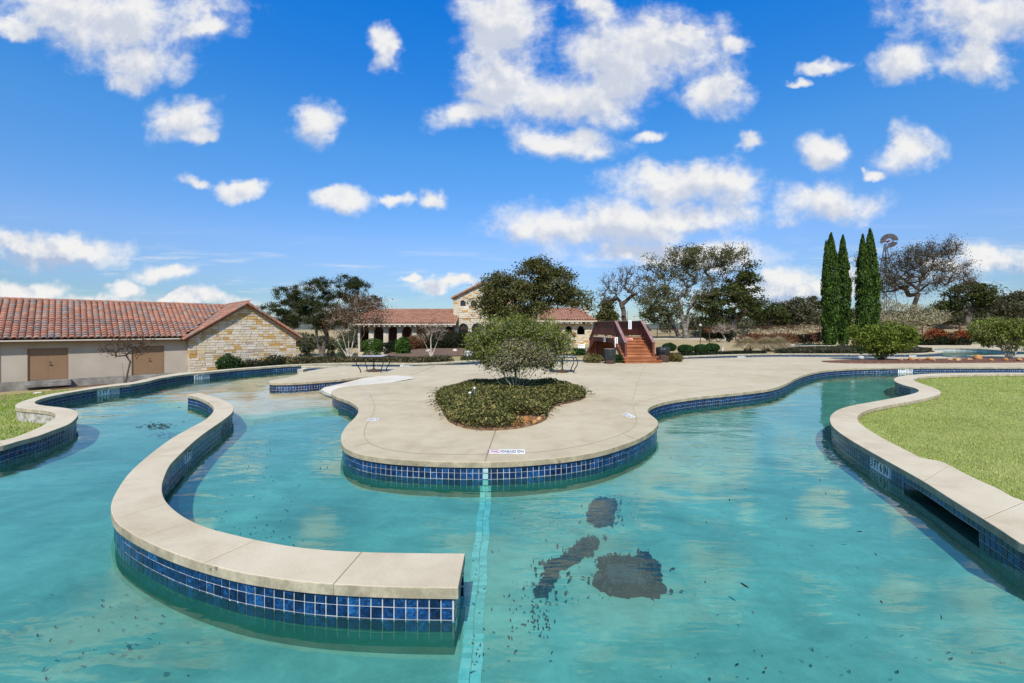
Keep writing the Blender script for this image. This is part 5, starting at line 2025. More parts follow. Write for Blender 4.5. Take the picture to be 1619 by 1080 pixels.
def tree(name, label, cat, base, forks, blobs, r_base, n_lim, n_leaf, leaf, spread, m_leaf, m_bark, seed, group=None, seg=0.5, twigs=0, up=0.2,
         crown_name='crown', flat=0.6, wig=0.12, tip=0.012, extra=None, trunk_name='trunk', aspect=0.55, low_cut=None, trunk_seg=None):
    rng = np.random.default_rng(seed)
    base = np.array(base, float)
    t = thing(name, label, cat, base, group)
    tg = sample_blobs(blobs, n_lim, rng)
    pos, par, rad = grow(base, forks, tg, r_base, rng, seg, wig, tip=tip, trunk_seg=trunk_seg)
    i = np.arange(1, len(pos))
    A, B = pos[par[i]], pos[i]
    ra, rb = np.maximum(rad[par[i]], 0.004), np.maximum(rad[i], 0.004)
    ra = np.minimum(ra, rb * 1.6 + 0.01)
    first = par[i] == 0
    ra[first] = r_base * 1.35
    big = rb > 0.035
    v1, f1 = segs_mesh(A[big], B[big], ra[big], rb[big], 8) if big.any() else (np.zeros((0, 3)), np.zeros((0, 4), int))
    v2, f2 = segs_mesh(A[~big], B[~big], ra[~big], rb[~big], 4) if (~big).any() else (np.zeros((0, 3)), np.zeros((0, 4), int))
    V, Fc = np.vstack([v1, v2]), np.vstack([f1, f2 + len(v1)])
    if twigs:
        k = len(tg) * twigs
        c = np.repeat(tg, twigs, axis=0)
        out = unit(c - np.mean([np.array(f) for f in forks], axis=0)) + rng.normal(size=(k, 3)) * 0.75 + np.array((0, 0, 0.25))
        L = rng.uniform(0.4, 1.0, k)[:, None] * spread * 1.5
        m1 = c + unit(out) * L * 0.5
        m2 = m1 + unit(out + rng.normal(size=(k, 3)) * 0.5) * L * 0.5
        for a, b, r0_, r1_ in ((c, m1, tip * 0.9, tip * 0.6), (m1, m2, tip * 0.6, tip * 0.35)):
            v3, f3 = segs_mesh(a, b, np.full(k, r0_), np.full(k, r1_), 3)
            Fc = np.vstack([Fc, f3 + len(V)])
            V = np.vstack([V, v3])
        tg_leaf = np.vstack([tg, m1, m2])
    else:
        tg_leaf = tg
    link(trunk_name, V, Fc, m_bark, t, smooth=True)
    if n_leaf:
        # leaves sit in clumps round the branch ends, clumps differ in size
        w = rng.uniform(0.3, 1.0, len(tg_leaf)) ** 1.5
        pick = rng.choice(len(tg_leaf), n_leaf, p=w / w.sum())
        sp = spread * (0.55 + 0.75 * rng.uniform(0, 1, len(tg_leaf)))[pick]
        off = rng.normal(size=(n_leaf, 3)) * np.array((1, 1, flat)) * sp[:, None] * 0.55
        cen = tg_leaf[pick] + off
        if low_cut is not None:
            cen = cen[cen[:, 2] > low_cut]
        v, f = leaf_cards(cen, leaf, up, aspect)
        link(crown_name, v, f, m_leaf, t)
    return t


def shrub(name, label, cat, base, blobs, n_leaf, leaf, m_leaf, m_bark, seed, group=None, stems=7, stem_r=0.02, up=0.2, shell=0.25, n_lim=60, jag=0.10, aspect=0.5, low=None):
    """a dense bush: leaves fill the outer part of the blobs, stems fan out from the base"""
    rng = np.random.default_rng(seed)
    base = np.array(base, float)
    t = thing(name, label, cat, base, group)
    tg = sample_blobs(blobs, n_lim, rng, 0.45)
    tg = tg[tg[:, 2] > base[2] + 0.05]
    if stems and len(tg):
        A, B, ra, rb = [], [], [], []
        tg = tg[np.argsort(np.arctan2(tg[:, 1] - base[1], tg[:, 0] - base[0]))]
        for k in range(stems):
            a = -math.pi + 2 * math.pi * k / stems + rng.uniform(-.3, .3)
            b0_ = base + np.array((math.cos(a), math.sin(a), 0)) * stem_r * 3
            sub = tg[len(tg) * k // stems:len(tg) * (k + 1) // stems]
            if not len(sub):
                continue
            mid = base + (sub.mean(0) - base) * 0.45 + rng.normal(size=3) * 0.05
            A.append(b0_); B.append(mid); ra.append(stem_r * 1.2); rb.append(stem_r * 0.8)
            for q in sub:
                m2 = mid + (q - mid) * 0.5 + rng.normal(size=3) * 0.05
                A += [mid, m2]; B += [m2, q]; ra += [stem_r * 0.6, stem_r * 0.4]; rb += [stem_r * 0.4, stem_r * 0.2]
        v, f = segs_mesh(np.array(A), np.array(B), np.array(ra), np.array(rb), 5)
        link('stems', v, f, m_bark, t, smooth=True)
    cen = sample_blobs(blobs, n_leaf, rng, shell)
    # ragged outline: push clusters of leaves in and out
    k = max(8, len(cen) // 60)
    seeds_ = cen[rng.choice(len(cen), k)]
    push = rng.normal(size=k) * jag
    near = np.argmin(((cen[:, None, :] - seeds_[None, :, :]) ** 2).sum(-1), axis=1) if len(cen) * k < 6e6 else rng.integers(0, k, len(cen))
    c0 = np.mean([b[0] for b in blobs], axis=0)
    out = unit(cen - c0)
    cen = cen + out * push[near][:, None]
    cen = cen[cen[:, 2] > (base[2] + 0.01 if low is None else low)]
    v, f = leaf_cards(cen, leaf, up, aspect)
    link('foliage', v, f, m_leaf, t)
    return t


# --- the big trees
b_ = ground_at(508, 565)
Y1 = b_[1]
tree('oak_tree', 'dark spreading live oak beside the stone gable end of the low building', 'tree', b_, [at(517, 530, Y1), at(500, 524, Y1 + .5)],
     px_blobs([(448, 487, 34, 22), (470, 470, 36, 24), (500, 462, 34, 24), (540, 456, 42, 22), (566, 452, 22, 16), (525, 490, 58, 26), (585, 482, 20, 18), (462, 500, 26, 16), (555, 505, 36, 20), (490, 508, 40, 18), (450, 505, 22, 18), (575, 515, 26, 14)], Y1),
     0.40, 360, 95000, 0.165, 0.70, M['oak_leaf_dark'], M['bark'], 1, seg=0.45)
Y2 = 41.0
b2 = on_ground(838, Y2)
tree('oak_tree', 'tall live oak towering behind the round tree in the deck bed', 'tree', b2, [at(846, 493, Y2), at(826, 503, Y2)],
     px_blobs([(792, 452, 40, 22), (775, 475, 28, 22), (815, 470, 46, 30), (850, 440, 38, 30), (858, 424, 32, 18), (882, 452, 34, 24), (908, 470, 24, 18), (925, 478, 14, 12), (800, 492, 44, 16), (862, 478, 30, 16)], Y2),
     0.36, 240, 32000, 0.20, 0.70, M['oak_leaf_olive'], M['bark'], 2, seg=0.5)
Y3 = 50.0
b3 = on_ground(993, Y3)
tree('bare_tree', 'bare leafless tree behind the red wooden bridge', 'tree', b3, [at(992, 492, Y3), at(985, 488, Y3)],
     px_blobs([(985, 448, 34, 26), (970, 458, 24, 22), (1005, 452, 20, 24), (952, 470, 14, 14), (985, 434, 20, 14)], Y3),
     0.26, 130, 900, 0.15, 0.5, M['bare_leaf'], M['bark_twig'], 3, twigs=5, seg=0.4, tip=0.016)
Y4 = 70.0
b4 = ground_at(1085, 535.5)
Y4 = b4[1]
tree('oak_tree', 'largest oak with pale lichened trunk and open crown right of the bridge', 'tree', b4, [at(1088, 490, Y4), at(1076, 485, Y4)],
     px_blobs([(1050, 440, 36, 30), (1035, 425, 24, 20), (1085, 425, 42, 32), (1120, 420, 42, 30), (1150, 425, 30, 28), (1100, 405, 40, 14), (1165, 405, 22, 18), (1060, 475, 46, 24), (1110, 470, 46, 26), (1025, 470, 20, 18)], Y4),
     0.42, 300, 19000, 0.30, 0.9, M['oak_leaf_olive'], M['bark_white'], 4, seg=0.9, tip=0.03, twigs=2)
b5 = ground_at(1073, 532.5)
tree('oak_tree', 'leaning oak with pale trunk just left of the largest oak', 'tree', b5, [at(1070, 505, b5[1]), at(1055, 495, b5[1])],
     px_blobs([(1040, 485, 26, 20), (1060, 495, 24, 16), (1025, 500, 18, 14)], b5[1]), 0.40, 70, 5000, 0.36, 1.0, M['oak_leaf'], M['bark_white'], 5, seg=0.9, tip=0.03)
Y6 = 82.0
tree('oak_tree', 'dense dark oak right of the largest oak, its trunk behind the red bush', 'tree', on_ground(1157, Y6), [at(1158, 505, Y6)],
     px_blobs([(1150, 478, 46, 30), (1175, 455, 26, 26), (1185, 485, 22, 22), (1130, 500, 26, 12), (1180, 430, 16, 18)], Y6), 0.75, 120, 13000, 0.40, 1.1, M['oak_leaf'], M['bark'], 6, seg=0.9, tip=0.03)
Y7 = 88.0
for (px, spec, sd, lb) in ((1214, [(1210, 492, 28, 18), (1228, 500, 16, 12)], 7, 'low round dark oak between the dense oak and the grey thicket'),
                           (1262, [(1255, 488, 26, 18), (1280, 492, 22, 16), (1292, 480, 12, 12)], 8, 'grey green spreading oak left of the cypresses'),
                           (1236, [(1238, 498, 18, 14)], 9, 'small grey oak standing between two wider oaks left of the cypresses')):
    tree('oak_tree', lb, 'tree', on_ground(px, Y7 + sd), [at(px, 508, Y7 + sd)], px_blobs(spec, Y7 + sd), 0.45, 60, 6000, 0.42, 1.1, M['oak_leaf_grey' if sd != 7 else 'oak_leaf'], M['bark'], sd, seg=0.9, tip=0.03)
Y8 = 62.0
tree('bare_tree', 'wide bare oak with a fan of dark limbs behind the windmill', 'tree', on_ground(1428, Y8), [at(1436, 474, Y8), at(1416, 470, Y8), at(1452, 464, Y8)],
     px_blobs([(1404, 436, 34, 26), (1440, 412, 36, 18), (1475, 405, 46, 24), (1500, 432, 30, 22), (1450, 440, 60, 30), (1385, 455, 28, 28), (1360, 440, 18, 34), (1520, 450, 16, 16), (1470, 400, 24, 10)], Y8),
     0.27, 360, 14000, 0.17, 0.8, M['bare_leaf'], M['bark_twig'], 10, twigs=8, seg=0.7, tip=0.026, flat=0.8, wig=0.05, trunk_seg=2.0)
shrub('thicket', 'grey leafless thicket in front of the wide bare oak', 'shrub', on_ground(1425, 57), px_blobs([(1400, 492, 30, 16), (1445, 494, 34, 14), (1372, 498, 16, 12), (1480, 500, 26, 10), (1425, 506, 70, 10)], 57, 0.5), 7000, 0.22, M['dry_twig_leaf'], M['bark_twig'], 68, stems=9, jag=0.25)
Y9 = 78.0
tree('oak_tree', 'broad dark green oak below the tip of the wide bare oak', 'tree', on_ground(1528, Y9), [at(1530, 492, Y9)],
     px_blobs([(1528, 470, 36, 22), (1555, 468, 20, 18), (1505, 485, 26, 14), (1560, 488, 22, 12), (1530, 455, 22, 10)], Y9), 0.5, 110, 10000, 0.34, 0.95, M['oak_leaf'], M['bark'], 11, seg=0.8, tip=0.03)
Y10 = 74.0
tree('oak_tree', 'grey green oak at the right edge above the end shrub', 'tree', on_ground(1606, Y10), [at(1606, 498, Y10)],
     px_blobs([(1606, 482, 26, 18), (1590, 490, 18, 12), (1625, 474, 18, 16)], Y10), 0.4, 60, 5200, 0.36, 0.95, M['oak_leaf_grey'], M['bark'], 12, seg=0.8, tip=0.03)
Y11 = 72.0
tree('cedar_tree', 'bushy green cedar behind the bridge railing', 'tree', on_ground(958, Y11), [at(958, 500, Y11)],
     px_blobs([(958, 508, 22, 14), (956, 494, 15, 14), (958, 482, 8, 8)], Y11), 0.2, 60, 6500, 0.34, 0.8, M['oak_leaf_olive'], M['bark'], 13, seg=0.7, tip=0.02)

# --- crepe myrtles, bare or with a few brown leaves
def myrtle(label, base, Y, fork_px, spec, leaves, sd, bark, leafm='brown_leaf', r=0.06, twigs=4, lsize=0.10, stems=4, spread=0.35, lim=60, seg=0.3, wig=0.05):
    forks = [at(px, py, Y + dy) for px, py, dy in fork_px]
    return tree('crepe_myrtle', label, 'tree', base, forks, px_blobs(spec, Y), r, lim, leaves, lsize, spread, M[leafm], M[bark], sd, seg=seg, twigs=twigs, tip=0.008, group=None, wig=wig, trunk_seg=1.2)


bm = ground_at(552, 568.5)
myrtle('fan shaped crepe myrtle with brown seed heads in front of the dark oak', bm, bm[1], [(528, 530, -.3), (540, 524, .3), (551, 526, -.3), (562, 522, .2), (576, 528, -.1)],
       [(545, 505, 34, 26), (575, 498, 34, 26), (595, 500, 20, 20), (560, 488, 34, 16)], 7500, 21, 'bark_pale', r=0.06, lim=110, lsize=0.09, spread=0.42)
bm = ground_at(681.5, 565)
myrtle('small pale stemmed crepe myrtle in the mulch before the clubhouse', bm, bm[1], [(669, 536, 0), (694, 534, .2), (681, 535, -.2)],
       [(672, 528, 16, 12), (690, 526, 20, 13), (682, 522, 20, 10)], 1300, 22, 'bark_pale', r=0.055, lim=50, lsize=0.09, spread=0.3)
bm = ground_at(1142, 556)
myrtle('small pale crepe myrtle beside the round boxwoods', bm, bm[1], [(1138, 537, 0), (1147, 536, .2)], [(1138, 522, 12, 9), (1148, 520, 12, 9)], 350, 23, 'bark_pale', r=0.06, lim=40, lsize=0.08, spread=0.3)
Yd = 28.6
bm = np.array((cx(197, Yd), Yd, ground_z([(cx(197, Yd), Yd)])[0]))
myrtle('bare twiggy tree in front of the second brown double door', bm, Yd, [(193, 574, 0), (206, 572, .2)],
       [(180, 548, 18, 10), (205, 543, 22, 10), (226, 547, 16, 10), (192, 556, 22, 8), (165, 556, 8, 8), (215, 558, 14, 6)], 420, 24, 'bark_twig', r=0.05, lim=80, lsize=0.13, spread=0.30, twigs=5)

# --- cypresses
def cypress(label, px, Y, tips, w, sd):
    rng = np.random.default_rng(sd)
    base = on_ground(px, Y)
    base[2] = max(base[2], -0.15)
    t = thing('cypress_tree', label, 'tree', base, 'tall columnar cypresses right of the deck')
    cen = []
    for tx, ty, wf, nn, dy in tips:
        top = at(tx, ty, Y + dy)
        h = top[2] - base[2] - 0.25
        k = int(nn * 1.5)
        f = rng.uniform(0, 1, k) ** 0.9
        prof = np.interp(f, [0, 0.06, 0.25, 0.55, 0.8, 0.93, 1.0], [0.62, 0.80, 0.96, 1.0, 0.66, 0.34, 0.05]) * wf * w / 2
        a = rng.uniform(0, 2 * math.pi, k)
        # upright sprays: clumps with their own radius
        cl = (np.floor(a / (2 * math.pi) * 11) * 131 + np.floor(f * 26 + np.floor(a * 1.7) * 0.37)).astype(int)
        bumpr = np.random.default_rng(sd + 5).uniform(0.70, 1.12, 4000)[cl % 4000]
        rr = prof * bumpr * np.sqrt(rng.uniform(0.5, 1.0, k))
        axis = base + (top - base) * f[:, None]
        cen.append(axis + np.column_stack((np.cos(a) * rr, np.sin(a) * rr, rng.normal(size=k) * 0.06 + 0.25)))
    cen = np.vstack(cen)
    v, f = leaf_cards(cen, 0.22, 0.0, 0.36, vertical=True)
    link('crown', v, f, M['cypress_leaf'], t)
    A, B, ra, rb = [], [], [], []
    for tx, ty, wf, nn, dy in tips:
        top = at(tx, ty, Y + dy)
        for k in range(8):
            A.append(base + (top - base) * k / 8.4); B.append(base + (top - base) * (k + 1) / 8.4)
            ra.append(0.13 * (1 - k / 8.5)); rb.append(0.13 * (1 - (k + 1) / 8.5))
    v, f = segs_mesh(np.array(A), np.array(B), np.array(ra), np.array(rb), 7)
    link('trunk', v, f, M['bark'], t)
    return t


YC = 44.0
cypress('leftmost cypress, broadest of the four with side tips', 1312, YC, [(1314, 374, 1.0, 8500, 0), (1306, 386, 0.6, 2600, -.2)], 26 * YC / FPX, 31)
cypress('slim dark cypress touching the right side of the broadest one', 1333, YC + 0.8, [(1332.5, 377, 1.0, 8000, 0)], 22 * YC / FPX, 32)
cypress('shorter cypress with pointed tip on the left of the right hand pair', 1366, YC - 0.3, [(1364, 376, 1.0, 7000, 0)], 21 * YC / FPX, 33)
cypress('tallest cypress, right one of the right hand pair beside the windmill', 1377, YC, [(1375.5, 367, 1.0, 8500, 0)], 25 * YC / FPX, 34)

# --- bushes
bed_c = P(815, 616)
yb = 11.3
bt = np.array((cx(815, yb), yb, 0.03))
rngb = np.random.default_rng(51)
round_tree = tree('wax_myrtle', 'multi-stemmed round topped small tree growing in the deck bed', 'tree', bt, [at(762, 580, yb - .2), at(776, 574, yb + .3), at(788, 572, yb - .3), at(799, 570, yb + .2), at(808, 574, yb - .35), at(816, 568, yb + .1), at(824, 572, yb - .3), at(834, 570, yb + .35), at(846, 570, yb - .25), at(858, 574, yb + .2), at(872, 580, yb)],
     px_blobs([(775, 545, 34, 28), (800, 530, 40, 20), (830, 526, 44, 20), (860, 538, 38, 26), (882, 552, 22, 24), (758, 555, 16, 20), (820, 560, 50, 20), (800, 575, 30, 10), (855, 575, 24, 10)], yb),
     0.038, 320, 20000, 0.068, 0.17, M['myrtle_leaf'], M['bark_pale'], 51, seg=0.16, twigs=4, tip=0.005, flat=0.9, wig=0.2, aspect=0.36)
cen = sample_blobs(px_blobs([(822, 558, 36, 26, -0.4), (845, 562, 34, 22, -0.4), (800, 568, 26, 16, -0.4)], yb, 0.5), 7000, rngb, 0.4)
v, f = leaf_cards(cen, 0.062, 0.2, 0.3)
link('dry_foliage', v, f, M['dry_twig_leaf'], round_tree)

yq = 24.0
shrub('shrub', 'rounded yellow green shrub in the mulch strip before the cypresses', 'shrub', (cx(1393, yq), yq, 0.0),
      px_blobs([(1372, 530, 28, 15), (1405, 528, 40, 17), (1425, 536, 24, 16), (1395, 545, 40, 12), (1352, 524, 8, 10), (1390, 556, 22, 7)], yq, 0.8), 12000, 0.12, M['holly_leaf'], M['bark'], 61, stems=9, stem_r=0.03, jag=0.12)
yq = 25.2
shrub('shrub', 'wide open based olive green shrub at the right end of the mulch strip', 'shrub', (cx(1597, yq), yq, 0.0),
      px_blobs([(1565, 522, 28, 18), (1600, 518, 38, 16), (1630, 525, 26, 22), (1590, 535, 40, 14), (1556, 538, 12, 8)], yq, 0.8), 11000, 0.12, M['myrtle_leaf'], M['bark_pale'], 62, stems=10, stem_r=0.03, jag=0.15, n_lim=110)
for px, py, r, sd, lb in ((1058, 556, 11, 63, 'round clipped boxwood half hidden behind the right trash bin'), (1084, 557.5, 12.5, 64, 'round clipped boxwood, second from the right trash bin'),
                          (1108.5, 557.5, 12.5, 65, 'round clipped boxwood, third from the right trash bin'), (1125.5, 556.5, 11.5, 66, 'round clipped boxwood tucked behind the end of the row')):
    bq = ground_at(px, py)
    Yq = bq[1] + (1.0 if sd in (63, 66) else 0)
    bq = on_ground(px, Yq)
    s_ = Yq / FPX
    shrub('boxwood', lb, 'shrub', bq, [(bq + np.array((0, 0, 5.8 * s_)), (r * s_, r * s_, 7.0 * s_))], 4200, 0.085, M['box_leaf'], M['bark'], sd, 'row of clipped round boxwoods', stems=4, jag=0.02, shell=0.12, low=bq[2])
bq = ground_at(1136, 541)
shrub('shrub', 'large dark reddish brown clipped shrub on the lawn behind the boxwoods', 'shrub', bq, px_blobs([(1122, 528, 14, 10), (1140, 526, 16, 11), (1150, 530, 12, 9)], bq[1], 0.9), 5000, 0.20, M['dark_leaf'], M['bark'], 67, jag=0.15)
cen_ = px_blobs([(1128, 522, 16, 6), (1146, 521, 12, 6)], bq[1] - 1.2, 0.4)
v, f = leaf_cards(sample_blobs(cen_, 900, np.random.default_rng(5), 0.4), 0.18)
o = link('dry_brown_tips', v, f, M['rust_leaf'], bpy.data.objects['shrub.002'] if 'shrub.002' in bpy.data.objects else None)

# ornamental grasses
def grass_clump(label, base, r, h, n, sd):
    rng = np.random.default_rng(sd)
    a = rng.uniform(0, 2 * math.pi, n)
    lean = rng.uniform(0.05, 1.0, n)
    root = np.array(base) + np.column_stack((np.cos(a), np.sin(a), np.zeros(n))) * (0.15 * r * rng.uniform(0, 1, n))[:, None]
    out = np.column_stack((np.cos(a), np.sin(a), np.zeros(n)))
    hh = h * rng.uniform(0.65, 1.1, n)
    mid = root + out * (r * lean * 0.5)[:, None] + np.array((0, 0, 1)) * (hh * (1 - 0.35 * lean))[:, None] * 0.85
    tip = root + out * (r * lean * 1.15)[:, None] + np.array((0, 0, 1)) * (hh * (1.05 - 0.98 * lean ** 2))[:, None]
    s = np.column_stack((-np.sin(a), np.cos(a), np.zeros(n))) * 0.012
    v = np.stack((root - s, root + s, mid + s, mid - s, tip), axis=1).reshape(-1, 3)
    b = (np.arange(n) * 5)[:, None]
    me_v, quads, tris = v, b + np.array((0, 1, 2, 3)), b + np.array((3, 2, 4))
    fs = [tuple(q) for q in quads] + [tuple(q) for q in tris]
    o = link('ornamental_grass', v, fs, M['straw'])
    return tag(o, label, 'ornamental grass', 'fountain grass clumps on the far bank')


for px, py, w, sd, lb in ((1182, 555.5, 23, 71, 'pale fountain grass clump nearest the boxwoods'), (1211, 555.5, 24, 72, 'pale fountain grass clump in the middle of its row'), (1231, 555, 22, 73, 'pale fountain grass clump nearest the cypress bed')):
    bq = ground_at(px, py)
    s_ = bq[1] / FPX
    o = grass_clump(lb, bq, w * 1.1 * s_, 21 * s_, 3200, sd)

# hedges and low planting on the far bank
def strip_foliage(name, label, cat, pts, width, height, n, leaf, m, seed, kind=None, base_m=None, up=0.3, group=None, zoff=0.0):
    """loose planting along a path; a dark twig core keeps it from being see-through"""
    rng = np.random.default_rng(seed)
    p = resample(np.asarray(pts, float)[:, :2], 0.4)
    k = rng.integers(0, len(p), n)
    t = np.gradient(p, axis=0)
    t = t / np.maximum(np.linalg.norm(t, axis=1)[:, None], 1e-9)
    nrm_ = np.column_stack((-t[:, 1], t[:, 0]))
    u_ = rng.uniform(-1, 1, n)
    xy = p[k] + nrm_[k] * (u_ * width / 2)[:, None] + t[k] * rng.uniform(-0.3, 0.3, n)[:, None]
    hv = np.random.default_rng(seed + 1).uniform(0.75, 1.15, len(p))
    hv = np.convolve(np.pad(hv, 2, mode='edge'), np.ones(5) / 5, 'valid')[k]
    top = height * hv * np.sqrt(np.maximum(0, 1 - 0.8 * u_ ** 2))
    z = ground_z(xy) + zoff + top * np.sqrt(rng.uniform(0.05, 1, n))
    v, f = leaf_cards(np.column_stack((xy, z)), leaf, up)
    o = link(name, v, f, m)
    return tag(o, label, cat, group, kind)


def gpath(pxs):
    return np.array([ground_at(*q)[:2] for q in pxs])


fo = offset_open(left_lip, 0.95)
ia, ib = nearest(left_lip, (478, 576.5)), nearest(left_lip, (745, 570.6))
strip_foliage('low_hedge', 'low clipped hedge along the far pool edge below the clubhouse', 'hedge', fo[ia:ib:3], 1.2, 0.40, 13000, 0.11, M['hedge_tan'], 81)
ia, ib = nearest(left_lip, (1050, 564.5)), nearest(left_lip, (1240, 559.6))
strip_foliage('low_hedge', 'low dark hedge along the far pool edge below the boxwoods', 'hedge', fo[ia:ib:3], 0.9, 0.26, 6000, 0.12, M['dark_leaf'], 82)
ia = nearest(left_lip, (755, 570.1)); ib = nearest(left_lip, (925, 567.2))
strip_foliage('low_hedge', 'low grey green hedge behind the round tree, left of the bridge', 'hedge', fo[ia:ib:3], 1.0, 0.32, 5000, 0.12, M['low_cover_leaf'], 83)
# ground cover on the cypress island
isl = left_lip[nearest(left_lip, (1235, 559.6)):nearest(left_lip, (1490, 556.2))]
c = offset_open(isl, 0.55)[::4]
c2 = np.array([P(a, b)[:2] for a, b in ((1474, 554.4), (1420, 552.4), (1340, 551), (1262, 551.5))])
gpoly = np.vstack([c, c2])
xy = np.column_stack((RNG.uniform(gpoly[:, 0].min(), gpoly[:, 0].max(), 60000), RNG.uniform(gpoly[:, 1].min(), gpoly[:, 1].max(), 60000)))
xy = xy[in_poly(xy, gpoly)][:22000]
edge_d = np.sqrt(((xy[:, None, :] - gpoly[None, ::2]) ** 2).sum(-1)).min(1)
v, f = leaf_cards(np.column_stack((xy, ground_z(xy) + 0.34 * np.minimum(1, 0.35 + edge_d) * np.sqrt(RNG.uniform(0, 1, len(xy))))), 0.14, 0.3)
tag(link('ground_cover', v, f, M['low_cover_leaf']), 'grey green ground cover planted under the cypresses', 'ground cover', kind='stuff')

strip_foliage('hedge', 'rusty brown hedge behind the fountain grasses', 'hedge', [on_ground(1172, 47)[:2], on_ground(1230, 48)[:2], on_ground(1306, 49)[:2]], 1.6, 1.35, 7000, 0.16, M['rust_leaf'], 84)
Yn = 45.5
for px, rx, h, sd, mt, lb in ((1478, 15, 1.75, 85, 'red_leaf', 'bright red nandina bush behind the far pool'), (1500, 12, 1.35, 86, 'rust_leaf', 'orange brown nandina bush right of the bright red one'), (1521, 15, 1.6, 87, 'red_leaf', 'mixed green and orange nandina bush beside the wide olive shrub'), (1459, 10, 1.2, 88, 'rust_leaf', 'small orange nandina bush beside the yellow green shrub')):
    bq = on_ground(px, Yn)
    s_ = Yn / FPX
    shrub('nandina_bush', lb, 'shrub', bq, [(bq + np.array((0, 0, h * 0.42)), (rx * s_, 0.8, h * 0.5))], 2400, 0.15, M['dark_leaf'], M['bark'], sd, 'red and orange nandina bushes behind the far pool', jag=0.1, stems=5)
    t_ = [o for o in C.objects if o.name.startswith('nandina_bush')][-1]
    cen = sample_blobs([(bq + np.array((0, -0.1, h * 0.72)), (rx * s_ * 0.95, 0.8, h * 0.30))], 1500, np.random.default_rng(sd), 0.4)
    v, f = leaf_cards(cen, 0.14)
    link('coloured_leaves', v, f, M[mt], t_)

# planting by the stone gable
for px, py, rx, rz, n, mt, sd, lb in ((362, 574, 19, 13, 4200, 'box_leaf', 91, 'rounded dark green shrub against the stone gable wall'), (400, 578, 24, 8, 3000, 'dark_leaf', 92, 'low dark shrub in the middle of the stone gable wall'),
                                      (440, 573, 26, 12, 4200, 'dark_leaf', 93, 'dark clipped shrub at the right corner of the stone gable wall')):
    t__ = (px - CX) / FPX
    # a metre in front of the wall
    q = 1.5
    tt_ = (t__ * (30.0 - math.cos(BA) * q) + 31.94 - math.sin(BA) * q) / (math.cos(BA) - t__ * math.sin(BA))
    bq = np.array(F(tt_, q, -2.0))
    bq[2] = ground_z([bq[:2]])[0]
    Yq = bq[1]
    s_ = Yq / FPX
    zc = HC + (HZ - py) * s_
    shrub('shrub', lb, 'shrub', bq, [(np.array((bq[0], bq[1], zc)), (rx * s_, 0.9, rz * s_)), (np.array((bq[0], bq[1], (zc + bq[2]) / 2)), (rx * s_ * 0.8, 0.8, abs(zc - bq[2]) * 0.6))], n, 0.15, M[mt], M['bark'], sd, jag=0.12)

# shrubs on the slope below the clubhouse
for px, py, rx, rz, Yq, n, mt, sd, lb in (
        (589, 545, 18, 9, 39, 3200, 'bright_leaf', 101, 'spreading bright green shrub on the slope left of the mulch bed'),
        (636, 548, 12, 12, 35, 3600, 'bright_leaf', 102, 'upright bright green shrub standing in the mulch bed'),
        (657, 541, 17, 11, 42, 2600, 'rust_leaf', 103, 'brown leaved shrub behind the upright bright green one'),
        (664, 541, 20, 9, 46, 2600, 'dark_leaf', 114, 'dark shrub between the brown leaved shrub and the small crepe myrtle'),
        (616, 545, 13, 6, 46, 1800, 'dark_leaf', 115, 'low dark shrub between the two bright green shrubs'),
        (758, 541, 16, 10, 46, 2200, 'dark_leaf', 116, 'dark shrub peeping out left of the round tree in the deck bed'),
        (710, 537, 24, 13, 46, 3200, 'dark_leaf', 104, 'dark shrub below the left arches of the clubhouse'),
        (736, 536, 16, 14, 46, 3000, 'dark_leaf', 105, 'tall dark shrub below the big arched hall window'),
        (688, 539, 22, 11, 47, 2600, 'dark_leaf', 106, 'dark shrub behind the small pale crepe myrtle'),
        (524, 549, 9, 5, 44, 1300, 'dark_leaf', 107, 'small round dark shrub nearest the dark oak trunk'),
        (541, 547.5, 8, 4.5, 46, 1200, 'box_leaf', 108, 'small round green shrub left of the crepe myrtle stems'),
        (485, 552, 12, 6, 45, 1500, 'dark_leaf', 109, 'dark low shrub seen between the stone gable and the oak trunk'),
        (915, 556, 11, 6, 36, 1500, 'box_leaf', 110, 'low dark green shrub below the white board by the bridge')):
    bq = ground_at(px, py + rz, y0=22.0)
    bq = on_ground(px, min(bq[1], 52.0))
    Yq = bq[1]
    s_ = Yq / FPX
    shrub('shrub', lb, 'shrub', bq, [(at(px, py, Yq), (rx * s_, rx * s_ * 0.8, rz * s_)), ((bq[0], bq[1], (bq[2] + at(px, py, Yq)[2]) / 2), (rx * s_ * 0.85, rx * s_ * 0.7, max(0.2, (at(px, py, Yq)[2] - bq[2]) * 0.6)))], int(n * 1.5), 0.15, M[mt], M['bark'], sd, jag=0.12, low=bq[2] - 0.1)
for px, py, rx, sd, lb in ((938, 568, 16, 111, 'yellow brown clump of planting left of the left trash bin'), (1066, 566, 12, 112, 'yellow brown clump of planting right of the right trash bin'), (979, 568, 7, 113, 'green clump of planting between the left bin and the stairs')):
    Yq = 22.6 if sd != 112 else 23.3
    s_ = Yq / FPX
    shrub('planting_clump', lb, 'shrub', (cx(px, Yq), Yq, 0.0), [((cx(px, Yq), Yq, 0.17), (rx * s_, 0.5, 0.24))], 1500, 0.085, M['lantana_leaf' if sd != 113 else 'box_leaf'], M['bark'], sd, 'planting clumps round the bridge stairs', jag=0.05, stems=3, n_lim=12)

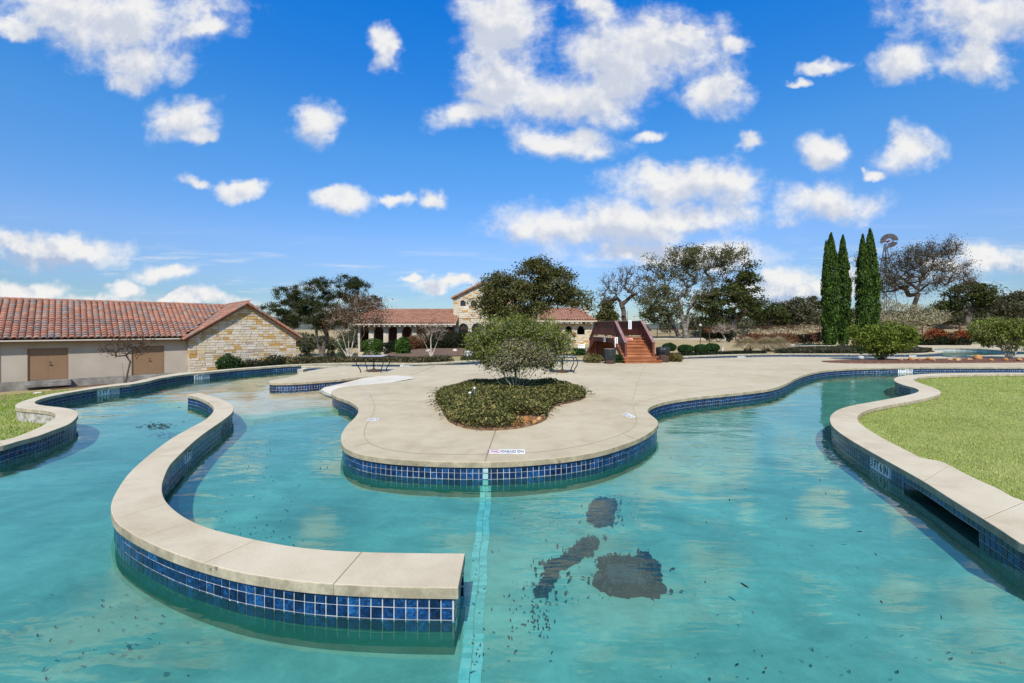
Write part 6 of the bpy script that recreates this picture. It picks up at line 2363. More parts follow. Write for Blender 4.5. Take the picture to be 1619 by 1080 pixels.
# the scrub and tree line far behind
def treeline(name, label, a, b, Y, n, h, leaf, m, seed, lump=5.0):
    rng = np.random.default_rng(seed)
    x0, x1 = cx(a, Y), cx(b, Y)
    k = int((x1 - x0) / lump) + 2
    cxs = rng.uniform(x0, x1, k * 2)
    hs = rng.uniform(0.45, 1.0, k * 2) * h
    blobs = [((q, Y + rng.uniform(-9, 9), ground_z([(q, Y)])[0] + hh * 0.5), (lump * rng.uniform(0.5, 0.95), lump * 0.6, hh * 0.5)) for q, hh in zip(cxs, hs)]
    cen = sample_blobs(blobs, n, rng, 0.35)
    v, f = leaf_cards(cen, leaf, 0.2)
    o = link(name, v, f, m)
    return tag(o, label, 'tree line', kind='stuff')


treeline('tree_line', 'far line of dark scrub oaks behind the fence', 990, 1330, 125, 17000, 5.4, 0.60, M['oak_leaf_grey'], 121)
treeline('tree_line', 'grey brown thicket behind the windmill and the bare oak', 1330, 1640, 96, 22000, 5.2, 0.50, M['oak_leaf_grey'], 122)
treeline('tree_line', 'dark scrub far off on the right', 1200, 1640, 190, 17000, 11.5, 0.9, M['oak_leaf'], 123, 8.0)
treeline('tree_line', 'low scrub far behind the stone gable', 380, 640, 110, 16000, 4.6, 0.55, M['oak_leaf_grey'], 124)
treeline('tree_line', 'brown brush in front of the fence posts', 1100, 1330, 92, 5000, 1.5, 0.35, M['dry_twig_leaf'], 125, 3.0)
treeline('tree_line', 'tall pale dry grass along the fence', 1180, 1640, 84, 9000, 0.95, 0.35, M['straw'], 126, 2.4)

# --- lawns: real blades where the photograph shows them
def lawn(name, label, poly, n, h, m, zfun, seed, fade=9.0):
    rng = np.random.default_rng(seed)
    lo_, hi_ = poly.min(0), poly.max(0)
    xy = np.column_stack((rng.uniform(lo_[0], hi_[0], n * 3), rng.uniform(lo_[1], hi_[1], n * 3)))
    d = np.hypot(xy[:, 0], xy[:, 1])
    xy = xy[rng.uniform(0, 1, len(xy)) < np.clip((fade / d) ** 1.6, 0, 1)]
    xy = xy[np.abs(xy[:, 0]) < xy[:, 1] * 1.2 + 1.0]
    xy = xy[in_poly(xy, poly[::2] if len(poly) > 300 else poly)][:n]
    k = len(xy)
    d = np.hypot(xy[:, 0], xy[:, 1])
    z = zfun(xy)
    a = rng.uniform(0, 2 * math.pi, k)
    hh = h * rng.uniform(0.5, 1.3, k) * (1 + 0.02 * d)
    w = 0.0026 * (1 + d * 0.11)
    lean = rng.uniform(0.1, 1.1, k)
    root = np.column_stack((xy, z))
    s = np.column_stack((-np.sin(a), np.cos(a), np.zeros(k))) * w[:, None]
    tip_ = root + np.column_stack((np.cos(a) * lean * hh, np.sin(a) * lean * hh, hh))
    v = np.stack((root - s, root + s, tip_), axis=1).reshape(-1, 3)
    f = np.arange(3 * k).reshape(k, 3)
    o = link(name, v, f, m)
    return tag(o, label, 'grass', kind='stuff')


rl = np.vstack([offset_open(right_outer, -0.012), [(30, 2.0), (34, 16.4)]])
lawn('grass', 'short yellow green lawn inside the curling right pool edge', rl, 520000, 0.021, M['lawn_blade'], ground_z, 131)
ll = np.vstack([offset_open(lo, 0.0)[nearest(lo, (0, 696.7)) - 5:], [F(8, 4.5, 0)[:2], F(-3, 3.0, 0)[:2], (-40, 18), (-34, 9), (-16, 4)]])
lawn('grass', 'green lawn outside the curl of the left pool edge', ll, 130000, 0.045, M['lawn_blade_green'], ground_z, 132, fade=13.0)

# --- the planted bed in the deck
bed_px = [(689.6, 636.6), (696, 644), (704, 659), (712, 668.7), (736.2, 677.5), (760.3, 681), (784.4, 681), (816.5, 678.3), (840.6, 673.5), (858.3, 667), (865, 661), (868, 652), (877, 643), (904.8, 636.4), (921, 631.8), (926, 627.5),
          (915, 620), (890, 615), (850, 612.5), (815, 612), (770, 612.5), (735, 615.5), (706, 622), (692, 630)]
bed_c_ = smooth_curve(trace(bed_px), 0.10, closed=True)
bed = bed_c_ if area(bed_c_) > 0 else bed_c_[::-1]
mb = MB()
prism(mb, bed, 0.035, -0.02, 0.03)
soil = mb.build('planting_bed', M['soil'])
tag(soil, 'kidney shaped planting bed of brown soil set in the deck', 'planting bed', kind='structure')
inner = offset_closed(bed, -0.02)
NB = 56000
lo_, hi_ = bed.min(0), bed.max(0)
xy = np.column_stack((RNG.uniform(lo_[0], hi_[0], NB * 2), RNG.uniform(lo_[1], hi_[1], NB * 2)))
xy = xy[in_poly(xy, inner)][:NB]
# leave the stony front corner open
gap_c = P(848, 669)[:2]
xy = xy[np.hypot((xy[:, 0] - gap_c[0]) / 0.52, (xy[:, 1] - gap_c[1]) / 0.42) > 1]
ed = np.sqrt(((xy[:, None, :] - inner[None, ::3]) ** 2).sum(-1)).min(1)
hump = 0.13 + 0.17 * np.clip(ed / 0.45, 0, 1)
lump = 0.94 + 0.12 * np.sin(xy[:, 0] * 5.1 + 1.3 * np.sin(xy[:, 1] * 3.3)) * np.sin(xy[:, 1] * 4.3 + xy[:, 0])
z = 0.03 + hump * lump * np.sqrt(RNG.uniform(0.03, 1.0, len(xy)))
v, f = leaf_cards(np.column_stack((xy, z)), 0.052, 0.25, 0.55)
tag(link('ground_cover', v, f, M['jasmine_leaf']), 'dense green and gold ground cover filling the bed in the deck', 'ground cover', kind='stuff')
# runners straying over the concrete
mb = MB()
rv, rf = [], []
for k in range(150):
    i = rnd.randrange(len(bed))
    p = bed[i]
    n_ = p - bed.mean(0)
    n_ /= np.linalg.norm(n_)
    if p[1] < 8.0 and rnd.random() < 0.6:
        continue
    a = math.atan2(n_[1], n_[0]) + rnd.uniform(-0.7, 0.7)
    L = rnd.uniform(0.08, 0.38)
    q0 = np.array((p[0] - n_[0] * 0.1, p[1] - n_[1] * 0.1, 0.07))
    q1 = q0 + np.array((math.cos(a), math.sin(a), 0)) * L * 0.6 + np.array((0, 0, rnd.uniform(-0.02, 0.10)))
    q2 = q1 + np.array((math.cos(a + .3), math.sin(a + .3), 0)) * L * 0.5 - np.array((0, 0, 0.02))
    q2[2] = max(q2[2], 0.012)
    q1[2] = max(q1[2], 0.02)
    mb.tube([q0, q1, q2], 0.0035, 4, cap=False)
    for m_ in range(7):
        t = rnd.random()
        c = q1 + (q2 - q1) * t if rnd.random() < .6 else q0 + (q1 - q0) * t
        rv.append(c + np.array((rnd.uniform(-.02, .02), rnd.uniform(-.02, .02), rnd.uniform(0, .02))))
o = mb.build('runner_stems', M['bark_twig'])
tag(o, 'thin runners of ground cover straying over the deck around the bed', 'ground cover', kind='stuff')
v, f = leaf_cards(np.array(rv), 0.042, 0.3)
l_ = link('runner_leaves', v, f, M['jasmine_leaf'], o)


def rock(name, label, cat, c, r, m, seed, group=None, flat=0.7, parent=None):
    rng = random.Random(seed)
    bm_ = bmesh.new()
    bmesh.ops.create_icosphere(bm_, subdivisions=2, radius=1.0)
    k = [Vector((rng.uniform(-1, 1), rng.uniform(-1, 1), rng.uniform(-1, 1))).normalized() for _ in range(7)]
    cut = [rng.uniform(0.55, 0.85) for _ in k]
    for vtx in bm_.verts:
        p = vtx.co.copy()
        for d, cc in zip(k, cut):
            e = p.dot(d) - cc
            if e > 0:
                p -= d * e
        vtx.co = Vector((p.x * r, p.y * r * 0.85, p.z * r * flat))
    vs = [v_.co + Vector(c) for v_ in bm_.verts]
    fs = [tuple(v_.index for v_ in f_.verts) for f_ in bm_.faces]
    bm_.free()
    o = link(name, vs, fs, m)
    return tag(o, label, cat, group)


i_ = 0
for px, py, r, lb in ((811, 676.5, 0.075, 'bright orange stone at the front edge of the deck bed'), (832, 669.5, 0.085, 'pointed tan stone in the open corner of the deck bed'), (845, 671.5, 0.05, 'small tan stone right of the pointed one in the deck bed'),
                      (853, 667.5, 0.06, 'rounded tan stone near the right corner of the deck bed'), (859, 663, 0.05, 'small brown stone at the far end of the bed corner'), (824, 675.5, 0.04, 'little tan stone between the orange and pointed stones')):
    p = P(px, py)
    rock('stone', lb, 'stone', (p[0], p[1], 0.035 + r * 0.35), r, M['rock_orange'], 200 + i_, 'stones along the edge of the deck bed', 0.85)
    i_ += 1
gv_ = []
gf_ = []
for k in range(170):
    a, b = rnd.uniform(-0.48, 0.42), rnd.uniform(-0.34, 0.34)
    c = (gap_c[0] + a, gap_c[1] + b)
    if not in_poly(np.array([c]), offset_closed(bed, 0.04))[0]:
        continue
    s = rnd.uniform(0.012, 0.032)
    ang = rnd.random() * 6.28
    vs = [Vector((x * s, y * s * .8, zz * s * .7)) for x, y, zz in ((1, 0, 0), (0, 1, 0), (-1, 0, 0), (0, -1, 0), (0.1, 0, 1), (0, 0.1, -1))]
    R = Matrix.Rotation(ang, 3, 'Z')
    b0 = len(gv_)
    gv_.extend([tuple(R @ q + Vector((c[0], c[1], 0.04))) for q in vs])
    gf_.extend([(b0 + i, b0 + j, b0 + q) for i, j, q in ((0, 1, 4), (1, 2, 4), (2, 3, 4), (3, 0, 4), (1, 0, 5), (2, 1, 5), (3, 2, 5), (0, 3, 5))])
tag(link('gravel', gv_, gf_, M['rock_orange']), 'small tan gravel in the open corner of the deck bed', 'gravel', kind='stuff')

# mulch strip with rocks across the right hand deck
up_px = [(1299, 571.9), (1330, 570.6), (1369, 569.8), (1450, 568.8), (1547, 567.4), (1619, 567.6), (1700, 567.8)]
dn_px = [(1700, 573.6), (1619, 573.4), (1540, 574.2), (1450, 574.8), (1369, 575.0), (1335, 574.4), (1310, 573.2)]
mp = np.vstack([trace(up_px), trace(dn_px)])
mb = MB()
prism(mb, mp, 0.05, -0.02, 0.03)
tag(mb.build('mulch_strip', M['mulch']), 'long strip of red brown bark mulch across the right deck', 'mulch bed', kind='structure')
for k, (px, py, r) in enumerate(((1441, 571, 0.16), (1454, 571.5, 0.14), (1469, 571, 0.16), (1477, 572, 0.10), (1502, 571.3, 0.12), (1515, 571.6, 0.13), (1533, 571, 0.14), (1547, 569.2, 0.24), (1567, 571.8, 0.12), (1590, 571.8, 0.15), (1612, 572, 0.16), (1424, 572, 0.10))):
    p = P(px, py)
    nm = ['rusty lump of rock by the yellow green shrub', 'second rusty rock from the yellow green shrub', 'larger flat rusty rock at mid strip', 'small rusty rock right of the larger flat one', 'low rusty rock left of the tall one in the mulch', 'squat rusty rock near the tall one',
          'rusty rock touching the tall one in the mulch', 'tallest orange rock in the mulch strip', 'low rusty rock just right of the tallest one', 'rusty rock under the open based shrub', 'rusty rock at the right end of the mulch strip', 'smallest rusty rock beneath the yellow green shrub'][k]
    rock('rock', nm, 'rock', (p[0], p[1], 0.05 + r * 0.3), r, M['rock_orange'], 230 + k, 'rusty rocks in the mulch strip', 0.7)
# mulch slope with pale rocks below the clubhouse
terrain_patch('mulch_slope', ([(600, 566.5), (640, 565.5), (690, 564.5), (748, 563)], [(612, 552), (650, 549), (700, 548), (752, 548)]), None, M['mulch_dark'], 'brown mulch slope below the clubhouse', 'mulch bed', 0.05)
for k, (px, py, r, lb) in enumerate(((600, 556, 0.28, 'white rock beside the spreading bright green shrub'), (645, 557.5, 0.24, 'white rock at the foot of the upright green shrub'), (677, 556.5, 0.27, 'white rock behind the small crepe myrtle stem'), (720, 556, 0.27, 'pale rock alone on the mulch right of the crepe myrtle'), (609, 547, 0.3, 'pale boulder between the two bright green shrubs'))):
    p = ground_at(px, py)
    rock('rock', lb, 'rock', (p[0], p[1], p[2] + r * 0.35), r, M['rock_white'], 260 + k, None, 0.7)
p = ground_at(60, 622.5)
rock('rock', 'flat white rock lying on the left lawn before the building steps', 'rock', (p[0], p[1], p[2] + 0.04), 0.22, M['rock_white'], 270, None, 0.4)
terrain_patch('mulch_bed', ([(80, 617), (150, 610.5), (205, 603.5)], [(80, 612.2), (150, 606.2), (205, 601)]), None, M['mulch'], 'reddish mulch along the foundation of the low building', 'mulch bed', 0.03)
terrain_patch('path', ([(1000, 537.6), (1080, 537.6), (1180, 537.4)], [(1000, 534.4), (1080, 534.4), (1180, 534.2)]), None, M['deck'], 'pale path crossing the lawn behind the boxwoods', 'path', 0.03)

# ------------------------------------------------------------------ the wooden bridge with its stairs
Yb0 = 21.9
FA = math.radians(5)
B0 = P(988, 574.8)
FB, MBx = frame(B0[:2], (math.cos(FA), math.sin(FA)), (-math.sin(FA), math.cos(FA)))   # along the stair front, up the stairs
bridge = thing('wooden_bridge', 'red stained wooden footbridge with stairs and boarded railings over the far channel', 'bridge', (*FB(0.95, 0, 0)[:2], 0))
WB, RISE, RUN, NS = 1.74, 0.152, 0.27, 8
PLAT = RISE * NS
s_plat0, s_plat1 = RUN * (NS - 1), RUN * (NS - 1) + 3.7


def lb(mb, x0, x1, s0_, s1_, z0, z1):
    return mb.box((x0, s0_, z0), (x1, s1_, z1), MBx)


for k in range(NS - 1):
    s = k * RUN
    x1 = WB + (0.12 if k == 0 else 0.04 if k == 1 else 0)
    for j in range(2):
        mb = MB()
        lb(mb, 0 - 0.04 * (k == 0), x1, s - 0.03 + j * 0.148, s + 0.112 + j * 0.148, (k + 1) * RISE - 0.036, (k + 1) * RISE)
        mb.build('tread', M['wood_step'], bridge)
    mb = MB()
    lb(mb, 0.02, x1 - 0.02, s, s + 0.022, k * RISE + (0.004 if k == 0 else 0.0), (k + 1) * RISE - 0.038)
    mb.build('riser', M['wood_step'], bridge)
mb = MB()
lb(mb, 0.02, WB - 0.02, s_plat0, s_plat0 + 0.022, PLAT - RISE, PLAT - 0.04)
mb.build('riser', M['wood_step'], bridge)
nb_ = int((s_plat1 - s_plat0) / 0.146)
for k in range(nb_):
    mb = MB()
    lb(mb, 0, WB, s_plat0 - 0.03 + k * 0.146, s_plat0 + 0.112 + k * 0.146, PLAT - 0.036, PLAT)
    mb.build('deck_board', M['wood_step'], bridge)
for x in (0.0, WB - 0.05):
    mb = MB()
    lb(mb, x, x + 0.05, s_plat0, s_plat1, PLAT - 0.29, PLAT - 0.04)
    mb.bar(FB(x + 0.025, 0.05, 0.05), FB(x + 0.025, s_plat0 + 0.1, PLAT - 0.14), 0.05, 0.22)
    mb.bar(FB(x + 0.025, s_plat1 - 0.1, PLAT - 0.14), FB(x + 0.025, s_plat1 + 2.0, -0.05), 0.05, 0.22)
    mb.build('stringer', M['wood_rail'], bridge)
for k in range(6):
    s = s_plat1 + 0.06 + k * RUN
    mb = MB()
    lb(mb, 0, WB, s, s + 0.29, PLAT - (k + 1) * RISE - 0.036, PLAT - (k + 1) * RISE)
    mb.build('tread', M['wood_step'], bridge)
    mb = MB()
    lb(mb, 0.06, WB - 0.06, s - 0.02, s - 0.002, PLAT - (k + 1) * RISE - (0.0 if k < 5 else 1.0), PLAT - k * RISE - 0.04)
    mb.build('riser', M['wood_step'], bridge)  # far risers added to close the back and darken the underside
for k in range(9):
    s = s_plat0 + 0.2 + k * 0.42
    mb = MB()
    lb(mb, -0.045, -0.002, s, s + 0.14, PLAT - 0.035, PLAT + 0.035)
    mb.build('joist_end', M['fascia_pale'], bridge)  # pale colour stands in for sunlight on the joist ends
for s in (s_plat0 + 0.1, s_plat1 - 0.2):
    for x in (0.07, WB - 0.19):
        mb = MB()
        lb(mb, x, x + 0.12, s, s + 0.12, -0.6, PLAT - 0.04)
        mb.build('post', M['wood_rail'], bridge)
RAILH = 0.88
# boards added on the right side so it stays dark under the deck
n_ = int((s_plat1 - s_plat0) / 0.150)
for k in range(n_):
    s = s_plat0 + 0.03 + k * 0.150
    mb = MB()
    lb(mb, WB - 0.075, WB - 0.052, s, s + 0.142, -0.5, PLAT - 0.06)
    mb.build('added_skirt_board', M['wood_rail'], bridge)
for side, x in (('l', 0.13), ('r', WB - 0.20)):
    # level railing
    top = PLAT + RAILH
    n = int((s_plat1 - s_plat0) / 0.150)
    for k in range(n):
        s = s_plat0 + 0.03 + k * 0.150
        mb = MB()
        lb(mb, x, x + 0.028, s, s + 0.142, PLAT + 0.14, top - 0.04)
        mb.build('board', M['wood_rail'], bridge)
    mb = MB()
    lb(mb, x - 0.05, x + 0.10, s_plat0 - 0.06, s_plat1 + 0.06, top - 0.038, top)
    mb.build('rail_cap', M['wood_cap'], bridge)
    mb = MB()
    lb(mb, x + 0.03, x + 0.075, s_plat0, s_plat1, PLAT + 0.10, PLAT + 0.19)
    lb(mb, x + 0.03, x + 0.075, s_plat0, s_plat1, top - 0.13, top - 0.04)
    mb.build('rail_beam', M['wood_rail'], bridge)
    # railing down the stairs, near side and far side
    for sgn in (0, 1):
        sa = 0.38 if sgn == 0 else s_plat1 + 1.45
        sb = s_plat0 if sgn == 0 else s_plat1
        za_ = 1.03 if sgn == 0 else 1.0
        ns = int(abs(sb - sa) / 0.150)
        for k in range(ns):
            s = min(sa, sb) + 0.01 + k * 0.150
            zc0 = za_ + (top - za_) * ((s + 0.07) - sa) / (sb - sa)
            zs = PLAT * min(1, max(0.0, ((s + 0.07) - (0 if sgn == 0 else s_plat1 + 1.9)) / (sb - (0 if sgn == 0 else s_plat1 + 1.9))))
            mb = MB()
            lb(mb, x, x + 0.028, s, s + 0.142, zs + 0.26, zc0 - 0.05)
            mb.build('board', M['wood_rail'], bridge)
        mb = MB()
        mb.bar(FB(x + 0.025, sa - 0.08 * (1 if sgn == 0 else -1), za_ - 0.04), FB(x + 0.025, sb, top - 0.018), 0.15, 0.038)
        mb.build('rail_cap', M['wood_cap'], bridge)
        mb = MB()
        mb.bar(FB(x + 0.055, sa, za_ - 0.62), FB(x + 0.055, sb, PLAT + 0.2), 0.045, 0.09)
        mb.build('rail_beam', M['wood_rail'], bridge)
        mb = MB()
        lb(mb, x - 0.02, x + 0.08, sa - 0.05, sa + 0.05, 0.30 if sgn == 0 else 0.1, za_ - 0.02)
        mb.build('post', M['wood_rail'], bridge)
    for s in (s_plat0, s_plat1):
        mb = MB()
        lb(mb, x - 0.02, x + 0.08, s - 0.05, s + 0.05, PLAT, top - 0.04)
        mb.build('post', M['wood_rail'], bridge)


def board_sign(name, label, c, w, h, facing, lines, m=None, th=0.012, vertical=False, dark='sign_dark', parent=None):
    """flat notice board with illegible printed lines"""
    f = Vector((facing[0], facing[1], 0)).normalized()
    r = Vector((-f.y, f.x, 0))
    T = Matrix(((r.x, -f.x, 0, c[0]), (r.y, -f.y, 0, c[1]), (0, 0, 1, c[2]), (0, 0, 0, 1)))
    o = tag(thing(name, label, 'sign', c), None)
    mb = MB()
    mb.box((-w / 2, 0, -h / 2), (w / 2, th, h / 2), T)
    mb.build('panel', M['sign_white'], o)
    mb = MB()
    for (x0, x1, z0, z1) in lines:
        mb.box((x0 * w, -0.002, z0 * h), (x1 * w, -0.0005, z1 * h), T)
    mb.build('print', M[dark], o)
    return o


glyph_rows = [(-0.14, 0.14, z - 0.03, z + 0.028) for z in np.arange(-0.38, 0.42, 0.095)]
# three boards fixed to the bridge
c = FB(WB - 0.235, s_plat0 + 1.15, PLAT + 0.52)
dir_in = -np.array((math.cos(FA), math.sin(FA)))
c2 = FB(0.62, s_plat0 + 2.1, PLAT + 0.5)
c = at(996, 513.5, 24.2)
board_sign('sign_board', 'tall white notice hung on the right railing of the bridge', (c[0] + 0.0, c[1], c[2]), 0.17, 0.47, (-0.5, -1), glyph_rows)
c = FB(0.035, 1.42, 0.98)
board_sign('sign_board', 'tall white notice on the left side of the stairs', c, 0.15, 0.52, (-0.25, -1), glyph_rows)
c = FB(-0.115, s_plat0 + 1.15, PLAT - 0.16)
board_sign('sign_board', 'square white notice on the beam under the bridge deck', c, 0.30, 0.22, (-math.cos(FA), -math.sin(FA)), [(-0.35, 0.35, 0.18, 0.28), (-0.35, 0.3, 0.0, 0.1), (-0.35, 0.2, -0.2, -0.1)])
c = FB(0.80, s_plat0 - 0.012, PLAT - 0.085)
board_sign('sign_board', 'wide white and pink notice on the top riser of the stairs', c, 0.52, 0.10, (math.sin(FA), -math.cos(FA)), [(-0.45, 0.45, -0.42, 0.0), (-0.2, 0.2, 0.15, 0.35)], dark='sign_red')
# boards standing on the bank
def standing_sign(label, px, py, Y, w, h, lines):
    c = at(px, py, Y)
    g = ground_z([c[:2]])[0]
    o = board_sign('sign_board', label, tuple(c), w, h, (-0.1, -1), lines)
    mb = MB()
    for s in (-0.35, 0.35):
        mb.box((c[0] + s * w - 0.012, c[1] + 0.014 + 0.05 * s * 0, g - 0.1), (c[0] + s * w + 0.012, c[1] + 0.05, c[2] + h * 0.3))
    mb.build('post', M['dark_metal'], o)


standing_sign('white board with dark print standing on the bank left of the round tree', 741, 559, 24.6, 0.44, 0.30, [(-0.40, -0.28, -0.1, 0.35), (-0.2, 0.0, 0.12, 0.32), (0.1, 0.35, -0.05, 0.30), (-0.1, 0.1, -0.35, -0.15)])
standing_sign('plain white board standing on the bank left of the bridge', 919.5, 547.5, 31.0, 0.46, 0.26, [(-0.3, 0.3, 0.1, 0.2)])

# trash bins
def bin_left():
    c = P(966, 575.4)
    c[1] += 0.25
    t = thing('trash_bin', 'round brown trash bin with grey green liner left of the bridge stairs', 'trash bin', c)
    MB().lathe(c, [(0.255, 0), (0.265, 0.05), (0.265, 0.30), (0.25, 0.66)], 26).build('drum', M['bin_brown'], t, True)
    mb = MB()
    n = 36
    prof = [(0.272, 0.20), (0.285, 0.24), (0.288, 0.66), (0.292, 0.69), (0.262, 0.695), (0.235, 0.62)]
    mb.lathe(c, prof, n)
    for i in range(len(mb.v)):
        x, y, z = mb.v[i]
        a = math.atan2(y - c[1], x - c[0])
        k = 1 + 0.022 * math.sin(a * 9) + 0.018 * math.sin(a * 17 + z * 22)
        dz = 0.022 * math.sin(a * 5) if z - c[2] < 0.25 else 0.0
        mb.v[i] = (c[0] + (x - c[0]) * k, c[1] + (y - c[1]) * k, z + dz)
    mb.build('liner', M['bin_liner'], t, True)
    mb = MB()
    mb.lathe((c[0], c[1], c[2] + 0.69), [(0.262, 0.006), (0.27, 0.02), (0.255, 0.028)], 26)
    mb.build('rim', M['wood_cap'], t, True)


def bin_right():
    c = P(1051, 573.0)
    c[1] += 0.28
    t = thing('trash_bin', 'brown pebbled trash bin with black plastic bag right of the bridge stairs', 'trash bin', c)
    MB().lathe(c, [(0.29, 0), (0.30, 0.04), (0.30, 0.64), (0.28, 0.66)], 24).build('drum', M['bin_brown'], t, True)
    mb = MB()
    mb.lathe(c, [(0.305, 0.38), (0.33, 0.42), (0.335, 0.60), (0.325, 0.72), (0.29, 0.745), (0.24, 0.70)], 40)
    for i in range(len(mb.v)):
        x, y, z = mb.v[i]
        a = math.atan2(y - c[1], x - c[0])
        k = 1 + 0.03 * math.sin(a * 7 + z * 9) + 0.025 * math.sin(a * 15 + z * 30)
        dz = 0.05 * math.sin(a * 3 + 1) if z - c[2] < 0.41 else 0.012 * math.sin(a * 8)
        mb.v[i] = (c[0] + (x - c[0]) * k, c[1] + (y - c[1]) * k, z + dz)
    mb.build('bag', M['bag'], t, True)


bin_left()
bin_right()


# metal tables on the deck
def table(label, c, s, h):
    t = thing('metal_table', label, 'table', c, 'metal tables on the deck')
    mb = MB()
    mb.box((c[0] - s / 2, c[1] - s / 2, h - 0.012), (c[0] + s / 2, c[1] + s / 2, h))
    mb.build('tabletop', M['table_top'], t)
    mb = MB()
    k = s / 2 + 0.012
    for a, b in (((-k, -k), (k, -k)), ((k, -k), (k, k)), ((k, k), (-k, k)), ((-k, k), (-k, -k))):
        mb.bar((c[0] + a[0], c[1] + a[1], h - 0.022), (c[0] + b[0], c[1] + b[1], h - 0.022), 0.024, 0.036)
    mb.build('rim', M['iron'], t)
    for sx, sy in ((-1, -1), (1, -1), (1, 1), (-1, 1)):
        d = s / 2 * 1.0
        pts = []
        for q in np.linspace(0, 1, 8):
            o_ = d + 0.06 * math.sin(q * math.pi * 1.6) - 0.02 * q
            pts.append((c[0] + sx * o_, c[1] + sy * o_, h - 0.035 - (h - 0.04) * q))
        MB().tube(pts, 0.019, 6).build('leg', M['iron'], t)
    mb = MB()
    mb.tube([(c[0], c[1], 0.03), (c[0], c[1], h - 0.02)], 0.026, 8)
    mb.build('pole', M['iron'], t)
    MB().lathe((c[0], c[1], 0.003), [(0.24, 0), (0.24, 0.05), (0.10, 0.085), (0.05, 0.12)], 20).build('base_plate', M['bin_brown'], t)


Yt = 17.9
table('square metal table standing alone on the deck left of the bed', (cx(591, Yt), Yt, 0.003), 0.93, 0.62)
Yt = 17.6
table('square metal table half hidden behind the round tree', (cx(889, Yt), Yt, 0.003), 0.93, 0.62)


# deck markers
def deck_marker(label_txt, px, w, h, ang, label, red=False):
    c = P(*px)
    T = Matrix.Translation((c[0], c[1], 0.003)) @ Matrix.Rotation(ang, 4, 'Z')
    o = None
    mb = MB()
    n = 6 if w > 0.4 else 3
    for k in range(n):
        mb.box((-w / 2 + k * w / n + 0.001, -h / 2, -0.002), (-w / 2 + (k + 1) * w / n - 0.001, h / 2, 0.003), T)
    o = mb.build('deck_marker', M['marker_white'])
    tag(o, label, 'deck marker', 'white marker tiles set in the deck')
    vs, fs = text_faces(label_txt, h * 0.9, 0.001)
    tw = w * (0.60 if red else 0.86)
    vs = vs * np.array((tw / np.ptp(vs[:, 0]), h * 0.62 / np.ptp(vs[:, 1]), 1))
    dx = -w * 0.16 if red else 0.0
    letters(np.array([T @ Vector((v[0] + dx, v[1], v[2] + 0.0045)) for v in vs]), fs, o)
    if red:
        mb = MB()
        R = h * 0.40
        x0 = w * 0.34
        ring = [(x0 + R * 1.15 * math.cos(a), R * math.sin(a)) for a in np.linspace(0, 2 * math.pi, 25)]
        for p, q in zip(ring[:-1], ring[1:]):
            mb.bar(T @ Vector((p[0], p[1], 0.0042)), T @ Vector((q[0], q[1], 0.0042)), 0.012, 0.001)
        mb.bar(T @ Vector((x0 - R * 0.8, R * 0.7, 0.0048)), T @ Vector((x0 + R * 0.8, -R * 0.7, 0.0048)), 0.012, 0.001)
        mb.build('no_diving_symbol', M['marker_red'], o)
        mb = MB()
        mb.bar(T @ Vector((x0 - R * 0.6, -R * 0.3, 0.0054)), T @ Vector((x0 + R * 0.1, R * 0.15, 0.0054)), 0.016, 0.001)
        mb.bar(T @ Vector((x0 + R * 0.1, R * 0.15, 0.0054)), T @ Vector((x0 + R * 0.6, R * 0.1, 0.0054)), 0.012, 0.001)
        mb.build('diver_figure', M['marker_black'], o)
    return o


deck_marker('NO DIVING', (801.5, 714.4), 0.50, 0.20, math.pi, 'NO DIVING marker tiles at the front edge of the deck', red=True)
a_ = P(1003, 662) - P(984, 652)
deck_marker('3 FT', (993.2, 656.8), 0.40, 0.15, math.atan2(a_[1], a_[0]) + math.pi, 'white marker tiles at the right side of the deck tip')
a_ = P(597, 661) - P(584, 666)
deck_marker('3 FT', (590.5, 663.4), 0.20, 0.17, math.pi, 'white marker tiles at the left side of the deck tip')
p_ = P(577, 628)
mb = MB()
for k in range(5):
    mb.box((p_[0] - 0.1, p_[1] - 0.09 + k * 0.04, 0.0045), (p_[0] + 0.1, p_[1] - 0.07 + k * 0.04, 0.006))
mb.box((p_[0] - 0.12, p_[1] - 0.12, 0.001), (p_[0] + 0.12, p_[1] + 0.12, 0.0035))
tag(mb.build('deck_drain', M['gutter']), 'small grey drain plate set in the deck near the left inlet', 'drain')
p_ = P(1146, 617.5)
mb = MB()
mb.box((p_[0] - 0.17, p_[1] - 0.06, 0.001), (p_[0] + 0.17, p_[1] + 0.06, 0.005))
tag(mb.build('deck_drain', M['gutter']), 'small grey plate set in the deck near the right channel', 'drain')
# sprinkler pipes in the bed
for px, py, h, r, lb_ in ((750.3, 629.5, 0.20, 0.019, 'tall thin white sprinkler pipe in the bed'), (743, 629.5, 0.10, 0.026, 'short thick white sprinkler pipe in the bed')):
    p = P(px, py, 0.2)
    MBp = MB().lathe((p[0], p[1], 0.2), [(r, -0.15), (r, h), (r * 1.25, h + 0.002), (r * 1.25, h + 0.03), (r * 0.6, h + 0.035)], 12)
    tag(MBp.build('sprinkler_pipe', M['pvc'], None, True), lb_, 'pipe')
p = P(1361, 570.4)
t = thing('garden_light', 'small grey ball light beside the mulch strip', 'light', (p[0], p[1], 0))
MB().lathe((p[0], p[1], 0.0), [(0.05, 0), (0.05, 0.05), (0.14, 0.09), (0.15, 0.17), (0.12, 0.24), (0.04, 0.26)], 18).build('globe', M['table_top'], t, True)
MB().lathe((p[0], p[1], 0.0), [(0.09, 0.0), (0.09, 0.03), (0.07, 0.045)], 18).build('foot', M['gutter'], t, True)

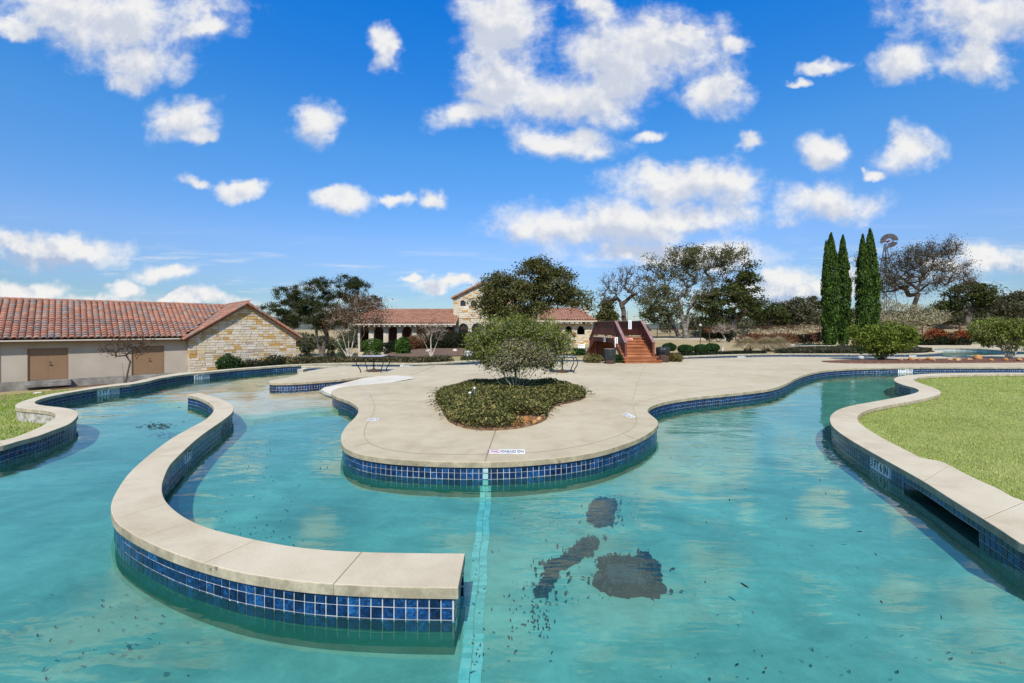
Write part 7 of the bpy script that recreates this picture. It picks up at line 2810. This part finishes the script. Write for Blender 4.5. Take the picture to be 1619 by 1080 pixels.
# leaves and litter in the water
def litter_pile(label, outline, seed, n, leaf, m='wet_leaf', z=FLOOR_Z, thick=0.03):
    rng = random.Random(seed)
    p = trace(outline, z)
    c = smooth_curve(p, 0.03, closed=True)
    for i in range(len(c)):
        c[i] += np.array((rng.uniform(-1, 1), rng.uniform(-1, 1))) * 0.022
    if area(c) < 0:
        c = c[::-1]
    t = thing('leaf_pile', label, 'leaf pile', (*c.mean(0), z))
    mb = MB()
    prism(mb, c, z + thick, z - 0.01)
    mb.build('leaf_mat', M[m], t)
    r2 = np.random.default_rng(seed)
    lo_, hi_ = c.min(0) - 0.12, c.max(0) + 0.12
    xy = np.column_stack((r2.uniform(lo_[0], hi_[0], n * 4), r2.uniform(lo_[1], hi_[1], n * 4)))
    ins_ = in_poly(xy, c)
    dd_ = np.sqrt(((xy[:, None] - c[None, ::3]) ** 2).sum(-1)).min(1)
    xy = xy[ins_ | (r2.uniform(0, 1, len(xy)) < 0.16 * np.exp(-dd_ / 0.05))][:n]
    v, f = leaf_cards(np.column_stack((xy, np.full(len(xy), z + thick + 0.006) + r2.uniform(-0.02, 0.006, len(xy)))), leaf, 3.0)
    o = link('loose_leaves', v, f, M[m], t)
    o['kind'] = 'stuff'


litter_pile('roundish dark leaf pile on the pool floor below the deck', [(940, 794), (958, 791), (972, 794), (974, 806), (970, 815), (968, 830), (948, 835), (934, 829), (928, 818), (934, 806)], 301, 500, 0.05)
litter_pile('long curving dark leaf pile on the pool floor', [(925, 854), (941, 853), (945, 862), (938, 873), (922, 884), (905, 894), (890, 903), (882, 915), (876, 926), (868, 938), (856, 946), (843, 945), (844, 936), (858, 925), (862, 908), (868, 893), (888, 885), (905, 870)], 302, 700, 0.05)
litter_pile('large four-sided dark leaf mat over the pool drain', [(950, 888), (975, 882), (1004, 886), (1014, 876), (1024, 882), (1038, 892), (1044, 910), (1052, 940), (1046, 945), (1010, 944), (982, 947), (960, 941), (943, 932), (937, 922), (948, 912)], 303, 800, 0.05)
dc = P(986, 905, FLOOR_Z + 0.04)
mb = MB()
for k in range(8):
    mb.box((dc[0] - 0.13, dc[1] - 0.14 + k * 0.034, FLOOR_Z + 0.031), (dc[0] + 0.13, dc[1] - 0.12 + k * 0.034, FLOOR_Z + 0.045))
mb.box((dc[0] - 0.15, dc[1] - 0.16, FLOOR_Z + 0.02), (dc[0] + 0.15, dc[1] + 0.15, FLOOR_Z + 0.036))
tag(mb.build('drain_cover', M['drain']), 'black drain cover half buried in the large leaf mat', 'drain')
# floating leaves and settled specks
r3 = np.random.default_rng(77)
sp = []
def scatter(px0, py0, px1, py1, n, z):
    for _ in range(n):
        q = P(r3.uniform(px0, px1), r3.uniform(py0, py1), z)
        if in_poly(np.array([q[:2]]), deck_poly)[0] or in_poly(np.array([q[:2]]), wpoly)[0]:
            continue
        sp.append(q)
scatter(840, 930, 870, 1010, 45, FLOOR_Z + 0.015)
scatter(800, 940, 880, 1000, 40, FLOOR_Z + 0.015)
scatter(860, 880, 1000, 960, 40, FLOOR_Z + 0.015)
scatter(960, 780, 1010, 830, 40, FLOOR_Z + 0.015)
scatter(340, 740, 480, 870, 90, FLOOR_Z + 0.015)
scatter(180, 850, 260, 1075, 25, FLOOR_Z + 0.015)
scatter(20, 940, 300, 1075, 40, FLOOR_Z + 0.015)
scatter(1050, 640, 1500, 1060, 30, WATER_Z + 0.004)
scatter(1100, 1000, 1600, 1078, 25, FLOOR_Z + 0.015)
scatter(380, 690, 560, 760, 30, WATER_Z + 0.004)
scatter(760, 800, 900, 1060, 45, FLOOR_Z + 0.015)
scatter(745, 830, 765, 1070, 25, FLOOR_Z + 0.02)
v, f = leaf_cards(np.array(sp), 0.030, 4.0, 0.4)
tag(link('leaf_litter', v, f, M['wet_leaf']), 'scattered dark leaves floating and lying in the pool', 'leaves', kind='stuff')
q = []
for _ in range(75):
    a, r = r3.uniform(0, 6.28), math.sqrt(r3.uniform(0, 1))
    q.append(P(250 + r3.normal(0, 13) + 9 * math.cos(3 * a), 674 + r3.normal(0, 2.6), WATER_Z + 0.004))
for px, py in ((266, 640), (284, 644), (268, 640.5), (282, 644.5), (300, 665), (290, 667)):
    q.append(P(px, py, WATER_Z + 0.004))
v, f = leaf_cards(np.array(q), 0.10, 40.0, 0.5)
v[:, 2] = WATER_Z + 0.003 + 0.15 * (v[:, 2] - WATER_Z - 0.003)
tag(link('floating_leaves', v, f, M['wet_leaf']), 'patch of dark leaves floating near the left channel', 'leaves', kind='stuff')
for k, (px, py, L, a) in enumerate(((1177, 925, 0.085, 1.9), (1359, 840, 0.06, 0.1))):
    c = P(px, py, WATER_Z + 0.004)
    v, f = leaf_cards(np.array([c]), L)
    d = np.array((math.cos(a), math.sin(a), 0)) * L / 2
    s = np.array((-math.sin(a), math.cos(a), 0)) * L * 0.12
    v = np.array([c - d, c - d * 0.2 + s, c + d * 0.6 + s * 0.7, c + d, c + d * 0.5 - s * 0.8, c - d * 0.3 - s])
    tag(link('fallen_leaf', np.vstack([v, v - np.array((0, 0, 0.003))]), [(0, 5, 4, 3, 2, 1), (6, 7, 8, 9, 10, 11)] + [(i, (i + 1) % 6, (i + 1) % 6 + 6, i + 6) for i in range(6)], M['wet_leaf']), ('dark curled leaf floating on the open water right of the leaf mat', 'thin brown leaf floating near the skimmer slot')[k], 'leaf')

# ------------------------------------------------------------------ things beyond the pool
# lamp posts and grill
for px, top, bot, lb_ in ((1107.3, 516, 545, 'thin dark lamp post left of the dark red shrub'), (1121.5, 519, 545, 'thin dark lamp post in front of the dark red shrub')):
    Yq = 45.0
    c = on_ground(px, Yq)
    zt = at(px, top, Yq)[2]
    t = thing('lamp_post', lb_, 'lamp post', c, 'thin lamp posts on the lawn')
    MB().tube([(c[0], c[1], c[2] - 0.1), (c[0], c[1], zt)], [0.045, 0.035], 8).build('pole', M['wood_dark'], t)
    MB().lathe((c[0], c[1], zt), [(0.06, 0.0), (0.13, 0.04), (0.14, 0.16), (0.05, 0.26)], 10).build('lamp', M['table_top'] if px < 1110 else M['iron'], t)
c = ground_at(1098.5, 531.5)
t = thing('grill', 'black park grill on a post beside the largest oak trunk', 'grill', c)
s_ = c[1] / FPX
MB().tube([(c[0], c[1], c[2] - 0.1), (c[0], c[1], c[2] + 4 * s_)], 0.10, 8).build('post', M['dark_metal'], t)
zt = c[2] + 4 * s_
mb = MB()
w_ = 3.4 * s_
mb.box((c[0] - w_, c[1] - 0.35, zt), (c[0] + w_, c[1] + 0.35, zt + 0.06))
mb.box((c[0] - w_, c[1] - 0.35, zt + 0.06), (c[0] - w_ + 0.06, c[1] + 0.35, zt + 3.6 * s_))
mb.box((c[0] + w_ - 0.06, c[1] - 0.35, zt + 0.06), (c[0] + w_, c[1] + 0.35, zt + 3.6 * s_))
mb.box((c[0] - w_, c[1] + 0.29, zt + 0.06), (c[0] + w_, c[1] + 0.35, zt + 3.6 * s_))
mb.box((c[0] - w_, c[1] - 0.35, zt + 0.06), (c[0] + w_, c[1] - 0.3, zt + 3.0 * s_))
mb.build('fire_box', M['dark_metal'], t)
mb = MB()
for k in range(9):
    x = c[0] - w_ + 0.1 + k * (2 * w_ - 0.2) / 8
    mb.bar((x, c[1] - 0.33, zt + 3.2 * s_), (x, c[1] + 0.3, zt + 3.2 * s_), 0.025)
mb.build('grate', M['dark_metal'], t)

# picnic table by the cypresses
Yq = 60.0
c = on_ground(1291, Yq)
c[2] = at(1291, 535, Yq)[2]
t = thing('picnic_table', 'brown picnic table left of the cypresses', 'picnic table', c)
for k in range(5):
    mb = MB(); mb.box((c[0] - 0.9, c[1] - 0.4 + k * 0.16, c[2] + 0.74), (c[0] + 0.9, c[1] - 0.26 + k * 0.16, c[2] + 0.79)); mb.build('plank', M['wood_step'], t)
for s in (-0.78, 0.56):
    mb = MB(); mb.box((c[0] - 0.9, c[1] + s, c[2] + 0.42), (c[0] + 0.9, c[1] + s + 0.22, c[2] + 0.47)); mb.build('bench', M['wood_step'], t)
for sx in (-0.65, 0.65):
    for sy in (-1, 1):
        MB().bar((c[0] + sx, c[1] + sy * 0.62, c[2] - 0.6), (c[0] + sx, c[1] + sy * 0.22, c[2] + 0.73), 0.07).build('leg', M['wood_rail'], t)
    MB().bar((c[0] + sx, c[1] - 0.74, c[2] + 0.38), (c[0] + sx, c[1] + 0.74, c[2] + 0.38), 0.06).build('cross_bar', M['wood_rail'], t)

# iron fence
def fence(label, pts, h, m='rust_metal'):
    p = resample(np.array(pts, float), 2.4)
    z = ground_z(p)
    t = thing('iron_fence', label, 'fence', (*p[0], z[0]))
    for (x, y), zz in zip(p, z):
        MB().box((x - 0.05, y - 0.05, zz - 0.2), (x + 0.05, y + 0.05, zz + h + 0.12)).build('fence_post', M[m], t)
    for (a, za1), (b, zb1) in zip(zip(p[:-1], z[:-1]), zip(p[1:], z[1:])):
        mb = MB()
        for f in (0.12, h - 0.16, h - 0.02):
            mb.bar((*a, za1 + f), (*b, zb1 + f), 0.035, 0.04)
        mb.build('rail', M[m], t)
    q = resample(np.array(pts, float), 0.13)
    zq = ground_z(q)
    A = np.column_stack((q, zq + 0.05))
    B = np.column_stack((q, zq + h))
    v, f = segs_mesh(A, B, np.full(len(q), 0.014), np.full(len(q), 0.014), 3)
    o = link('pickets', v, f, M[m], t)
    o['kind'] = 'stuff'


fence('long rusty iron picket fence behind the lawn and the red bushes', [on_ground(900, 88)[:2], on_ground(1180, 86)[:2], on_ground(1330, 74)[:2], on_ground(1440, 62)[:2], on_ground(1540, 54)[:2], on_ground(1640, 52)[:2]], 1.75)

# windmill
YW = 76.0
wt = at(1400, 402, YW)
wc = at(1404.5, 381.5, YW)
g = ground_z([(wt[0], YW)])[0]
wm = thing('windmill', 'old farm windmill with missing blades rising behind the cypresses', 'windmill', (wt[0], YW, g))
mb = MB()
hub = np.array((wt[0], YW, wc[2]))
for sx, sy in ((-1, -1), (1, -1), (1, 1), (-1, 1)):
    mb.bar((wt[0] + sx * 1.5, YW + sy * 1.5, g - 0.3), (wt[0] + sx * 0.10, YW + sy * 0.10, hub[2] - 0.4), 0.09)
for k in range(7):
    f0_, f1_ = k / 7.2, (k + 1) / 7.2
    z0_, z1_ = g + (hub[2] - 0.4 - g) * f0_, g + (hub[2] - 0.4 - g) * f1_
    w0, w1 = 1.5 - 1.4 * f0_, 1.5 - 1.4 * f1_
    cs0 = [(-w0, -w0), (w0, -w0), (w0, w0), (-w0, w0)]
    cs1 = [(-w1, -w1), (w1, -w1), (w1, w1), (-w1, w1)]
    for i in range(4):
        a, b = cs0[i], cs1[(i + 1) % 4]
        mb.bar((wt[0] + a[0], YW + a[1], z0_), (wt[0] + b[0], YW + b[1], z1_), 0.045)
        a, b = cs1[i], cs1[(i + 1) % 4]
        mb.bar((wt[0] + a[0], YW + a[1], z1_), (wt[0] + b[0], YW + b[1], z1_), 0.045)
mb.build('tower', M['galv'], wm)
pz = at(1400, 408, YW)[2]
mb = MB()
mb.box((wt[0] - 0.55, YW - 0.55, pz - 0.05), (wt[0] + 0.55, YW + 0.55, pz + 0.03))
mb.build('platform', M['wood_dark'], wm)
yaw = math.radians(-28)
ax = Vector((math.sin(yaw), -math.cos(yaw), 0))            # wheel axis
sd_ = Vector((math.cos(yaw), math.sin(yaw), 0))
hubv = Vector((wc[0], YW, wc[2])) + ax * 0.5
mb = MB()
mb.tube([hubv - ax * 1.0, hubv + ax * 0.12], 0.16, 10)
mb.build('hub', M['vane_red'], wm)
R0, R1 = 0.40, 1.18
NBL = 18
for k in range(NBL):
    a = 2 * math.pi * (k + 0.5) / NBL
    if k in (10, 11, 12, 17):                                     # gaps in the wheel
        continue
    rd = sd_ * math.cos(a) + Vector((0, 0, 1)) * math.sin(a)
    tg_ = -sd_ * math.sin(a) + Vector((0, 0, 1)) * math.cos(a)
    vs, fs = [], []
    for r, w in ((R0, 0.098), (R1, 0.225)):
        for q in (-1, 0, 1):
            vs.append(hubv + rd * r + tg_ * (w * q) + ax * (0.05 * q + 0.03 * (1 - q * q)))
    vs += [v_ - ax * 0.015 for v_ in vs]
    fs = [(0, 1, 4, 3), (1, 2, 5, 4), (6, 9, 10, 7), (7, 10, 11, 8), (0, 3, 9, 6), (2, 8, 11, 5), (3, 4, 10, 9), (4, 5, 11, 10)]
    link('blade', vs, fs, M['galv'], wm)
mb = MB()
for r in (R0 + 0.02, R1 - 0.12):
    ring = [hubv - ax * 0.05 + (sd_ * math.cos(a) + Vector((0, 0, 1)) * math.sin(a)) * r for a in np.linspace(0, 2 * math.pi, 25)]
    for p, q in zip(ring[:-1], ring[1:]):
        mb.bar(p, q, 0.03)
for k in range(6):
    a = 2 * math.pi * k / 6
    mb.bar(hubv, hubv + (sd_ * math.cos(a) + Vector((0, 0, 1)) * math.sin(a)) * R1, 0.03)
mb.build('wheel_frame', M['galv'], wm)
mb = MB()
tl = hubv - ax * 0.9
mb.bar(tl, tl - sd_ * 1.35 + ax * 0.1, 0.06)
mb.build('tail_boom', M['vane_red'], wm)
print('OBJECTS', len(bpy.data.objects), 'TRIS', sum(len(o.data.polygons) for o in bpy.data.objects if o.type == 'MESH'))
